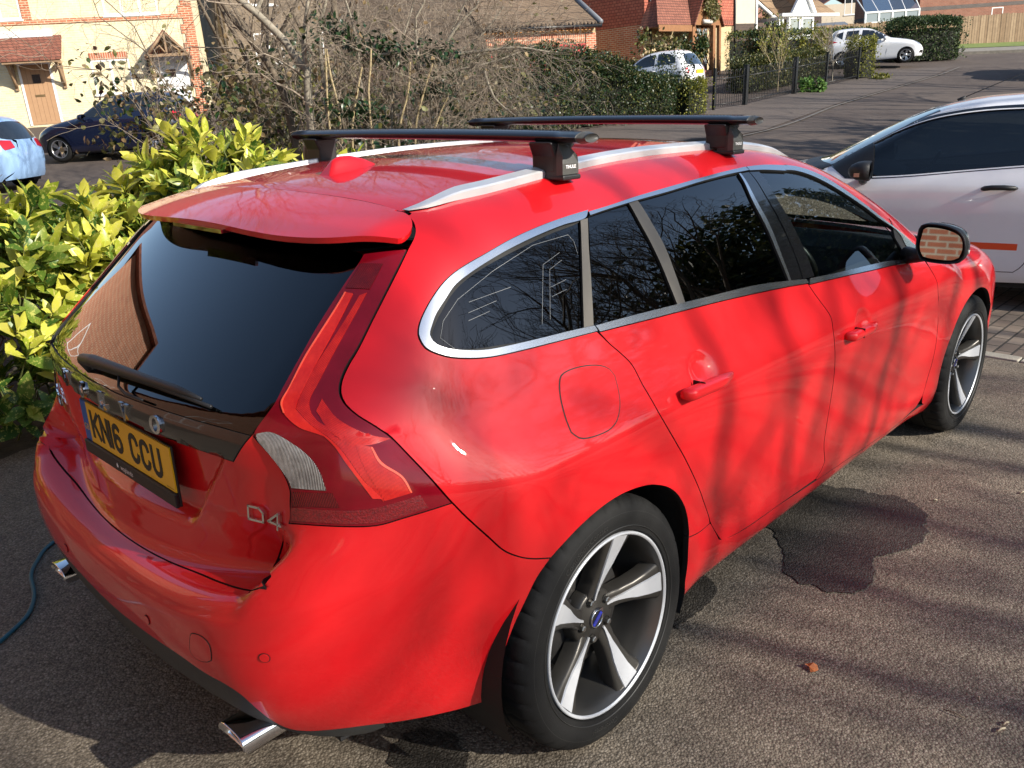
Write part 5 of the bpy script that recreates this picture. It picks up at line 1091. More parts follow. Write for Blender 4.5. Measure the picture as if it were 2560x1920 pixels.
    if mirror:
        mx,mz=mirror; P=np.array(bs_(mx,mz-.02))
        for si in (1,-1):
            mo=empty('door_mirror',parent=root); mb=MB(); n=18; v=[];f=[]
            for dx,s in ((-.035,.90),(-.03,1.),(.02,1.),(.06,.9),(.10,.62),(.12,.25)):
                for k in range(n): a=2*math.pi*k/n; c,q=math.cos(a),math.sin(a); v.append((mx+dx,si*(P[1]-.145+.105*s*np.sign(c)*abs(c)**.7),mz+.045+.072*s*np.sign(q)*abs(q)**.7))
            for i in range(5):
                for k in range(n): f.append((i*n+k,i*n+(k+1)%n,(i+1)*n+(k+1)%n,(i+1)*n+k))
            f+=[tuple(range(n)),tuple(range(5*n,6*n))]; mb.add(v,f,0,True); mb.tube([(mx+.03,si*(P[1]+.03),mz-.05),(mx+.02,si*(P[1]-.07),mz-.02),(mx+.02,si*(P[1]-.12),mz+.02)],[.035,.03,.03],10); mb.build('mirror_housing',[mirror_mat or paint],mo)
            mb=MB(); mb.box((mx+.015,si*(P[1]-.246) if si<0 else P[1]-.252,mz+.01),(mx+.085,si*(P[1]-.252) if si<0 else P[1]-.10,mz+.035)) if False else None
    if plate:
        y0,z0,c,w,h=plate; P=np.array(ct(y0,z0)); mb=MB(); mb.box((P[0]-.020,-w/2,z0-h/2),(P[0]-.008,w/2,z0+h/2)); mb.build('number_plate',[c],root)
    root.matrix_world=M
    return root,sides
PROF1=[(.12,.68),(.2,.775),(.3,.81),(.45,.828),(.6,.842),(.75,.853),(.86,.852),(.93,.836),(1.0,.806),(1.1,.765),(1.2,.720),(1.3,.667),(1.38,.612),(1.46,.52),(1.55,.35)]
LOW1=[(-1,-.16),(-.7,-.07),(-.4,-.02),(0,0),(2.4,0),(2.8,-.03),(3.1,-.12),(3.4,-.3)]; UP1=[(-1,-.2),(-.6,-.09),(-.3,-.04),(.1,-.01),(1.2,0),(1.8,-.03),(3.2,-.06)]
fie=HatchBody(PROF1,LOW1,UP1,[(-.9,1.38),(-.5,1.46),(0,1.512),(.4,1.526),(.8,1.514),(1.1,1.470),(1.35,1.385),(1.6,1.262),(1.85,1.130),(2.1,.99),(2.5,.75)],
  [(1.5,1.14),(1.8,1.085),(2.1,1.03),(2.5,.96),(2.8,.885),(3.0,.80),(3.15,.70),(3.3,.55)],[(.1,-.52),(.3,-.63),(.5,-.68),(.7,-.69),(.85,-.665),(1.0,-.61),(1.15,-.53),(1.3,-.43),(1.45,-.30),(1.55,-.15)],
  [(.1,3.12),(.3,3.22),(.5,3.25),(.7,3.22),(.8,3.12),(.95,2.9)],2.05)
VANW=noisy('van_white_paint',(.76,.77,.80),(.82,.83,.85),3,.30,coat=1.,coat_r=.04)
FGL=glass('white_car_glass',(.26,.31,.33))
GUT=[(3.02,.40),(2.9,.60),(2.5,.690),(2.1,.700),(1.95,.655),(1.6,.610),(1.25,.560),(.9,.535),(.3,.525),(-.2,.520),(-.42,.50)]
hd=105; P0=np.array([5.35,-.5]); u_=np.array([math.cos(rad(hd)),math.sin(rad(hd))]); n_=np.array([-u_[1],u_[0]])  # n_: to its left, towards us
org=P0-u_*.54-n_*.853
Mfie=Matrix.Translation((org[0],org[1],.0))@Matrix.Rotation(rad(hd),4,'Z')
winF=[(1.88,1.030),(1.76,1.105),(1.58,1.205),(1.36,1.310),(1.14,1.375),(.85,1.412),(.50,1.422),(.46,1.20),(.43,1.058),(.9,1.015),(1.3,.975),(1.56,.958),(1.74,.955)]
winR=[(.36,1.418),(.05,1.398),(-.18,1.335),(-.30,1.24),(-.26,1.15),(-.05,1.10),(.35,1.068)]
wh,ws_=hatch('white_hatchback','white hatchback with an orange stripe and black mirror parked across the next bay',fie,VANW,2.489,Mfie,[],[winF,winR],GUT,[(-.50,1.25),(-.60,1.0),(-.66,.75),(-.60,.4)],[(3.15,.45),(3.10,.65)],cut=True,track=.80,grid=.035,
  gaps=[[(1.83,1.0),(1.80,.85),(1.82,.6),(1.80,.38),(1.74,.30),(1.4,.285),(.8,.285),(.55,.29),(.49,.36),(.47,.7),(.43,1.05)]],handle=[(.71,.893)],mirror=(1.60,.965),screen=None,glass_mat=FGL,mirror_mat=PLASTIC,
  lamps=[[(-.60,0,1.15),(-.53,0,1.15),(-.62,0,.80),(-.66,0,.80)]],front_lamps=[[(2.75,0,.86),(None,.62,.80),(None,.55,.66),(3.0,0,.66)]])
bs1=lambda x,z:fie.on_side(x,z)
# black frames of the side glass, stripe, screen, cowl, aerial, inside
fr=[(x,z) for x,z in winF]; cF=np.array(fr).mean(0)
for dsc in (None,):
    outer=[(1.93,1.030),(1.80,1.112),(1.60,1.222),(1.37,1.330),(1.15,1.397),(.85,1.437),(.45,1.447),(.05,1.424),(-.22,1.350),(-.345,1.24),(-.30,1.13),(-.05,1.08),(.40,1.045),(.9,1.000),(1.3,.960),(1.56,.942),(1.76,.940)]
    panel('window_frame',[bs1(*q) for q in outer],SIDE,[GBLK],None,parents=ws_,holes=[[bs1(*q) for q in winF],[bs1(*q) for q in winR]],hole_inset=.010,inset=0,off=.002,flange=.006,body=fie,grid=.03,step=.02)
panel('sail_panel',[bs1(*q) for q in ((1.90,1.028),(1.78,1.10),(1.60,1.195),(1.575,1.10),(1.565,.950),(1.74,.947))],SIDE,[PLASTIC],None,parents=ws_,inset=0,off=.004,flange=.008,body=fie,grid=.03,step=.02)
panel('orange_stripe',[bs1(*q) for q in ((1.72,.500),(.55,.500),(.55,.452),(1.72,.452))],SIDE,[mat('orange_tape',(.80,.085,.02),.5)],None,parents=ws_,inset=0,off=.0015,flange=0,body=fie,grid=.03,step=.03)
panel('windscreen',half_to_full([fie.on_top(x,-y) for x,y in ((1.235,0),(1.215,.30),(1.17,.52),(1.50,.575),(1.90,.645),(2.02,.40),(2.08,0))]),TOP,[FGL],wh,body=fie,both=False,inset=0,off=.004,flange=.006,grid=.05,step=.03)
panel('screen_cowl',half_to_full([fie.on_top(x,-y) for x,y in ((2.06,0),(2.00,.40),(1.885,.655),(1.95,.69),(2.06,.62),(2.14,.35),(2.17,0))]),TOP,[PLASTIC],wh,body=fie,both=False,inset=0,off=.006,flange=.006,grid=.05,step=.03)
mb=MB(); P=fie.on_top(1.08,0); mb.tube([P,(1.03,0,P[2]+.03)],[.018,.010],10); mb.tube([(1.05,0,P[2]+.02),(.80,0,P[2]+.13),(.45,0,P[2]+.27)],[.0042,.0032,.0022],6); mb.build('aerial',[PLASTIC],wh)
for si in (-1,1): mb=MB(); mb.box((1.655,si*1.085-.004,.985),(1.695,si*1.085+.004,1.010)) if False else mb.box((1.63,min(si*.96,si*1.075),.975),(1.668,max(si*.96,si*1.075),1.003)); mb.build('side_repeater',[mat('repeater_amber',(.42,.27,.17),.15,0,.5,1.)],wh)
for y in (-.36,.36):
    s=empty('seat',(.62,y,.28),0,wh); mb=MB(); mb.box((-.26,-.24,0),(.26,.24,.18)); M=Matrix.Translation((-.22,0,.16))@Matrix.Rotation(rad(-18),4,'Y'); mb.box((-.06,-.23,0),(.05,.23,.56),0,M); mb.box((-.04,-.13,.58),(.04,.13,.78),0,M); mb.build('seat_body',[SEATM],s,bevel=.04)
sw=empty('steering_wheel',(1.25,-.36,.90),0,wh); M=Matrix.Rotation(rad(65),4,'Y'); mb=MB(); mb.tube([M@Vector((.18*math.cos(2*math.pi*k/32),.18*math.sin(2*math.pi*k/32),0)) for k in range(33)],.016,8,0,False)
for a in (0,120,240): mb.tube([(0,0,0),M@Vector((.18*math.cos(rad(a+90)),.18*math.sin(rad(a+90)),0))],.018,8)
mb.tube([(0,0,0),(.3,0,-.12)],.03); mb.build('wheel_rim',[mat('wheel_grey',(.03,.03,.03),.4)],sw)
mb=MB(); mb.prism([(1.45,.55),(1.42,.90),(1.55,.97),(1.95,1.0),(2.05,.9),(2.0,.5)],-.70,.70,0,Matrix(((1,0,0,0),(0,0,1,0),(0,1,0,0),(0,0,0,1)))); mb.box((-.6,-.70,.3),(2.0,.70,.32)); mb.build('dashboard',[INTER],wh)
mb=MB(); mb.box((-.5,-.72,.32),(2.0,-.71,.93)); mb.box((-.5,.71,.32),(2.0,.72,.93)); mb.build('door_lining',[INTER],wh)
# --- small white car behind the hedge (rounded, seen from behind)
PROF5=[(.12,.66),(.2,.745),(.3,.78),(.5,.805),(.7,.815),(.85,.805),(.95,.78),(1.05,.745),(1.2,.69),(1.32,.63),(1.42,.55),(1.5,.42),(1.58,.2)]
fia=HatchBody(PROF5,LOW1,[(-1,-.2),(-.6,-.10),(-.3,-.05),(.1,-.015),(1.0,0),(1.6,-.05),(3,-.1)],[(-.9,1.25),(-.6,1.37),(-.3,1.445),(.1,1.488),(.5,1.488),(.9,1.44),(1.2,1.33),(1.5,1.17),(1.8,.99),(2.2,.72)],
  [(1.3,1.12),(1.6,1.06),(1.9,1.0),(2.2,.93),(2.5,.82),(2.7,.70),(2.9,.5)],[(.1,-.48),(.3,-.58),(.5,-.61),(.75,-.60),(.9,-.56),(1.05,-.47),(1.2,-.37),(1.35,-.26),(1.5,-.1)],[(.1,2.75),(.3,2.84),(.5,2.86),(.65,2.82),(.75,2.72),(.9,2.5)],1.75)
WHT=mat('white_car_paint',(.78,.78,.79),.3,0,.5,1.,.03)
GUT5=[(2.66,.40),(2.55,.58),(2.2,.665),(1.85,.67),(1.7,.63),(1.35,.575),(1.0,.535),(.5,.52),(0,.51),(-.3,.49)]
PLY=mat('small_plate_yellow',(.80,.46,.02),.4)
hatch('white_city_car','small rounded white car seen from behind over the dark hedge',fia,WHT,2.3,plumb(22.9,13.6,98),[],[[(1.45,1.02),(1.2,1.20),(.95,1.33),(.62,1.385),(.60,1.05),(1.0,1.02)],[(.52,1.385),(.15,1.36),(-.08,1.22),(-.10,1.09),(.50,1.05)]],GUT5,[(-.40,1.2),(-.50,1.0),(-.57,.75),(-.52,.4)],[(2.75,.45),(2.70,.6)],arch=.32,wheel_r=.29,track=.76,grid=.07,
  back=[(0,1.36),(.40,1.34),(.50,1.25),(.56,1.06),(.50,1.02),(0,1.01)],lamps=[[(None,.60,.93),(None,.69,.91),(None,.70,.76),(None,.62,.75)]],plate=(0,.80,PLY,.52,.11),mirror=(1.45,1.0),handle=[(.66,.88)])
# --- white hatchback on the far drive, nose to the street
IBZ=mat('white_car_paint_far',(.76,.77,.79),.3,0,.5,1.,.03)
ibz,isd=hatch('white_parked_hatchback','white hatchback with its nose to the street beside the tall clipped conifer hedge',fie,IBZ,2.489,plumb(36.35,14.35,-62),[],[[(1.80,1.04),(1.58,1.205),(1.36,1.310),(1.14,1.375),(.80,1.412),(.72,1.06),(1.3,.985)],[(.66,1.414),(.20,1.408),(.10,1.075),(.62,1.06)],[(.05,1.398),(-.18,1.335),(-.24,1.24),(-.05,1.12),(0,1.09)]],GUT,[(-.50,1.25),(-.60,1.0),(-.66,.75),(-.60,.4)],[(3.15,.45),(3.10,.65)],track=.80,grid=.06,wheel_r=.31,
  screen=[(1.235,0),(1.215,.30),(1.17,.52),(1.50,.575),(1.90,.645),(2.02,.40),(2.08,0)],front_lamps=[[(2.72,0,.87),(None,.66,.83),(None,.50,.76),(None,.52,.68),(2.95,0,.68)]],handle=[(.85,.92),(.22,.95)],mirror=(1.62,.97),gaps=[[(.70,1.05),(.72,.6),(.70,.30)],[(1.72,1.0),(1.74,.6),(1.70,.30)]],lamps=[[(-.56,0,1.12),(-.48,0,1.12),(-.58,0,.84),(-.64,0,.84)]])
def nose_bits(par,body):
    cn=lambda y,z:tuple(body.cast(np.array([[5.,y,z]]),np.array([[-1.,0,0]]),.3,3.2,200)[0])
    D_=NoseDom(10.,2.3)
    panel('grille',half_to_full([cn(0,.72),cn(-.26,.71),cn(-.20,.60),cn(0,.585)]),D_,[GBLK],par,body=body,both=False,inset=0,off=.004,flange=.004,grid=.05,step=.03)
    panel('lower_grille',half_to_full([cn(0,.44),cn(-.40,.44),cn(-.34,.33),cn(0,.32)]),D_,[GBLK],par,body=body,both=False,inset=0,off=.004,flange=.004,grid=.05,step=.03)
    panel('fog_lamp',[cn(-.50,.45),cn(-.66,.47),cn(-.70,.37),cn(-.52,.34)],D_,[GBLK],par,body=body,inset=0,off=.004,flange=.004,grid=.05,step=.03)
nose_bits(ibz,fie)
# --- two cars before the cream house
NAVY=mat('navy_car_paint',(.006,.009,.028),.25,0,.5,1.,.03); PBLUE=mat('pale_blue_paint',(.27,.43,.68),.3,0,.5,1.,.03)
HW=[[(1.80,1.04),(1.58,1.205),(1.36,1.310),(1.14,1.375),(.80,1.412),(.72,1.06),(1.3,.985)],[(.66,1.414),(.20,1.408),(-.05,1.370),(-.30,1.20),(-.22,1.10),(.10,1.075),(.62,1.06)]]
kwn=dict(side_line=[],windows=HW,gutter=GUT,tail=[(-.50,1.25),(-.60,1.0),(-.66,.75),(-.60,.4)],nose=[(3.15,.45),(3.10,.65)],track=.80,grid=.06,wheel_r=.31,back=[(0,1.38),(.46,1.36),(.56,1.22),(.60,1.05),(.45,1.02),(0,1.01)],lamps=[[(-.47,0,1.02),(None,.42,1.00),(None,.40,.86),(None,.66,.82),(-.55,0,.86)]],screen=[(1.235,0),(1.215,.30),(1.17,.52),(1.50,.575),(1.90,.645),(2.02,.40),(2.08,0)],mirror=(1.62,.97),handle=[(.85,.92),(.22,.95)])
hatch('navy_hatchback','dark navy hatchback parked before the white front door',fie,NAVY,2.489,plumb(8.55,19.5,128),**kwn)
hatch('pale_blue_hatchback','pale blue hatchback at the left edge before the brown front door',fie,PBLUE,2.489,plumb(4.25,18.2,132),**kwn)

hatch('dark_van','tall dark vehicle only just showing at the right edge of the street',fie,mat('dark_van_paint',(.010,.010,.012),.3,0,.5,1.,.03),2.489,plumb(37.3,5.2,180)@Matrix.Scale(1.32,4),**{**kwn,'mirror_mat':PLASTIC})
# ================================================================ houses, fence, railings
CREAM=bricks('cream_brick',(.70,.60,.36),(.78,.68,.44),(.72,.66,.50),flat=False,bstr=.15); REDB=bricks('red_brick',(.42,.115,.055),(.52,.17,.085),(.55,.45,.33),bstr=.3)
REDC=bricks('red_brick_courses',(.44,.12,.055),(.54,.18,.09),(.62,.50,.34),rh=.075,bstr=.3); SOLD=bricks('soldier_brick',(.40,.11,.055),(.52,.17,.085),(.62,.5,.36),bw=.075,rh=.225,off=0.)
TILE=bricks('red_roof_tile',(.20,.070,.045),(.27,.10,.065),(.07,.030,.022),bw=.165,rh=.10,ms=.010,bstr=.9); BTILE=bricks('brown_roof_tile',(.155,.105,.068),(.205,.145,.095),(.055,.038,.026),bw=.30,rh=.30,ms=.012,bstr=.9)
HUNG=bricks('hung_tile',(.40,.105,.065),(.50,.155,.095),(.16,.045,.03),bw=.165,rh=.11,ms=.010,bstr=.8)
YELB=bricks('buff_brick',(.48,.36,.19),(.58,.45,.25),(.50,.42,.28),bstr=.25); DBR=bricks('dark_brown_brick',(.060,.038,.030),(.095,.060,.044),(.08,.062,.05),bstr=.3); FARB=bricks('far_red_brick',(.25,.095,.060),(.31,.125,.08),(.27,.17,.12)); GREYB=bricks('grey_band_brick',(.10,.085,.08),(.13,.11,.10),(.14,.12,.11))
UPVC=mat('white_frame',(.80,.80,.79),.35); RENDER=noisy('cream_render',(.46,.41,.33),(.52,.47,.38),3,.9); WGL=mat('window_glass',(.025,.032,.036),.05,0,.7,1.,.02); WOOD=noisy('stained_wood',(.20,.085,.030),(.28,.125,.045),12,.6); OAK=noisy('grey_oak',(.24,.15,.085),(.33,.22,.13),14,.7)
BDOOR=noisy('brown_door',(.40,.235,.125),(.44,.265,.145),8,.5); GUTTER=mat('black_gutter',(.012,.012,.014),.35); LEAD=mat('lead',(.15,.16,.18),.5); BLIND=bricks('slatted_blind',(.42,.41,.36),(.50,.48,.43),(.010,.012,.012),bw=9.,rh=.05,ms=.014,rough=.6)
def window(par,x0,x1,z0,z1,panes=2,bars=0,y=0.,gl=None,fw=.055,sill=True,d=.05):
    """casement window set in a wall face at local y (outside is -y)"""
    f=MB(); f.box((x0,y-.012,z0),(x0+fw,y+d,z1)); f.box((x1-fw,y-.012,z0),(x1,y+d,z1)); f.box((x0+fw,y-.012,z1-fw),(x1-fw,y+d,z1)); f.box((x0+fw,y-.012,z0),(x1-fw,y+d,z0+fw))
    for k in range(1,panes): xm=x0+(x1-x0)*k/panes; f.box((xm-fw*.7,y-.010,z0+fw),(xm+fw*.7,y+d-.01,z1-fw))
    for k in range(1,bars+1): zm=z0+(z1-z0)*k/(bars+1); f.box((x0+fw,y+.002,zm-.014),(x1-fw,y+d-.014,zm+.014))
    fo=f.build('window',[UPVC],par)
    g_=MB(); g_.box((x0+fw*.5,y+.018,z0+fw*.5),(x1-fw*.5,y+.026,z1-fw*.5)); g_.build('pane',[gl or WGL],fo)
    if sill: s=MB(); s.box((x0-.05,y-.06,z0-.05),(x1+.05,y+.02,z0-.002)); s.build('sill',[UPVC],fo)
    return fo
def gable_roof(mb,x0,x1,y0,y1,z0,h,over=.12,axis='x',mi=0,t=.09):
    if axis=='x': ym=(y0+y1)/2; prof=[(y0-over,z0-over*h/((y1-y0)/2)),(ym,z0+h),(y1+over,z0-over*h/((y1-y0)/2)),(y1+over,z0-over*h/((y1-y0)/2)+t),(ym,z0+h+t),(y0-over,z0-over*h/((y1-y0)/2)+t)]; M=Matrix(((0,0,1,0),(1,0,0,0),(0,1,0,0),(0,0,0,1))); mb.prism(prof,x0-over,x1+over,mi,M)
    else: xm=(x0+x1)/2; k=over*h/((x1-x0)/2); prof=[(x0-over,z0-k),(x0-over,z0-k+t),(xm,z0+h+t),(x1+over,z0-k+t),(x1+over,z0-k),(xm,z0+h)]; M=Matrix(((1,0,0,0),(0,0,1,0),(0,1,0,0),(0,0,0,1))); mb.prism(prof,y0-over,y1+over,mi,M)
def slope_roof(mb,x0,x1,pts,mi=0,t=.07):
    """sheet of tiles: pts = [(y,z) low edge, (y,z) high edge]"""
    (y0,z0),(y1,z1)=pts; M=Matrix(((0,0,1,0),(1,0,0,0),(0,1,0,0),(0,0,0,1))); mb.prism([(y0,z0),(y1,z1),(y1,z1+t),(y0,z0+t)],x0,x1,mi,M)
# ---- cream terrace
H=empty('cream_terrace_house'); tag(H,'cream brick terrace house with red brick trim and two tiled door canopies','house')
X0=-13.
mb=MB(); mb.box((X0,0,-.6),(0,7.5,5.4)); 
mb.build('wall',[CREAM],H)
mb=MB(); mb.box((X0,-.035,3.20),(-.0,-.002,3.345)); mb.build('brick_band',[REDC],H)
mb=MB(); z=-.6; k=0
while z<5.4: w=.42 if k%2 else .30; mb.box((-w,-.030,z),(.028,.0-.002,z+.30)); mb.box((.002,.0,z),(.030,w,z+.30)); z+=.30; k+=1
mb.build('corner_bricks',[REDC],H)
mb=MB(); mb.box((-5.34,-.03,3.36),(-5.06,-.002,5.0)); mb.build('brick_pier',[REDC],H)
window(H,-2.80,-1.06,3.37,4.55,3,1); window(H,-6.6,-5.36,3.37,4.55,2,1,gl=mat('net_curtain',(.45,.46,.46),.8)); window(H,-9.5,-8.0,3.37,4.55,2,1)
window(H,-3.57,-2.32,.86,1.98,2,1,gl=BLIND); window(H,-9.3,-8.0,.86,1.98,2,1)
mb=MB(); mb.box((-3.56,-.028,1.995),(-2.34,-.002,2.22)); mb.build('window_arch',[SOLD],H)
# lean-to canopy, brown door
cn_=empty('door_canopy',parent=H)
mb=MB(); slope_roof(mb,-6.16,-4.28,[(-.92,2.02),(-.0,2.78)]); mb.build('canopy_tiles',[TILE],cn_)
mb=MB(); mb.box((-6.16,-.045,2.80),(-4.55,-.002,3.02)); mb.build('flashing',[UPVC],cn_)
mb=MB()
for x in (-6.0,-4.50): mb.box((x-.05,-.07,1.15),(x+.05,-.003,2.05)); mb.box((x-.05,-.85,1.93),(x+.05,-.07,2.03)); mb.tube([(x,-.05,1.25),(x,-.20,1.45),(x,-.45,1.72),(x,-.70,1.95)],.05,6)
mb.box((-6.1,-.88,1.95),(-4.34,-.80,2.06)); mb.build('bracket',[OAK],cn_)
dr=MB(); dr.box((-5.78,-.02,.02),(-4.90,.03,1.95)); 
for k in range(1,6): dr.box((-5.78+k*.147-.004,-.0225,.10),(-5.78+k*.147+.004,-.0205,1.88),1)
do=dr.build('front_door',[BDOOR,noisy('door_groove',(.17,.09,.05),(.2,.11,.06),9,.7)],H); mb=MB(); mb.box((-5.47,-.03,1.36),(-5.22,-.0235,1.64)); mb.build('door_light',[WGL],do)
mb=MB(); mb.box((-5.50,-.032,.92),(-5.20,-.024,.99)); mb.build('letter_plate',[noisy('brass',(.28,.19,.09),(.34,.24,.12),9,.4,metal=.7)],do)
mb=MB(); mb.box((-5.86,-.03,.0),(-5.785,.0-.003,2.02)); mb.box((-4.895,-.03,.0),(-4.82,-.003,2.02)); mb.box((-5.785,-.03,1.955),(-4.895,-.003,2.02)); mb.build('door_frame',[UPVC],H)
# gabled canopy, white door
cg=empty('gabled_canopy',parent=H); mb=MB(); gable_roof(mb,-1.60,-.34,-.80,-.0,1.98,.72,.10,'y'); mb.build('canopy_tiles',[TILE],cg)
mb=MB()
for s in (-1,1):
    xm=-.97; mb.tube([(xm+s*.72,-.86,1.93),(xm,-.86,2.70)],.055,6); mb.tube([(xm+s*.06,-.86,2.06),(xm+s*.20,-.86,2.28),(xm+s*.40,-.86,2.12)],.035,6)
    mb.box((xm+s*.66-.05,-.07,1.25),(xm+s*.66+.05,-.003,2.0)); mb.tube([(xm+s*.66,-.05,1.3),(xm+s*.66,-.3,1.6),(xm+s*.66,-.7,1.95)],.045,6)
mb.box((-1.70,-.90,1.93),(-.24,-.82,2.02)); mb.box((-1.0,-.90,2.02),(-.94,-.83,2.66)); mb.build('timber_frame',[OAK],cg)
mb=MB(); mb.box((-1.45,-.01,2.03),(-.5,-.003,2.30)); mb.build('brick_infill',[SOLD],cg)
dr=MB(); dr.box((-1.42,-.02,.02),(-.54,.03,1.88)); do=dr.build('front_door',[mat('white_door',(.74,.75,.75),.35)],H); mb=MB(); mb.box((-1.06,-.03,1.30),(-.86,-.0215,1.56)); mb.build('door_light',[WGL],do)
mb=MB(); mb.box((-1.52,-.03,0),(-1.425,-.003,1.97)); mb.box((-.535,-.03,0),(-.44,-.003,1.97)); mb.box((-1.425,-.03,1.885),(-.535,-.003,1.97)); mb.build('door_frame',[UPVC],H)
lp=MB(); lp.box((-1.80,-.14,1.42),(-1.68,-.02,1.72)); lp.lathe([(.0,.10),(.09,.0)],8,0,Matrix.Translation((-1.74,-.08,1.72))); lp.box((-1.775,-.02,1.5),(-1.705,-.002,1.66)); lp.build('porch_lantern',[GUTTER],H)
mb=MB(); gable_roof(mb,X0,0,0,7.5,5.4,3.2,.3,'x'); mb.build('roof',[TILE],H)
place(H,plumb(14.06,27.92,-30,1.42))
# ---- shaded house behind the thicket
H2=empty('shaded_house'); tag(H2,'dim grey brown house with white windows behind the bare thicket','house')
mb=MB(); mb.box((-3.5,0,-1.5),(3.6,7,5)); mb.build('wall',[bricks('grey_brown_brick',(.17,.13,.09),(.22,.17,.12),(.20,.16,.12))],H2); window(H2,-2.4,-1.2,1.3,2.5,2,1); window(H2,.6,2.0,1.3,2.5,3,1); window(H2,-2.4,-1.2,3.6,4.7,2,1)
mb=MB(); gable_roof(mb,-3.5,3.6,0,7,5,3,.3,'x'); mb.build('roof',[BTILE],H2)
place(H2,plumb(21.2,31.6,-15,2.1))
# ---- brown roofed outbuilding beside the garage
H3=empty('brown_outbuilding'); tag(H3,'plain dark brown building with a long tiled roof side behind the bare branches','house')
mb=MB(); mb.box((-4.0,0,-1.),(1.2,6,1.75)); mb.build('wall',[DBR],H3); mb=MB(); slope_roof(mb,-4.2,1.25,[(-.25,1.5),(4.2,4.6)]); mb.build('roof',[bricks('shaded_brown_tile',(.085,.060,.040),(.115,.082,.056),(.05,.04,.03),bw=.3,rh=.3,bstr=.8)],H3)
place(H3,plumb(19.4,20.6,-38,1.65))
# ---- garage
GA=empty('garage'); tag(GA,'low garage with a brown tiled roof and red doors behind the dark hedge','garage')
mb=MB(); mb.box((-4.3,0,-.8),(.05,5.5,2.12)); mb.build('wall',[YELB],GA)
mb=MB(); slope_roof(mb,-4.45,.12,[(-.28,2.22),(2.75,3.75)]); slope_roof(mb,-4.45,.12,[(5.8,2.2),(2.75,3.75)]); rf=mb.build('roof',[BTILE],GA)
mb=MB(); x=-4.42
while x<.1: mb.tube([(x,-.33,2.235),(x,-.22,2.29)],.038,6); x+=.15
mb.build('tile_ends',[noisy('tile_end',(.05,.036,.026),(.08,.055,.04),9,.8)],rf)
mb=MB(); mb.tube([(-4.45,-.33,2.17),(.15,-.33,2.17)],.055,8); mb.build('gutter',[GUTTER],GA)
mb=MB(); mb.tube([(.12,-.33,2.28),(.12,2.75,3.84)],.10,8); mb.build('verge',[LEAD],GA)
mb=MB(); mb.box((-4.3,-.06,1.98),(-.10,-.003,2.10)); mb.build('timber_beam',[noisy('orange_wood',(.52,.22,.06),(.60,.27,.08),9,.6)],GA)
mb=MB(); mb.box((-4.3,-.03,1.66),(-.4,-.004,1.975)); mb.build('brick_lintel',[SOLD],GA)
RDOOR=noisy('red_garage_door',(.42,.018,.018),(.48,.025,.025),5,.5)
for x0,x1 in ((-4.1,-2.42),(-2.05,-.38)): mb=MB(); mb.box((x0,-.02,.0),(x1,-.005,1.62)); mb.build('garage_door',[RDOOR],GA)
mb=MB(); mb.box((-.36,-.04,-.6),(.05,-.004,1.97)); mb.build('pier',[REDB],GA)
place(GA,plumb(24.64,18.47,-25,1.80))
# ---- brick house with tile hanging and porch
BH=empty('tile_hung_house'); tag(BH,'red tile hung brick house with a brown gabled porch and lattice door','house')
mb=MB(); mb.box((0,0,-.8),(6.75,8,2.2)); mb.build('wall',[YELB],BH); mb=MB(); mb.box((-.03,-.06,2.2),(6.82,8,5.6)); mb.build('hung_tiles',[HUNG],BH)
mb=MB(); mb.box((-.02,-.012,-.8),(-.002,8,2.198)); mb.build('flank_wall',[REDB],BH)
mb=MB(); x=.03
while x<6.7: mb.prism([(x,2.30),(x+.07,2.23),(x+.14,2.30),(x+.14,2.42),(x+.07,2.35),(x,2.42)],.061,.075,0,Matrix(((1,0,0,0),(0,0,-1,0),(0,1,0,0),(0,0,0,1)))); x+=.165
mb.build('shaped_tiles',[noisy('dark_tile',(.22,.07,.045),(.27,.09,.06),9,.8)],BH)
for x in (.28,6.70): mb=MB(); mb.tube([(x,-.11,-.6),(x,-.11,5.6)],.05,8); mb.build('downpipe',[GUTTER],BH)
PO=empty('porch',parent=BH); MXZ=Matrix(((1,0,0,0),(0,0,-1,0),(0,1,0,0),(0,0,0,1))); M=Matrix(((1,0,0,0),(0,0,1,0),(0,1,0,0),(0,0,0,1)))
# steep tiled lean-to on the left, gable with a creeper over the lattice door on the right
mb=MB(); mb.add([(-.41,-.92,2.10),(1.90,-.92,2.10),(2.85,-.04,3.75),(.75,-.04,3.75)],[(0,1,2,3)],0); mb.add([(-.41,-.92,2.02),(1.90,-.92,2.02),(1.90,-.04,2.02),(-.41,-.04,2.02)],[(3,2,1,0)],1); mb.add([(-.41,-.92,2.02),(-.41,-.92,2.10),(.75,-.04,3.75),(-.41,-.04,2.02)],[(0,1,2,3)],0); mb.build('roof',[TILE,WOOD],PO)
mb=MB(); mb.box((-.40,-.965,1.86),(1.90,-.925,2.09)); mb.build('fascia',[WOOD],PO)
mb=MB(); gable_roof(mb,2.0,4.15,-1.0,-.05,2.12,1.66,.06,'y'); mb.build('gable_tiles',[TILE],PO)
mb=MB(); mb.prism([(2.05,2.1),(4.1,2.1),(3.075,3.72)],.90,.95,0,MXZ); mb.build('gable_board',[WOOD],PO)
mb=MB()
for x in (2.02,3.55): mb.box((x-.10,-.98,-.7),(x+.10,-.80,2.10))
mb.box((3.98,-.95,-.7),(4.12,-.82,2.10)); mb.build('post',[WOOD],PO)
mb=MB(); mb.box((2.13,-.95,-.7),(3.44,-.85,.40)); mb.build('porch_wall',[bricks('porch_brick',(.20,.075,.05),(.26,.10,.07),(.2,.14,.1))],PO)
mb=MB(); mb.box((2.13,-.72,.40),(3.44,-.70,2.0)); mb.box((3.66,-.72,.40),(3.97,-.70,2.0)); mb.build('porch_glazing',[mat('porch_glass',(.34,.40,.42),.1,0,.6,1.,.02)],PO)
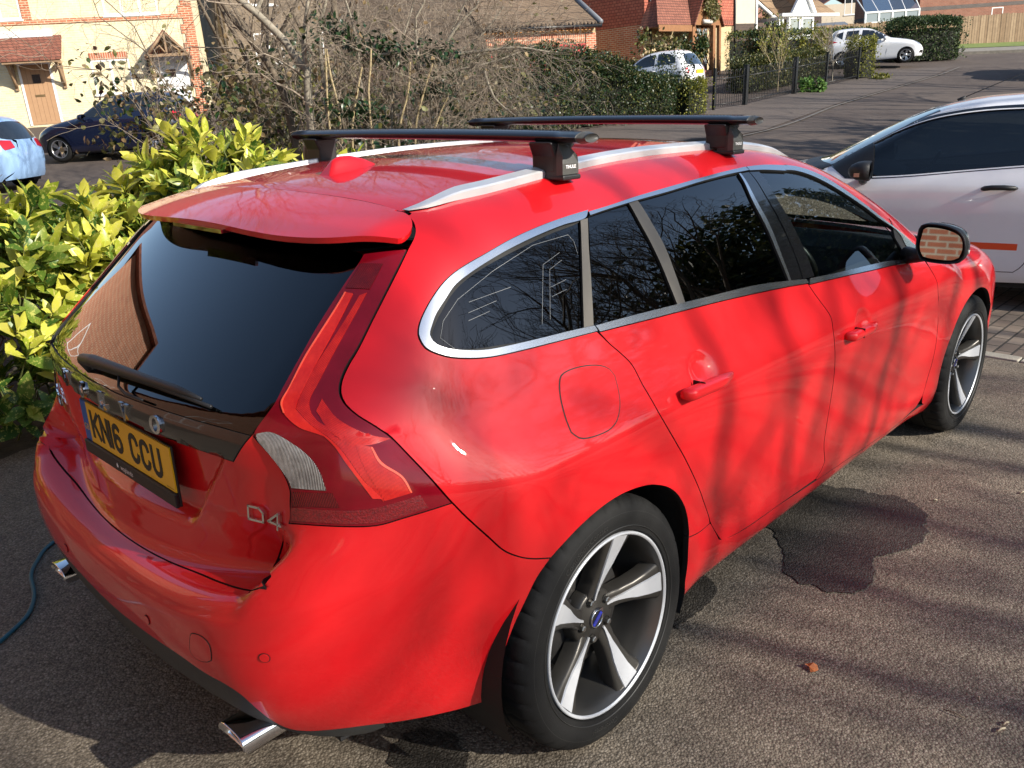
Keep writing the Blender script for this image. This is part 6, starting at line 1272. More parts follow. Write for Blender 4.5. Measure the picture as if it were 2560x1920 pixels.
mb=MB()
for k in range(-5,6):
    for s in (1,-1):
        a=np.array([2.13+k*.30,.40]) if s>0 else np.array([3.44-k*.30,.40]); b=a+np.array([s*1.10,1.6]); d_=b-a; ta,tb=sorted(((2.13-a[0])/d_[0],(3.44-a[0])/d_[0])); t0=max(0,ta); t1=min(1,tb)
        if t1>t0+.05: p,q=a+d_*t0,a+d_*t1; mb.tube([(p[0],-.86+s*.012,p[1]),(q[0],-.86+s*.012,q[1])],.022,4)
for x in (2.55,3.0): mb.box((x-.05,-.74,.42),(x+.05,-.725,2.0),1)
mb.build('lattice',[noisy('lattice_wood',(.10,.05,.022),(.16,.08,.038),9,.7),noisy('door_wood',(.30,.13,.05),(.36,.17,.07),9,.7)],PO)
mb=MB(); mb.tube([(2.62,-1.02,2.22),(3.25,-1.02,2.22)],.085,10); mb.build('porch_lamp',[mat('lamp_white',(.62,.60,.55),.4)],PO)
mb=MB(); gable_roof(mb,0,6.75,0,8,5.6,3.,.3,'x'); mb.build('roof',[TILE],BH)
place(BH,plumb(27.56,18.33,0,1.92))
# ---- bungalow with white bay
BU=empty('white_bay_house'); tag(BU,'small brown brick house with white bargeboards and a white gabled bay window','house')
mb=MB(); mb.box((-1.5,1.2,-.8),(5.2,8,2.3)); mb.box((-1.0,-.0,-.8),(.95,1.2,2.1)); mb.build('wall',[DBR],BU)
mb=MB(); mb.prism([(-2.9,2.15),(1.12,2.15),(-.9,3.9)],.003,.05,0,M) if False else None
mb=MB(); mb.box((-2.4,-.3,2.05),(-.95,-.003,5.)); mb.build('rendered_wall',[RENDER],BU); mb=MB(); mb.box((-2.4,-.28,-.8),(-.96,-.003,2.05)); mb.build('lower_wall',[DBR],BU)
mb=MB(); mb.tube([(-1.0,-.08,3.10),(.95,-.08,2.12)],.10,4); mb.box((.62,-.16,1.88),(1.0,-.05,2.24)); mb.box((-.92,-.34,-.8),(-.82,-.24,4.)); mb.build('bargeboard',[UPVC],BU)
mb=MB(); mb.add([(-1.0,-.15,3.2),(.98,-.15,2.2),(1.0,-.5,2.42),(1.45,-.5,2.6),(1.63,-.5,3.3),(1.9,1.5,3.9),(-1.,1.5,3.9)],[(0,1,2,3,4,5,6)]); mb.add([(2.2,-.5,3.3),(2.65,-.5,2.42),(4.45,-.45,2.42),(3.9,1.5,3.9),(1.9,1.5,3.9),(1.9,-.3,3.5)],[(0,1,2,3,4,5)]); mb.add([(-1,1.5,3.9),(4.6,1.5,3.9),(5.2,8,2.3),(-1.5,8,2.3)],[(0,1,2,3)]); mb.build('roof',[bricks('mossy_brown_tile',(.23,.15,.085),(.29,.195,.115),(.10,.065,.04),bw=.3,rh=.3,bstr=.8)],BU)
by=empty('bay_window',(-.67,0,0),0,BU)
mb=MB(); mb.prism([(1.75,2.42),(2.62,3.55),(3.45,2.42),(3.25,2.42),(2.62,3.28),(1.98,2.42)],.50,.62,0,Matrix(((1,0,0,0),(0,0,-1,0),(0,1,0,0),(0,0,0,1)))); mb.box((1.10,-.62,2.28),(5.10,-.45,2.40)); mb.prism([(1.98,2.42),(2.62,3.28),(3.25,2.42)],.46,.50,0,Matrix(((1,0,0,0),(0,0,-1,0),(0,1,0,0),(0,0,0,1)))); mb.build('gable_trim',[UPVC],by)
mb=MB(); mb.box((1.55,-.5,-.8),(3.4,1.2,.80)); mb.box((1.05,-.35,-.8),(1.5,.8,2.28)); mb.build('painted_wall',[noisy('white_brick',(.60,.58,.52),(.68,.66,.60),6,.8)],by)
for x0,x1 in ((1.12,1.45),(1.65,2.45),(2.52,3.38)):
    f=MB(); y=-.48 if x0>1.5 else -.37
    f.box((x0,y-.06,.80 if x0>1.5 else .6),(x0+.09,y+.06,2.28)); f.box((x1-.09,y-.06,.80 if x0>1.5 else .6),(x1,y+.06,2.28)); f.box((x0+.09,y-.05,.80 if x0>1.5 else .6),(x1-.09,y+.05,.92 if x0>1.5 else .7)); f.box((x0+.09,y-.05,2.18),(x1-.09,y+.05,2.28)); f.box((x0+.09,y-.04,1.50),(x1-.09,y+.04,1.62)); f.build('bay_frame',[UPVC],by)
    f=MB(); f.box((x0+.08,y-.01,.9),(x1-.08,y+.0,2.2)); f.build('pane',[mat('bay_glass',(.22,.24,.22),.08,0,.6,1.,.02)],by)
place(BU,plumb(38.09,18.88,-10,2.21)@Matrix.Scale(1.13,4))
# ---- board fence across the end of the street
WF=noisy('fence_boards',(.22,.145,.085),(.36,.255,.155),1.5,.85); m=WF
wv=N(m,'ShaderNodeTexBrick'); L(m,brick_coords(m,flat=False),wv.inputs['Vector']); wv.offset=0.; wv.inputs['Brick Width'].default_value=.15; wv.inputs['Row Height'].default_value=50.; wv.inputs['Scale'].default_value=1.; wv.inputs['Mortar Size'].default_value=.008; wv.inputs['Color1'].default_value=(.24,.16,.095,1); wv.inputs['Color2'].default_value=(.36,.26,.165,1); wv.inputs['Mortar'].default_value=(.07,.045,.03,1)
L(m,mix(m,1.,wv.outputs['Color'],ramp(m,noise(m,3.,5,.7),[(.3,(.75,.72,.70)),(.7,(1.1,1.08,1.05))]),'MULTIPLY'),bsdf(m).inputs['Base Color'])
FE=empty('board_fence'); tag(FE,'tall brown close boarded wooden fence across the end of the street','fence')
mb=MB(); r=random.Random(3); x=-15.
while x<9: mb.box((x,-.01+r.uniform(-.006,.006),-.2),(x+.148,.012,1.83+r.uniform(-.025,.025))); x+=.15
mb.build('boards',[WF],FE); mb=MB(); x=-14.
while x<9: mb.box((x-.05,.02,-.2),(x+.05,.12,1.8)); x+=2.4
mb.build('posts',[WF],FE); place(FE,plumb(54.52,12.11,-40,3.32))
tag(mesh_obj('grass_verge',[(*q,gz(*q)+.16) for q in [tuple(base+nrm_*2.2+FU*-14),tuple(base+nrm_*2.2+FU*30),tuple(base+nrm_*9+FU*30),tuple(base+nrm_*9+FU*-14)]],[(0,1,2,3)],[noisy('verge_grass',(.10,.15,.03),(.20,.24,.06),2.5,.95,.6,60)]),kind='structure')
# ---- far brick house, conservatory, distant houses
FB=empty('far_brick_house'); tag(FB,'far red brick house with a dark grey brick band and one small white window','house')
mb=MB(); mb.box((-6.7,0,-1),(9,8,2.28)); mb.box((-6.7,0,2.49),(9,8,6)); mb.build('wall',[FARB],FB); mb=MB(); mb.box((-6.71,-.01,2.28),(9,8,2.49)); mb.build('brick_band',[GREYB],FB); window(FB,-2.0,-1.25,1.2,2.21,1,0,gl=mat('pale_blind',(.30,.33,.34),.6)); place(FB,plumb(61.22,13.83,-40,3.76))
CO=empty('conservatory'); tag(CO,'white framed conservatory with a blue glazed roof beyond the fence','conservatory')
mb=MB(); mb.box((-1.0,0,-3),(2.45,3,.05)); mb.build('base_wall',[FARB],CO)
mb=MB()
for x in np.linspace(-.95,2.4,5): mb.box((x-.05,-.05,.05),(x+.05,.03,.66))
mb.box((-1.0,-.06,.62),(2.45,.04,.72)); mb.box((-1.0,-.06,.05),(2.45,.04,.14))
for x,t in ((-1.,.35),(-.2,.55),(.7,.9),(1.5,.95),(2.4,1.)): mb.tube([(x,-.05,.70),(x+.6*t,2.0,1.95)],.045,4)
mb.build('frame',[UPVC],CO); mb=MB(); mb.box((-.95,-.01,.1),(2.4,.0,.65)); mb.build('glazing',[mat('conservatory_glass',(.20,.24,.27),.1,0,.6,1.,.02)],CO)
mb=MB(); mb.add([(-1.05,-.06,.72),(2.45,-.06,.72),(2.45,2,1.98),(-.30,2,1.98)],[(0,1,2,3)]); mb.build('roof',[mat('blue_glass_roof',(.055,.085,.135),.12,0,.6,1.,.02)],CO); place(CO,plumb(53.07,19.34,-40,5.06))
SH=empty('garden_shed'); tag(SH,'low grey roofed shed beside the conservatory','shed'); mb=MB(); mb.box((-.8,0,-2),(1.0,1.5,.1)); mb.build('wall',[WF],SH); mb=MB(); gable_roof(mb,-.8,1.0,0,1.5,.1,.25,.1,'x'); mb.build('roof',[LEAD],SH); place(SH,plumb(49.8,20.8,-40,4.75))
for i,(x,y,z,w,h,c,lb) in enumerate(((66,35,5.5,4.5,4.2,'far_pink',"distant red and white gabled house above the clipped hedge"),(74,30,6.4,5.,3.,'far_cream','distant pale cream house further right beyond the trees'))):
    h_=empty('distant_house'); tag(h_,lb,'house'); mb=MB(); mb.box((-w/2,0,-6),(w/2,6,h*.6)); mb.build('wall',[noisy(c,((.42,.19,.13),(.55,.47,.36))[i],((.48,.23,.17),(.6,.52,.4))[i],3,.9)],h_); mb=MB(); gable_roof(mb,-w/2,w/2,0,6,h*.6,h*.45,.2,'y'); mb.build('roof',[TILE],h_); window(h_,-.6,.6,.9,2.2,2,0); place(h_,plumb(x,y,-45,z))
# ---- railings
RAILM=mat('railing_black',(.008,.008,.009),.4)
RL=empty('metal_railing'); tag(RL,'black bow topped metal railing with stout square posts along the pavement','railing')
pp=[(20.8,11.2),(22.3,11.05),(25.75,11.2),(28.4,11.35),(31.3,11.45)]
for i,(a,b) in enumerate(zip(pp[:-1],pp[1:])):
    a=np.array(a);b=np.array(b); n=int(np.linalg.norm(b-a)/.105); mb=MB()
    P=lambda t,h:tuple((a+(b-a)*t).tolist())+(gz(*(a+(b-a)*t))+h,)
    for k in range(1,n,2):
        t0,t1=k/n,(k+1)/n; mb.tube([P(t0,.06),P(t0,.95),P(t0+.25/n,1.03),P(t1-.25/n,1.03),P(t1,.95),P(t1,.06)],.0085,5,0,False)
    mb.tube([P(0,.13),P(1,.13)],.014,5); mb.tube([P(0,.82),P(1,.82)],.014,5); mb.build('railing_panel',[RAILM],RL)
for i,q in enumerate(pp): mb=MB(); s=.06 if i in (1,2) else .035; z=gz(*q); mb.box((q[0]-s,q[1]-s,z-.1),(q[0]+s,q[1]+s,z+1.10)); mb.box((q[0]-s-.008,q[1]-s-.008,z+1.10),(q[0]+s+.008,q[1]+s+.008,z+1.125)); mb.build('post',[RAILM],RL)
# ---- unseen houses: one reflected, one set close behind the camera to cut sky light
for i,(x,y,yaw,lb) in enumerate(((-4.2,14.5,12,'red brick gabled house beyond the laurels outside the picture, reflected in the back window'),(-5.4,2.0,86,'unseen red brick house set close behind the camera to block sky light, reflected in the car'),)):
    h_=empty('reflected_house'); tag(h_,lb,'house'); wd_=4.5 if i==0 else 6.5; mb=MB(); mb.box((-wd_,0,0),(wd_,8,4.6)); mb.build('wall',[REDB],h_); window(h_,-3.,-1.6,.9,2.1,2,1); window(h_,1.4,2.8,.9,2.1,2,1); window(h_,-3.,-1.6,3.1,4.2,2,1); window(h_,1.4,2.8,3.1,4.2,2,1)
    mb=MB(); gable_roof(mb,-wd_,wd_,0,8,4.6,3.4,.3,'y'); mb.build('roof',[TILE],h_); mb=MB(); mb.prism([(-wd_,4.6),(wd_,4.6),(0,8.0)],.0,.1,0,M); mb.build('gable_wall',[REDB],h_); h_.location=(x,y,0); h_.rotation_euler=(0,0,rad(yaw))
# ================================================================ plants
def leafmat(name,cols,rough=.4,trans=.25,spots=None,spec=.4):
    """leaf colours drawn at random per leaf; a little light comes through"""
    m=bpy.data.materials.new(name); m.use_nodes=True; MATS[name]=m; b=bsdf(m); b.inputs['Roughness'].default_value=rough; b.inputs['Specular IOR Level'].default_value=spec
    g=N(m,'ShaderNodeNewGeometry'); n=len(cols); c=ramp(m,g.outputs['Random Per Island'],[((i+.5)/n,q) for i,q in enumerate(cols)])
    if spots:
        f=noise(m,55,3,.7); s=ramp(m,f,[(.54,(0,0,0)),(.62,(1,1,1))]); c=mix(m,s,c,spots)
    L(m,c,b.inputs['Base Color']); t=N(m,'ShaderNodeBsdfTranslucent'); L(m,c,t.inputs[0]); x=N(m,'ShaderNodeMixShader'); x.inputs[0].default_value=trans
    L(m,b.outputs[0],x.inputs[1]); L(m,t.outputs[0],x.inputs[2]); L(m,x.outputs[0],m.node_tree.nodes['Material Output'].inputs[0]); return m
TPL={ # half outlines (along, across) of a leaf
 'lance':[(0,0),(.18,.55),(.45,1.),(.75,.72),(1,0)], 'oval':[(0,0),(.25,.85),(.6,1.),(1,0)], 'small':[(0,0),(.45,1.),(1,0)]}
def leaves(name,pos,dirs,nrm,length,width,mats,parent,tpl='small',fold=.25,droop=.15,midx=None,seed=0):
    pos=np.asarray(pos,float); n=len(pos); d=np.asarray(dirs,float); d/=np.linalg.norm(d,axis=1)[:,None]+1e-9
    s=np.cross(d,nrm); s/=np.linalg.norm(s,axis=1)[:,None]+1e-9; u=np.cross(s,d)
    length=np.broadcast_to(length,n); width=np.broadcast_to(width,n); T=TPL[tpl]; k=len(T); V=[]; F_=[]
    idx=[]
    for (a,b) in T: V.append(pos+d*(a*length)[:,None]-u*(droop*a*a*length)[:,None]); idx.append(('m',))
    mids=len(V)
    for sg in (1,-1):
        for (a,b) in T[1:-1]: V.append(pos+d*(a*length)[:,None]+s*(sg*b*width)[:,None]+u*((fold*b*width)-(droop*a*a*length))[:,None])
    m_=k+2*(k-2); VV=np.stack(V,1).reshape(-1,3)
    loc=[]
    for sg,off in ((1,k),(-1,k+k-2)):
        e=[0]+[off+i for i in range(k-2)]+[k-1]
        for i in range(k-1):
            q=[i,i+1,e[i+1],e[i]]; q2=[]
            for v in q:
                if v not in q2: q2.append(v)
            loc.append(q2 if sg>0 else q2[::-1])
    sizes=np.array([len(q) for q in loc]); flat=np.concatenate([np.array(q) for q in loc]); tot=(flat[None,:]+(np.arange(n)*m_)[:,None]).ravel(); sz=np.tile(sizes,n)
    me=bpy.data.meshes.new(name); me.vertices.add(len(VV)); me.vertices.foreach_set('co',VV.ravel()); me.loops.add(len(tot)); me.loops.foreach_set('vertex_index',tot.astype(np.int32)); me.polygons.add(len(sz))
    st=np.concatenate([[0],np.cumsum(sz)[:-1]]); me.polygons.foreach_set('loop_start',st.astype(np.int32)); me.polygons.foreach_set('loop_total',sz.astype(np.int32))
    for m in (mats if isinstance(mats,(list,tuple)) else [mats]): me.materials.append(m)
    if midx is not None: me.polygons.foreach_set('material_index',np.repeat(midx,len(loc)).astype(np.int32))
    me.polygons.foreach_set('use_smooth',np.ones(len(sz),bool)); me.update(calc_edges=True); o=bpy.data.objects.new(name,me); COL.objects.link(o)
    if parent: o.parent=parent
    return o
def rdirs(rs,n,up=0.): v=rs.normal(size=(n,3)); v[:,2]+=up; return v/np.linalg.norm(v,axis=1)[:,None]
def branch(mb,p,d,r,length,depth,rs,spread=.6,kids=3,up=.05,mi=0,wob=.18,minr=.0018,tips=None,shrink=.62,sides=5):
    pts=[Vector(p)]; rr=[r]; n=max(2,int(4-depth*.3)); q=Vector(p); dv=Vector(d).normalized()
    for i in range(n):
        dv=(dv+Vector(rs.normal(size=3))*wob+Vector((0,0,up))).normalized(); q=q+dv*(length/n); pts.append(q.copy()); rr.append(max(minr,r*(1-.45*(i+1)/n)))
    mb.tube(pts,rr,sides if r>.012 else 3,mi,False)
    if tips is not None: tips.append((pts[-1],dv))
    if depth<=0: return
    for k in range(kids):
        t=rs.uniform(.35,1.) if k else 1.; i=min(n-1,int(t*n)); base=pts[i].lerp(pts[i+1],t*n-i if t<1 else 1.) if i<n else pts[-1]
        ax=Vector(rs.normal(size=3)); ax=(ax-dv*ax.dot(dv)).normalized(); nd=(dv*math.cos(spread*rs.uniform(.5,1.3))+ax*math.sin(spread*rs.uniform(.5,1.3))).normalized()
        branch(mb,base,nd,max(minr,rr[i]*(shrink*rs.uniform(.75,1.15))),length*rs.uniform(.55,.85),depth-1,rs,spread,kids,up,mi,wob,minr,tips,shrink,sides)
BARK=noisy('pale_bark',(.20,.175,.135),(.36,.32,.25),14,.85,.4,80); BARKD=noisy('brown_bark',(.10,.078,.055),(.19,.15,.105),14,.85,.4,80); STRAWM=noisy('straw_cane',(.30,.235,.125),(.44,.35,.20),9,.7); TWIGM=noisy('twig_bark',(.20,.155,.115),(.34,.28,.215),9,.8); STEMG=noisy('green_stem',(.07,.09,.02),(.12,.13,.04),9,.7); BRST=noisy('bramble_stem',(.13,.06,.045),(.22,.12,.085),9,.7)
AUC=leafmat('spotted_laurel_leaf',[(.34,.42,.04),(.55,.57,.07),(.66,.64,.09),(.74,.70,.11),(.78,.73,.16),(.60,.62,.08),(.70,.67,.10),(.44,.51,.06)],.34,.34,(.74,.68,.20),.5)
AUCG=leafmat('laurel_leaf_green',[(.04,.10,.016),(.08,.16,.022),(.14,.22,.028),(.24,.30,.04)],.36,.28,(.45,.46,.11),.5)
BRM=leafmat('bramble_leaf',[(.10,.035,.03),(.07,.085,.025),(.14,.13,.05),(.09,.05,.03),(.20,.17,.09),(.06,.09,.03)],.5,.25)
DRYL=leafmat('dry_leaf',[(.24,.16,.075),(.34,.25,.13),(.15,.085,.045),(.40,.33,.21),(.20,.19,.07)],.6,.3)
OLIVE=leafmat('olive_leaf',[(.07,.085,.022),(.13,.14,.035),(.19,.19,.05),(.10,.09,.03),(.24,.23,.07)],.5,.3)
EVG=leafmat('evergreen_leaf',[(.012,.035,.012),(.022,.055,.017),(.04,.08,.022),(.016,.05,.024)],.35,.15,None,.5)
HDG=leafmat('hedge_leaf',[(.014,.028,.010),(.025,.045,.013),(.045,.065,.018),(.075,.075,.022),(.03,.055,.016)],.45,.2)
GOLD=leafmat('golden_leaf',[(.20,.21,.03),(.28,.28,.04),(.13,.16,.025),(.34,.32,.06)],.5,.3)
CONI=leafmat('conifer_leaf',[(.018,.042,.014),(.03,.065,.018),(.05,.085,.022),(.08,.095,.03)],.6,.2)
LAURL=leafmat('shrub_leaf',[(.05,.07,.018),(.10,.11,.03),(.17,.15,.05),(.07,.085,.02),(.22,.19,.075)],.35,.25)
# ---- spotted laurel beside the car
def laurel(label,lumps,n,seed,green=.22):
    """shoots with whorls of long leaves spread over the outside of rounded lumps; (x,y,z,rx,ry,rz)"""
    rs=np.random.RandomState(seed); o=empty('laurel_shrub',(lumps[0][0],lumps[0][1],0)); tag(o,label,'shrub',None); off=np.array([lumps[0][0],lumps[0][1],0])
    P=[];D=[];NN=[];LN=[];W_=[];MI=[]; st=MB()
    vol=np.array([l[3]*l[4]+l[4]*l[5]+l[3]*l[5] for l in lumps]); cnt=(n*vol/vol.sum()).astype(int)
    for l,c in zip(lumps,cnt):
        ctr=np.array(l[:3]); R_=np.array(l[3:])
        for _ in range(c):
            a=rs.normal(size=3); a[2]=abs(a[2])*.9-.25*rs.rand(); a/=np.linalg.norm(a); rad_=rs.uniform(.70,1.03); p=ctr+a*R_*rad_
            if p[2]<.05: continue
            inner=any((((p-np.array(k[:3]))/np.array(k[3:]))**2).sum()<.42 for k in lumps)
            if inner: continue
            ax=a*np.array([1,1,.6])+np.array([0,0,.9])+rs.normal(size=3)*.25; ax/=np.linalg.norm(ax)
            b=p-ax*rs.uniform(.18,.35); st.tube([b-off,(b+p)/2-off+rs.normal(size=3)*.01,p-off],[.0055,.0045,.003],5,0,False)
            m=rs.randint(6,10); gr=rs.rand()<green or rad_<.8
            e1=np.cross(ax,[.3,.5,.8]); e1/=np.linalg.norm(e1); e2=np.cross(ax,e1); a0=rs.rand()*6.3
            for k in range(m):
                an=a0+k*2.4; lv=k/m; tilt=.25+1.05*lv+rs.normal()*.15; d=ax*math.cos(tilt)+(e1*math.cos(an)+e2*math.sin(an))*math.sin(tilt)
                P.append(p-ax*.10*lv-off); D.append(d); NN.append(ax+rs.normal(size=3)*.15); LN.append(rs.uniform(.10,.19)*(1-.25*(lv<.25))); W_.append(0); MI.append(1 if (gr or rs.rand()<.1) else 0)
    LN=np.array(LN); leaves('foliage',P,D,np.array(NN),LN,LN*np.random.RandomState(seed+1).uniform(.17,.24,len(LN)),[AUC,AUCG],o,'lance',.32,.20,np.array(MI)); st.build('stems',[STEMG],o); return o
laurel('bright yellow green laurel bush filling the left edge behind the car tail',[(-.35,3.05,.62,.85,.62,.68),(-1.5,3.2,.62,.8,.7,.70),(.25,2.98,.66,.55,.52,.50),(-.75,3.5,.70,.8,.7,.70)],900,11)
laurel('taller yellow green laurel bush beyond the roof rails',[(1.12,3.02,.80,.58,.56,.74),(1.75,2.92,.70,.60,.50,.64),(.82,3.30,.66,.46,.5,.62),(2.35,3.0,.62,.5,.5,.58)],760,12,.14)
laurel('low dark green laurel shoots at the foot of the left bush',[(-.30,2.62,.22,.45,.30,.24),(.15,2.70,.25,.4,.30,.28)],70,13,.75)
# ---- brambles behind it
def bramble(label,box,n,seed,leafn,mats,mname,h=(.9,1.7),ln=.05,catname='bramble'):
    rs=np.random.RandomState(seed); (x0,x1),(y0,y1)=box; o=empty('bramble' if catname=='bramble' else catname.replace(' ','_'),((x0+x1)/2,(y0+y1)/2,0)); tag(o,label,catname); off=Vector(((x0+x1)/2,(y0+y1)/2,0)); mb=MB(); P=[];D=[]
    for _ in range(n):
        p=Vector((rs.uniform(x0,x1),rs.uniform(y0,y1),gz((x0+x1)/2,(y0+y1)/2))); a=rs.uniform(0,6.3); hh=rs.uniform(*h); out=rs.uniform(.3,1.); pts=[]
        for t in np.linspace(0,1,7): pts.append(p+Vector((math.cos(a)*out*t,math.sin(a)*out*t,hh*(1.25*t-.25*t**3)*(1 if t<.75 else 1-.25*(t-.75))))-off+Vector(rs.normal(size=3))*.03)
        mb.tube(pts,[.006,.0055,.005,.0045,.004,.003,.002],4,0,False)
        for k in range(leafn):
            t=rs.uniform(.35,1); i=min(5,int(t*6)); P.append(tuple(pts[i].lerp(pts[i+1],t*6-i)+Vector(rs.normal(size=3))*.04)); 
    for k in range(3): pass
    nl=len(P); P=np.array(P); d=rdirs(rs,nl,.1); leaves('foliage',P,d,rdirs(rs,nl,1.2),rs.uniform(.6,1.25,nl)*ln,rs.uniform(.22,.36,nl)*ln,mats,o,'oval',.2,.25,None if not isinstance(mats,list) else rs.randint(0,len(mats),nl)); mb.build('stems',[BRST],o); return o
bramble('tangle of purple brown bramble above the left laurel bush',((-.4,1.6),(4.0,5.6)),80,21,34,[BRM,BRM,DRYL],'b',(.55,1.05))
bramble('thin leafy bramble stems in front of the two parked cars',((-1.6,.5),(5.6,7.2)),20,22,5,[BRM,OLIVE],'b',(1.0,1.75),.036)
# ---- bare multi-stemmed trees by the drive
def traced_tree(label,limbs,seed,bark,twigs=9,depth=3,length=.75,up=.04,leafs=None,group=None,lean=None):
    rs=np.random.RandomState(seed); base=Vector(limbs[0][0][0]); base.z=0; o=empty('bare_tree',base); tag(o,label,'tree',group); mb=MB(); tw=MB(); tips=[]
    for pts,r0,r1 in limbs:
        q=[Vector(p)-base for p in curve_pts(np.array(pts,float),.12)]; n=len(q); rr=[r0+(r1-r0)*i/(n-1) for i in range(n)]; mb.tube(q,rr,10,0,False)
        for k in range(twigs):
            i=int(rs.uniform(.25,1)*(n-1)); d=(q[min(i+1,n-1)]-q[max(i-1,0)]).normalized(); ax=Vector(rs.normal(size=3)); ax=(ax-d*ax.dot(d)).normalized(); nd=d*.55+ax*.85+Vector((0,0,.15))
            branch(tw,q[i],nd,max(.004,rr[i]*.32),length*rs.uniform(.6,1.2),depth,rs,.65,3,up,0,.22,.0016,tips)
    mb.build('trunk',[bark],o); tw.build('twigs',[TWIGM],o)
    if leafs:
        mt,cnt,ln=leafs; sel=[tips[i] for i in rs.randint(0,len(tips),cnt)]; P=np.array([tuple(t[0]) for t in sel])+rs.normal(size=(cnt,3))*.05
        leaves('dead_leaves',P,rdirs(rs,cnt,-.4),rdirs(rs,cnt),rs.uniform(.6,1.3,cnt)*ln,rs.uniform(.25,.4,cnt)*ln,mt,o,'oval',.3,.3)
    return o
T1=[(3.66,5.63,0.),(3.62,5.67,.7),(3.62,5.67,1.42),(3.62,5.66,1.74),(3.63,5.65,1.94),(3.58,5.7,2.0),(3.51,5.78,2.19),(3.45,5.84,2.29),(3.32,5.97,2.48),(3.2,6.1,2.63),(2.9,6.4,3.1),(2.7,6.5,3.7)]
traced_tree('forked grey trunk bare tree standing nearest behind the car',[(T1,.050,.030),([(3.63,5.65,1.94),(3.62,5.66,2.09),(3.63,5.65,2.23),(3.70,5.60,2.6),(3.75,5.5,3.2)],.030,.012),([(3.32,5.97,2.48),(3.45,5.9,2.75),(3.5,5.8,3.2)],.022,.01)],31,BARK,9,3,.6,leafs=(DRYL,70,.05))
traced_tree('pair of slanting brown trunks behind the forked tree',[([(3.95,6.15,0),(3.85,6.28,.8),(3.79,6.35,1.62),(3.77,6.37,1.75),(3.68,6.46,2.05),(3.58,6.57,2.27),(3.47,6.68,2.48),(3.42,6.73,2.61),(3.2,6.9,3.2)],.055,.026),([(3.95,6.75,0),(3.85,6.85,1.),(3.77,6.94,1.87),(3.71,7.01,2.25),(3.63,7.09,2.5),(3.58,7.14,2.72),(3.4,7.3,3.4)],.042,.02)],32,BARKD,9,3,.7,leafs=(DRYL,90,.06))
traced_tree('pale upright branched sapling right of the forked tree',[([(3.95,5.75,0),(3.92,5.78,1.2),(3.91,5.79,2.35),(3.96,5.74,2.51),(4.0,5.7,2.66),(4.05,5.6,3.3)],.030,.014),([(3.86,5.14,0),(3.88,5.12,1.4),(3.87,5.12,2.2),(3.80,5.2,2.7)],.020,.01)],33,BARK,8,3,.6,leafs=(DRYL,60,.06))
canes=[[(3.53,5.04,.2),(3.53,5.04,1.6),(3.5,5.07,1.85),(3.49,5.08,2.1)],[(3.46,5.11,.2),(3.46,5.11,1.61),(3.47,5.1,1.84),(3.48,5.09,2.1)],[(3.55,4.98,.2),(3.61,4.95,1.39),(3.66,4.91,1.66),(3.71,4.85,1.93)],[(3.85,4.68,.2),(3.93,4.63,1.36),(3.99,4.57,1.61),(4.02,4.54,1.79),(4.03,4.52,1.96)],[(3.95,4.56,.2),(4.04,4.51,1.37),(4.11,4.44,1.69),(4.18,4.37,1.94)],[(4.05,4.42,.2),(4.17,4.38,1.36),(4.22,4.33,1.51),(4.27,4.28,1.63)],[(3.74,4.82,.2),(3.74,4.82,1.71),(3.77,4.8,1.91),(3.78,4.78,2.09)]]
traced_tree('clump of straight straw coloured cut canes above the car roof',[(c,.013,.010) for c in canes],34,STRAWM,4,2,.4)
tw_=[[(4.25,4.73,0.1),(4.25,4.73,1.64),(4.39,4.58,1.88),(4.54,4.42,2.03),(4.74,4.22,2.22),(4.9,4.1,2.45)],[(4.23,4.75,1.4),(4.45,4.52,1.86),(4.8,4.16,1.95),(5.1,3.9,2.08)],[(4.35,4.6,.1),(4.43,4.54,1.45),(4.55,4.41,1.7),(4.73,4.24,1.86),(4.93,4.05,1.9)],[(4.44,4.53,2.04),(4.49,4.48,2.15),(4.58,4.39,2.31),(4.69,4.27,2.45),(4.8,4.2,2.7)],[(4.28,4.69,1.9),(4.28,4.69,2.37),(4.34,4.63,2.49),(4.38,4.59,2.7)],[(4.54,4.42,2.03),(4.96,4.0,2.07),(5.18,3.77,2.02)],[(4.24,4.74,2.09),(4.07,4.91,2.05),(3.94,5.05,2.06),(3.7,5.2,2.2)],[(4.73,4.24,1.86),(4.79,4.17,1.61),(4.93,4.03,1.44)],[(4.6,4.9,.1),(4.6,4.9,1.6),(4.8,4.8,2.2),(5.0,4.6,2.7)],[(4.1,5.0,.2),(4.15,4.95,1.8),(4.35,4.8,2.5),(4.4,4.7,2.9)]]
traced_tree('spreading pale twisted bare shrub with drooping twig ends',[(c,.019,.006) for c in tw_],35,BARK,13,3,.46,up=-.015,leafs=(DRYL,160,.045))
traced_tree('fine twigged bare sapling in front of the cream house',[([(2.9,6.6,0),(2.85,6.55,1.3),(2.6,6.7,1.9),(2.5,6.9,2.4),(2.1,6.9,2.75),(1.8,7.1,2.9),(1.3,7.0,3.2)],.009,.003),([(2.7,6.9,0),(2.6,6.9,1.2),(2.45,7.1,1.7),(2.1,7.0,2.0),(1.8,7.2,2.05),(1.4,7.2,2.4)],.008,.003),([(3.0,7.0,0),(2.9,7.0,1.6),(2.7,7.2,2.2),(2.3,7.2,2.5),(2.2,7.4,3.4)],.008,.003)],36,BARKD,13,2,.62)
rs_=np.random.RandomState(77); tg=[]
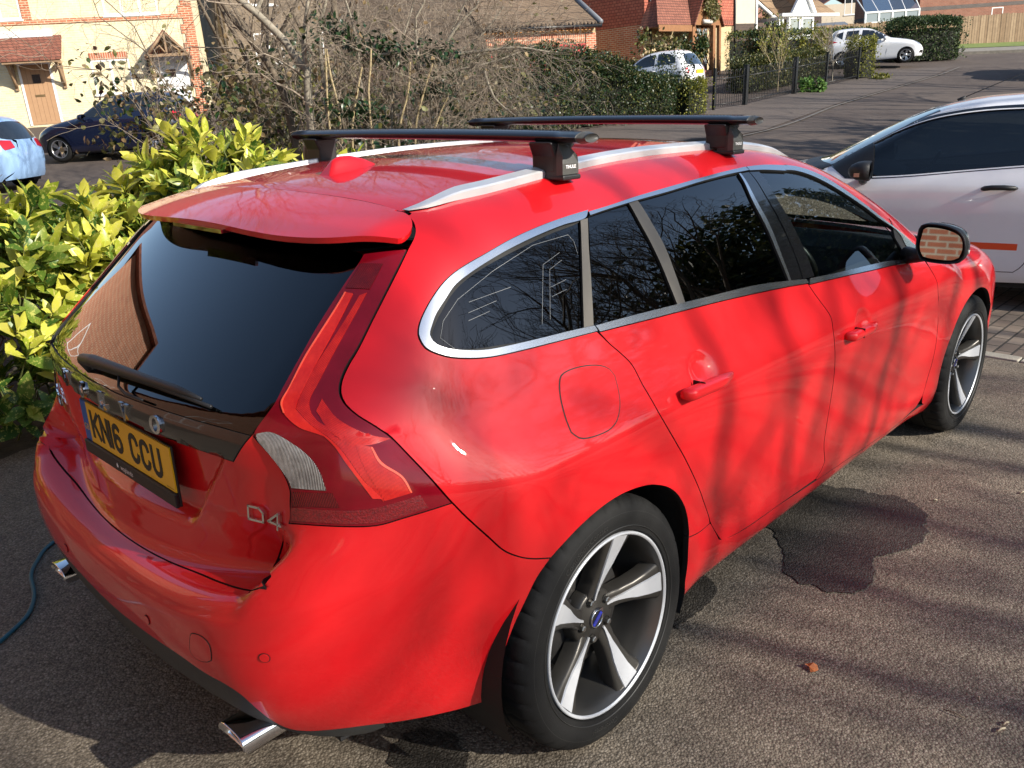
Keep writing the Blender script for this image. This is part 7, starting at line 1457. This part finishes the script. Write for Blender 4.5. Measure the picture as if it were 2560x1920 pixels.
for k in range(16):
    x,y=rs_.uniform(3.4,6.2),0; y=rs_.uniform(5.0,7.4) if x<4.6 else rs_.uniform(4.6,6.8); a=rs_.uniform(0,6.3); o_=rs_.uniform(.3,.9); hh=rs_.uniform(1.5,2.6); tg.append([(x,y,.1),(x+o_*.25*math.cos(a),y+o_*.25*math.sin(a),hh*.5),(x+o_*math.cos(a),y+o_*math.sin(a),hh)])
traced_tree('thicket of sunlit brown bare stems between the grey tree and the dark hedge',[(c,.014,.006) for c in tg],37,TWIGM,9,3,.5,leafs=(DRYL,200,.05))
# ---- undergrowth behind the canes
def thicket(name,label,cat,boxes,n,seed,mats,ln,weights=None,kind=None,stems=40):
    rs=np.random.RandomState(seed); c=np.mean([[ (b[0]+b[1])/2,(b[2]+b[3])/2] for b in boxes],0); o=empty(name,(c[0],c[1],0)); tag(o,label,cat); P=[]
    off=np.array([c[0],c[1],0]); vol=np.array([(b[1]-b[0])*(b[3]-b[2])*(b[5]-b[4]) for b in boxes]); mb=MB()
    for b,k in zip(boxes,(n*vol/vol.sum()).astype(int)):
        nc=max(4,k//45); cl=np.c_[rs.uniform(b[0],b[1],nc),rs.uniform(b[2],b[3],nc),b[4]+(b[5]-b[4])*rs.beta(1.3,1.2,nc)]
        P.append(cl[rs.randint(0,nc,k)]+rs.normal(size=(k,3))*np.array([.16,.16,.13]))
        for _ in range(stems): p=np.array([rs.uniform(b[0],b[1]),rs.uniform(b[2],b[3]),0]); h=b[5]*rs.uniform(.6,1.1); mb.tube([tuple(p-off),tuple(p-off+[rs.normal()*.1,rs.normal()*.1,h*.5]),tuple(p-off+[rs.normal()*.3,rs.normal()*.3,h])],[.010,.007,.003],4,0,False)
    P=np.concatenate(P); P[:,2]+=np.array(GZ(P[:,0],P[:,1])); nl=len(P); P=P-off
    leaves('foliage',P,rdirs(rs,nl,0),rdirs(rs,nl,.8),rs.uniform(.6,1.3,nl)*ln,rs.uniform(.22,.38,nl)*ln,mats,o,'oval',.25,.2,rs.choice(len(mats),nl,p=weights)); mb.build('stems',[TWIGM],o); return o
thicket('undergrowth','brown and olive leafy undergrowth crowding round the bare trunks','undergrowth',[(2.7,6.2,6.2,9.5,.2,2.1),(4.6,7.5,4.9,8.0,.2,1.9)],6500,41,[DRYL,OLIVE,BRM,EVG],.085,[.34,.36,.14,.16])
thicket('evergreen_shrub','glossy dark green shrub below the roof bar','shrub',[(4.4,5.8,4.3,5.4,.1,1.42),(3.3,3.9,4.3,4.8,.3,1.3)],2200,42,[EVG,OLIVE],.075,[.85,.15])
thicket('evergreen_shrub','dark evergreen shrub between the cream house and the trunks','shrub',[(6.2,8.5,10.5,13.,.3,2.5)],2400,43,[EVG,OLIVE],.12,[.8,.2])
thicket('olive_shrub','olive yellow leafed shrub behind the slanting trunks','shrub',[(5.2,7.2,9.,10.8,.3,2.0)],1500,44,[OLIVE,GOLD],.10,[.7,.3])
def sprigs(label,spots,seed):
    rs=np.random.RandomState(seed); P=[];D=[]; o=empty('mahonia',(spots[0][0],spots[0][1],0)); tag(o,label,'shrub'); off=np.array([spots[0][0],spots[0][1],0]); mb=MB()
    for s in spots:
        s=np.array(s); mb.tube([(s[0]-off[0],s[1]-off[1],0),tuple(s-off)],[.012,.007],5,0,False)
        for k in range(150): P.append(s-off+rs.normal(size=3)*np.array([.13,.13,.07])); D.append(rs.normal(size=3)+np.array([0,0,.2]))
    P=np.array(P); n=len(P); leaves('foliage',P,np.array(D),np.tile([0,0,1.],(n,1))+rs.normal(size=(n,3))*.3,rs.uniform(.05,.085,n),rs.uniform(.014,.022,n),EVG,o,'oval',.3,.2); mb.build('stems',[BARKD],o)
sprigs('dark green whorled evergreen sprigs among the bare branches',[(3.72,5.25,2.28),(4.1,4.9,2.08),(4.35,4.55,2.05),(3.85,5.05,1.5),(4.3,4.5,1.72),(4.0,5.2,2.15),(3.6,5.0,1.55)],45)
# ---- clipped and shaggy hedges
def hedge(name,label,path,seed,n,mats,ln,weights=None,fuzz=.12,cat='hedge'):
    """path: (x,y,half width,height) stations; leaves over the faces, with hollows and stray shoots"""
    rs=np.random.RandomState(seed); A=np.array(path,float); o=empty(name,(A[0,0],A[0,1],gz(A[0,0],A[0,1]))); tag(o,label,cat); off=np.array([A[0,0],A[0,1],0])
    seg=np.linalg.norm(np.diff(A[:,:2],axis=0),axis=1); cum=np.r_[0,np.cumsum(seg)]; t=rs.uniform(0,cum[-1],n); X=np.array([np.interp(t,cum,A[:,c]) for c in range(4)]).T
    tan=np.array([np.interp(t+.05,cum,A[:,c])-np.interp(t-.05,cum,A[:,c]) for c in (0,1)]).T; tan/=np.linalg.norm(tan,axis=1)[:,None]+1e-9; sd=np.c_[-tan[:,1],tan[:,0]]
    a=rs.uniform(-.1,math.pi+.1,n); e=2/4.; cs=np.sign(np.cos(a))*np.abs(np.cos(a))**e; sn=np.sign(np.sin(a))*np.abs(np.sin(a))**e
    lump=1+fuzz*(np.sin(t*2.1+cs*3+seed)*.5+np.sin(t*5.3+sn*4)*.5); dep=1-np.abs(rs.normal(size=n))*fuzz*.9; ends=np.clip(np.minimum(t,cum[-1]-t)/.4,0,1)**.5
    w=X[:,2]*cs*lump*dep*(.4+.6*ends); h=np.maximum(0.03,X[:,3]*(.5+.5*sn)*(1+(lump-1)*.5)*np.where(sn>.6,dep,1)*(.8+.2*ends))
    h=np.where(np.abs(cs)>.9,rs.uniform(.03,1,n)*X[:,3],h)
    ec=rs.rand(n)<.10; w=np.where(ec,rs.uniform(-1,1,n)*X[:,2]*.95,w); h=np.where(ec,rs.uniform(.03,.97,n)*X[:,3],h); e0=np.where((t<cum[-1]/2)[:,None],A[0,:2]-tan*.12,A[-1,:2]+tan*.12); X[:,:2]=np.where(ec[:,None],e0+tan*rs.normal(size=(n,1))*.06,X[:,:2])
    P=np.c_[X[:,0]+sd[:,0]*w,X[:,1]+sd[:,1]*w,h]; P[:,2]+=GZ(P[:,0],P[:,1]); nrm=np.c_[sd[:,0]*cs,sd[:,1]*cs,sn]; d=nrm*.6+rdirs(rs,n,.3)
    leaves('foliage',P-off-np.array([0,0,gz(A[0,0],A[0,1])]),d,rdirs(rs,n,.2)+nrm*.6,rs.uniform(.6,1.4,n)*ln,rs.uniform(.25,.42,n)*ln,mats,o,'small',.2,.1,rs.choice(len(mats),n,p=weights) if len(mats)>1 else None)
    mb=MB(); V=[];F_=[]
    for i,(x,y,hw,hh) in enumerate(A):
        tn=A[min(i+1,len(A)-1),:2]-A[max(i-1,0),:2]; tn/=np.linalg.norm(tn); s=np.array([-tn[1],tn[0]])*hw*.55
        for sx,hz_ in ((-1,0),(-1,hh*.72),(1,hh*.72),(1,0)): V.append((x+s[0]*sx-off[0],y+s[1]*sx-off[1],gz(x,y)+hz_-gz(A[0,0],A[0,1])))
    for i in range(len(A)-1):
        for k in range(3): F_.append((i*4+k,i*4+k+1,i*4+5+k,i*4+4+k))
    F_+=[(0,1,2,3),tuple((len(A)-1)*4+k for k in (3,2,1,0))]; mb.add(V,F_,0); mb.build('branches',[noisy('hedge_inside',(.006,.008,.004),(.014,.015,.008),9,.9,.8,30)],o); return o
hedge('dark_hedge','wide shaggy dark green hedge in front of the garage',[(12.9,13.5,.6,1.3),(13.5,13.3,.85,1.8),(14.6,12.9,.95,2.0),(16.2,12.6,.95,1.95),(17.3,12.3,.9,1.5),(18.4,12.0,.8,1.12),(19.4,11.8,.7,1.02)],51,48000,[HDG,EVG,OLIVE],.065,[.66,.20,.14],.22)
hedge('golden_bush','small golden green bush at the right end of the dark hedge',[(19.35,11.3,.38,.85),(19.75,11.25,.42,1.0),(20.1,11.2,.36,.9)],52,2600,[GOLD,OLIVE],.06,[.75,.25],.15,'bush')
hedge('low_hedge','low clipped hedge behind the black railing',[(25.3,12.9,.5,1.05),(28.,13.0,.5,1.05),(31.5,13.2,.5,1.05)],53,15000,[HDG,LAURL,OLIVE],.085,[.4,.4,.2],.08)
hedge('golden_bush','golden bush beside the bonnet of the white parked hatchback',[(31.7,11.9,.5,1.3),(32.1,11.75,.6,1.5),(32.6,11.6,.45,1.35)],54,2600,[GOLD,OLIVE],.075,[.75,.25],.15,'bush')
hedge('conifer_hedge','tall dark clipped conifer hedge beside the white hatchback',[(40.3,13.8,1.0,1.75),(41.3,12.9,1.1,1.85),(42.6,11.9,1.0,1.85)],55,9000,[CONI],.10,None,.07)
hedge('conifer_hedge','long lower conifer hedge behind the white hatchback',[(33.6,19.0,.6,1.55),(37.,16.9,.6,1.5),(40.2,14.6,.7,1.5)],56,8000,[CONI,GOLD],.09,[.85,.15],.08)
def blob(name,label,c,R_,n,seed,mats,ln,w=None,cat='shrub',trunk=None,thin=.25,hang=0.):
    rs=np.random.RandomState(seed); z0=gz(c[0],c[1]); o=empty(name,(c[0],c[1],z0)); tag(o,label,cat); a=rdirs(rs,n); cl=rdirs(rs,14)*rs.uniform(.4,.95,(14,1)); k=rs.randint(0,14,n); P=(cl[k]+a*np.abs(rs.normal(size=(n,1)))*.32)*np.array(R_)
    nrm=np.sqrt(((P/np.array(R_))**2).sum(1)); P=P[nrm<1.15]; n=len(P); P[:,2]+=c[2]-z0
    leaves('foliage',P,rdirs(rs,n,-hang),rdirs(rs,n,.5),rs.uniform(.6,1.3,n)*ln,rs.uniform(.25,.4,n)*ln,mats,o,'oval',.25,.2,rs.choice(len(mats),n,p=w) if len(mats)>1 else None)
    mb=MB()
    for s in range(0 if trunk==-1 else trunk or 3): d=rdirs(rs,1,.6)[0]; mb.tube([(rs.normal()*.06,rs.normal()*.06,0),(rs.normal()*.08,rs.normal()*.08,(c[2]-z0)*.6),tuple(d*np.array(R_)*.7+np.array([0,0,c[2]-z0]))],[.03,.022,.006],5,0,False)
    if trunk!=-1: mb.build('stems',[BARKD],o)
    return o
blob('leafy_shrub','loose brown green shrub against the dark side of the tile hung house',(24.6,15.8,2.75),(1.05,.8,1.0),2600,61,[LAURL,DRYL],.14,[.75,.25])
blob('climbing_shrub','leafy climbing shrub beside the porch of the tile hung house',(28.75,16.95,3.25),(.80,.42,.75),2200,62,[EVG,LAURL],.12,[.5,.5])
blob('porch_creeper','dry brown creeper hanging over the porch gable',(30.65,17.28,4.95),(.60,.13,.62),2600,63,[OLIVE,DRYL],.10,[.55,.45],'creeper',-1,.2,.5)
blob('topiary_tree','dome shaped clipped evergreen tree before the white bay house',(31.6,15.5,3.55),(.98,.9,.62),4200,64,[EVG,LAURL],.10,[.65,.35],'tree')
blob('golden_shrub','tall variegated golden shrub in front of the white bay window',(33.6,14.4,3.1),(.55,.5,1.05),1100,65,[GOLD,LAURL],.10,[.8,.2])
blob('golden_shrub','golden brown shrub between the bay house and the white hatchback',(35.4,14.9,3.0),(.65,.6,1.0),1300,66,[GOLD,DRYL],.10,[.7,.3])
blob('spring_flowers','green clump of spring bulbs at the foot of the railing post',(26.6,11.0,1.62),(.6,.35,.28),900,67,[leafmat('bulb_leaf',[(.06,.14,.03),(.10,.20,.04),(.16,.26,.06)],.5,.3)],.12,None,'flowers')
blob('verge_tuft','tuft of grass at the end of the black railing',(32.0,10.9,1.86),(.6,.4,.16),500,68,[GOLD,OLIVE],.10,[.4,.6],'grass tuft')
blob('distant_tree','dark green tree behind the low hedge near the distant pink house',(52,29,6.6),(1.4,1.4,3.0),2600,69,[CONI,EVG],.28,[.6,.4],'tree')
blob('distant_tree','hazy brown bare crowned tree left of the conservatory',(62,31,8.4),(3.6,3.,2.4),2600,70,[DRYL,OLIVE],.22,[.7,.3],'tree')
def sapling(label,x,y,h,seed,bark,r=.03,leaf=None):
    rs=np.random.RandomState(seed); z=gz(x,y); o=empty('bare_sapling',(x,y,z)); tag(o,label,'tree'); mb=MB(); tips=[]
    mb.tube([(0,0,0),(.03,.02,h*.35)],[r,r*.8],6,0,False)
    for k in range(5): branch(mb,(.03,.02,h*rs.uniform(.2,.36)),(rs.normal()*.5,rs.normal()*.5,1.),r*.6,h*.34,3,rs,.5,3,.08,0,.12,.004,tips)
    mb.build('trunk',[bark],o)
    if leaf: P=np.array([tuple(tips[i][0]) for i in rs.randint(0,len(tips),leaf[1])]); n=len(P); leaves('foliage',P+rs.normal(size=(n,3))*.05,rdirs(rs,n),rdirs(rs,n),leaf[2],leaf[2]*.35,leaf[0],o,'oval')
sapling('young multi stemmed sapling with sparse yellow buds behind the railing',26.2,12.0,2.3,71,STRAWM,.022,(GOLD,420,.07)); sapling('bare pale magnolia sapling in front of the white hatchback',30.6,12.1,1.9,72,BARK,.028)
# ---- leafless trees along the right of the drive: out of the picture, but they throw the branch shadows and stand in the reflections
def big_tree(label,x,y,h,seed,r=.14,depth=5,kids=3,group='leafless trees along the right of the drive'):
    rs=np.random.RandomState(seed); o=empty('leafless_tree',(x,y,gz(x,y))); tag(o,label,'tree',group); mb=MB(); br=MB(); q=[Vector((0,0,-.1))]; d=Vector((rs.normal()*.06,rs.normal()*.06,1))
    for i in range(4): q.append(q[-1]+(d+Vector(rs.normal(size=3))*.06).normalized()*h*.10)
    mb.tube(q,[r*1.25,r,r*.92,r*.85,r*.78],10,0,False)
    for k in range(6): a=k*1.05+rs.rand(); branch(br,q[2+k%3],(math.cos(a)*.6,math.sin(a)*.6,.9),r*.5,h*.27,depth,rs,.5,kids,.06,0,.13,.0045,None,.66)
    mb.build('trunk',[BARKD],o); br.build('branches',[BARKD],o)
TL_=[(10.2,-7.4,9.,84,.16,5),(12.6,-8.6,10.,85,.17,5),(8.4,-9.6,8.5,87,.15,5),(-2.5,-13.,9.,86,.13,4)]
for x,y,h,sd_,r,dp in TL_: big_tree('leafless tree standing to the right of the drive outside the picture',x,y,h,sd_,r,dp)
def pole_tree(x,y,h,seed,stems=3,r=.075):
    """tall close-grown stems, short side shoots"""
    rs=np.random.RandomState(seed); o=empty('leafless_tree',(x,y,gz(x,y))); tag(o,'leafless tree standing to the right of the drive outside the picture','tree','leafless trees along the right of the drive'); mb=MB(); br=MB()
    for s in range(stems):
        lx,ly=rs.normal()*.05,rs.normal()*.05; q=[Vector((rs.normal()*.1,rs.normal()*.1,-.1))]; n=9
        for i in range(n): q.append(q[-1]+Vector((lx+rs.normal()*.05,ly+rs.normal()*.05,1.))*(h/n))
        rr=[r*rs.uniform(.7,1.1)*(1-.72*i/n) for i in range(n+1)]; mb.tube(q,rr,8,0,False)
        for k in range(8): i=rs.randint(3,n); branch(br,q[i],(rs.normal()*.6,rs.normal()*.6,.8),rr[i]*.45,h*.16,3,rs,.5,3,.06,0,.14,.005)
    mb.build('trunk',[BARKD],o); br.build('branches',[BARKD],o)
for x,y,h,sd_,n_s in ((3.3,-11.8,8.5,101,2),(4.4,-12.3,8.,102,2),(2.2,-12.6,8.5,103,2),(1.2,-11.6,7.,104,1),(5.6,-12.4,8.,105,2),(6.6,-11.8,7.5,106,1)): pole_tree(x,y,h,sd_,n_s)
big_tree('tall leafless tree rising out of the picture behind the forked grey tree',4.6,8.2,7.5,107,.06,4,3,None); big_tree('tall leafless tree rising out of the picture behind the straw coloured canes',6.3,8.6,8.,108,.06,4,3,None)
hedge('tall_evergreens','row of tall dark evergreens right of the street outside the picture',[(12.5,-9.6,1.5,5.5),(15.,-9.,2.,7.5),(19.,-8.2,2.2,8.),(24.,-7.,2.,7.)],97,14000,[HDG,OLIVE],.26,[.8,.2],.25)
for x,y,h,sd_ in ((16.5,-1.6,7.,91),(21.,-1.2,8.,92),(26.,-.3,8.,93),(31.,.4,9.,94),(37.,1.2,9.,96)): big_tree('leafless tree standing to the right of the drive outside the picture',x,y,h,sd_,.14,4)
hedge('boundary_hedge','hedge along the right boundary of the drive outside the picture',[(-6.,-13.5,.8,2.2),(0.,-13.8,.9,2.4),(8.,-13.6,.9,2.2),(16.,-12.,.8,2.)],95,9000,[HDG,OLIVE],.16,[.8,.2],.2)
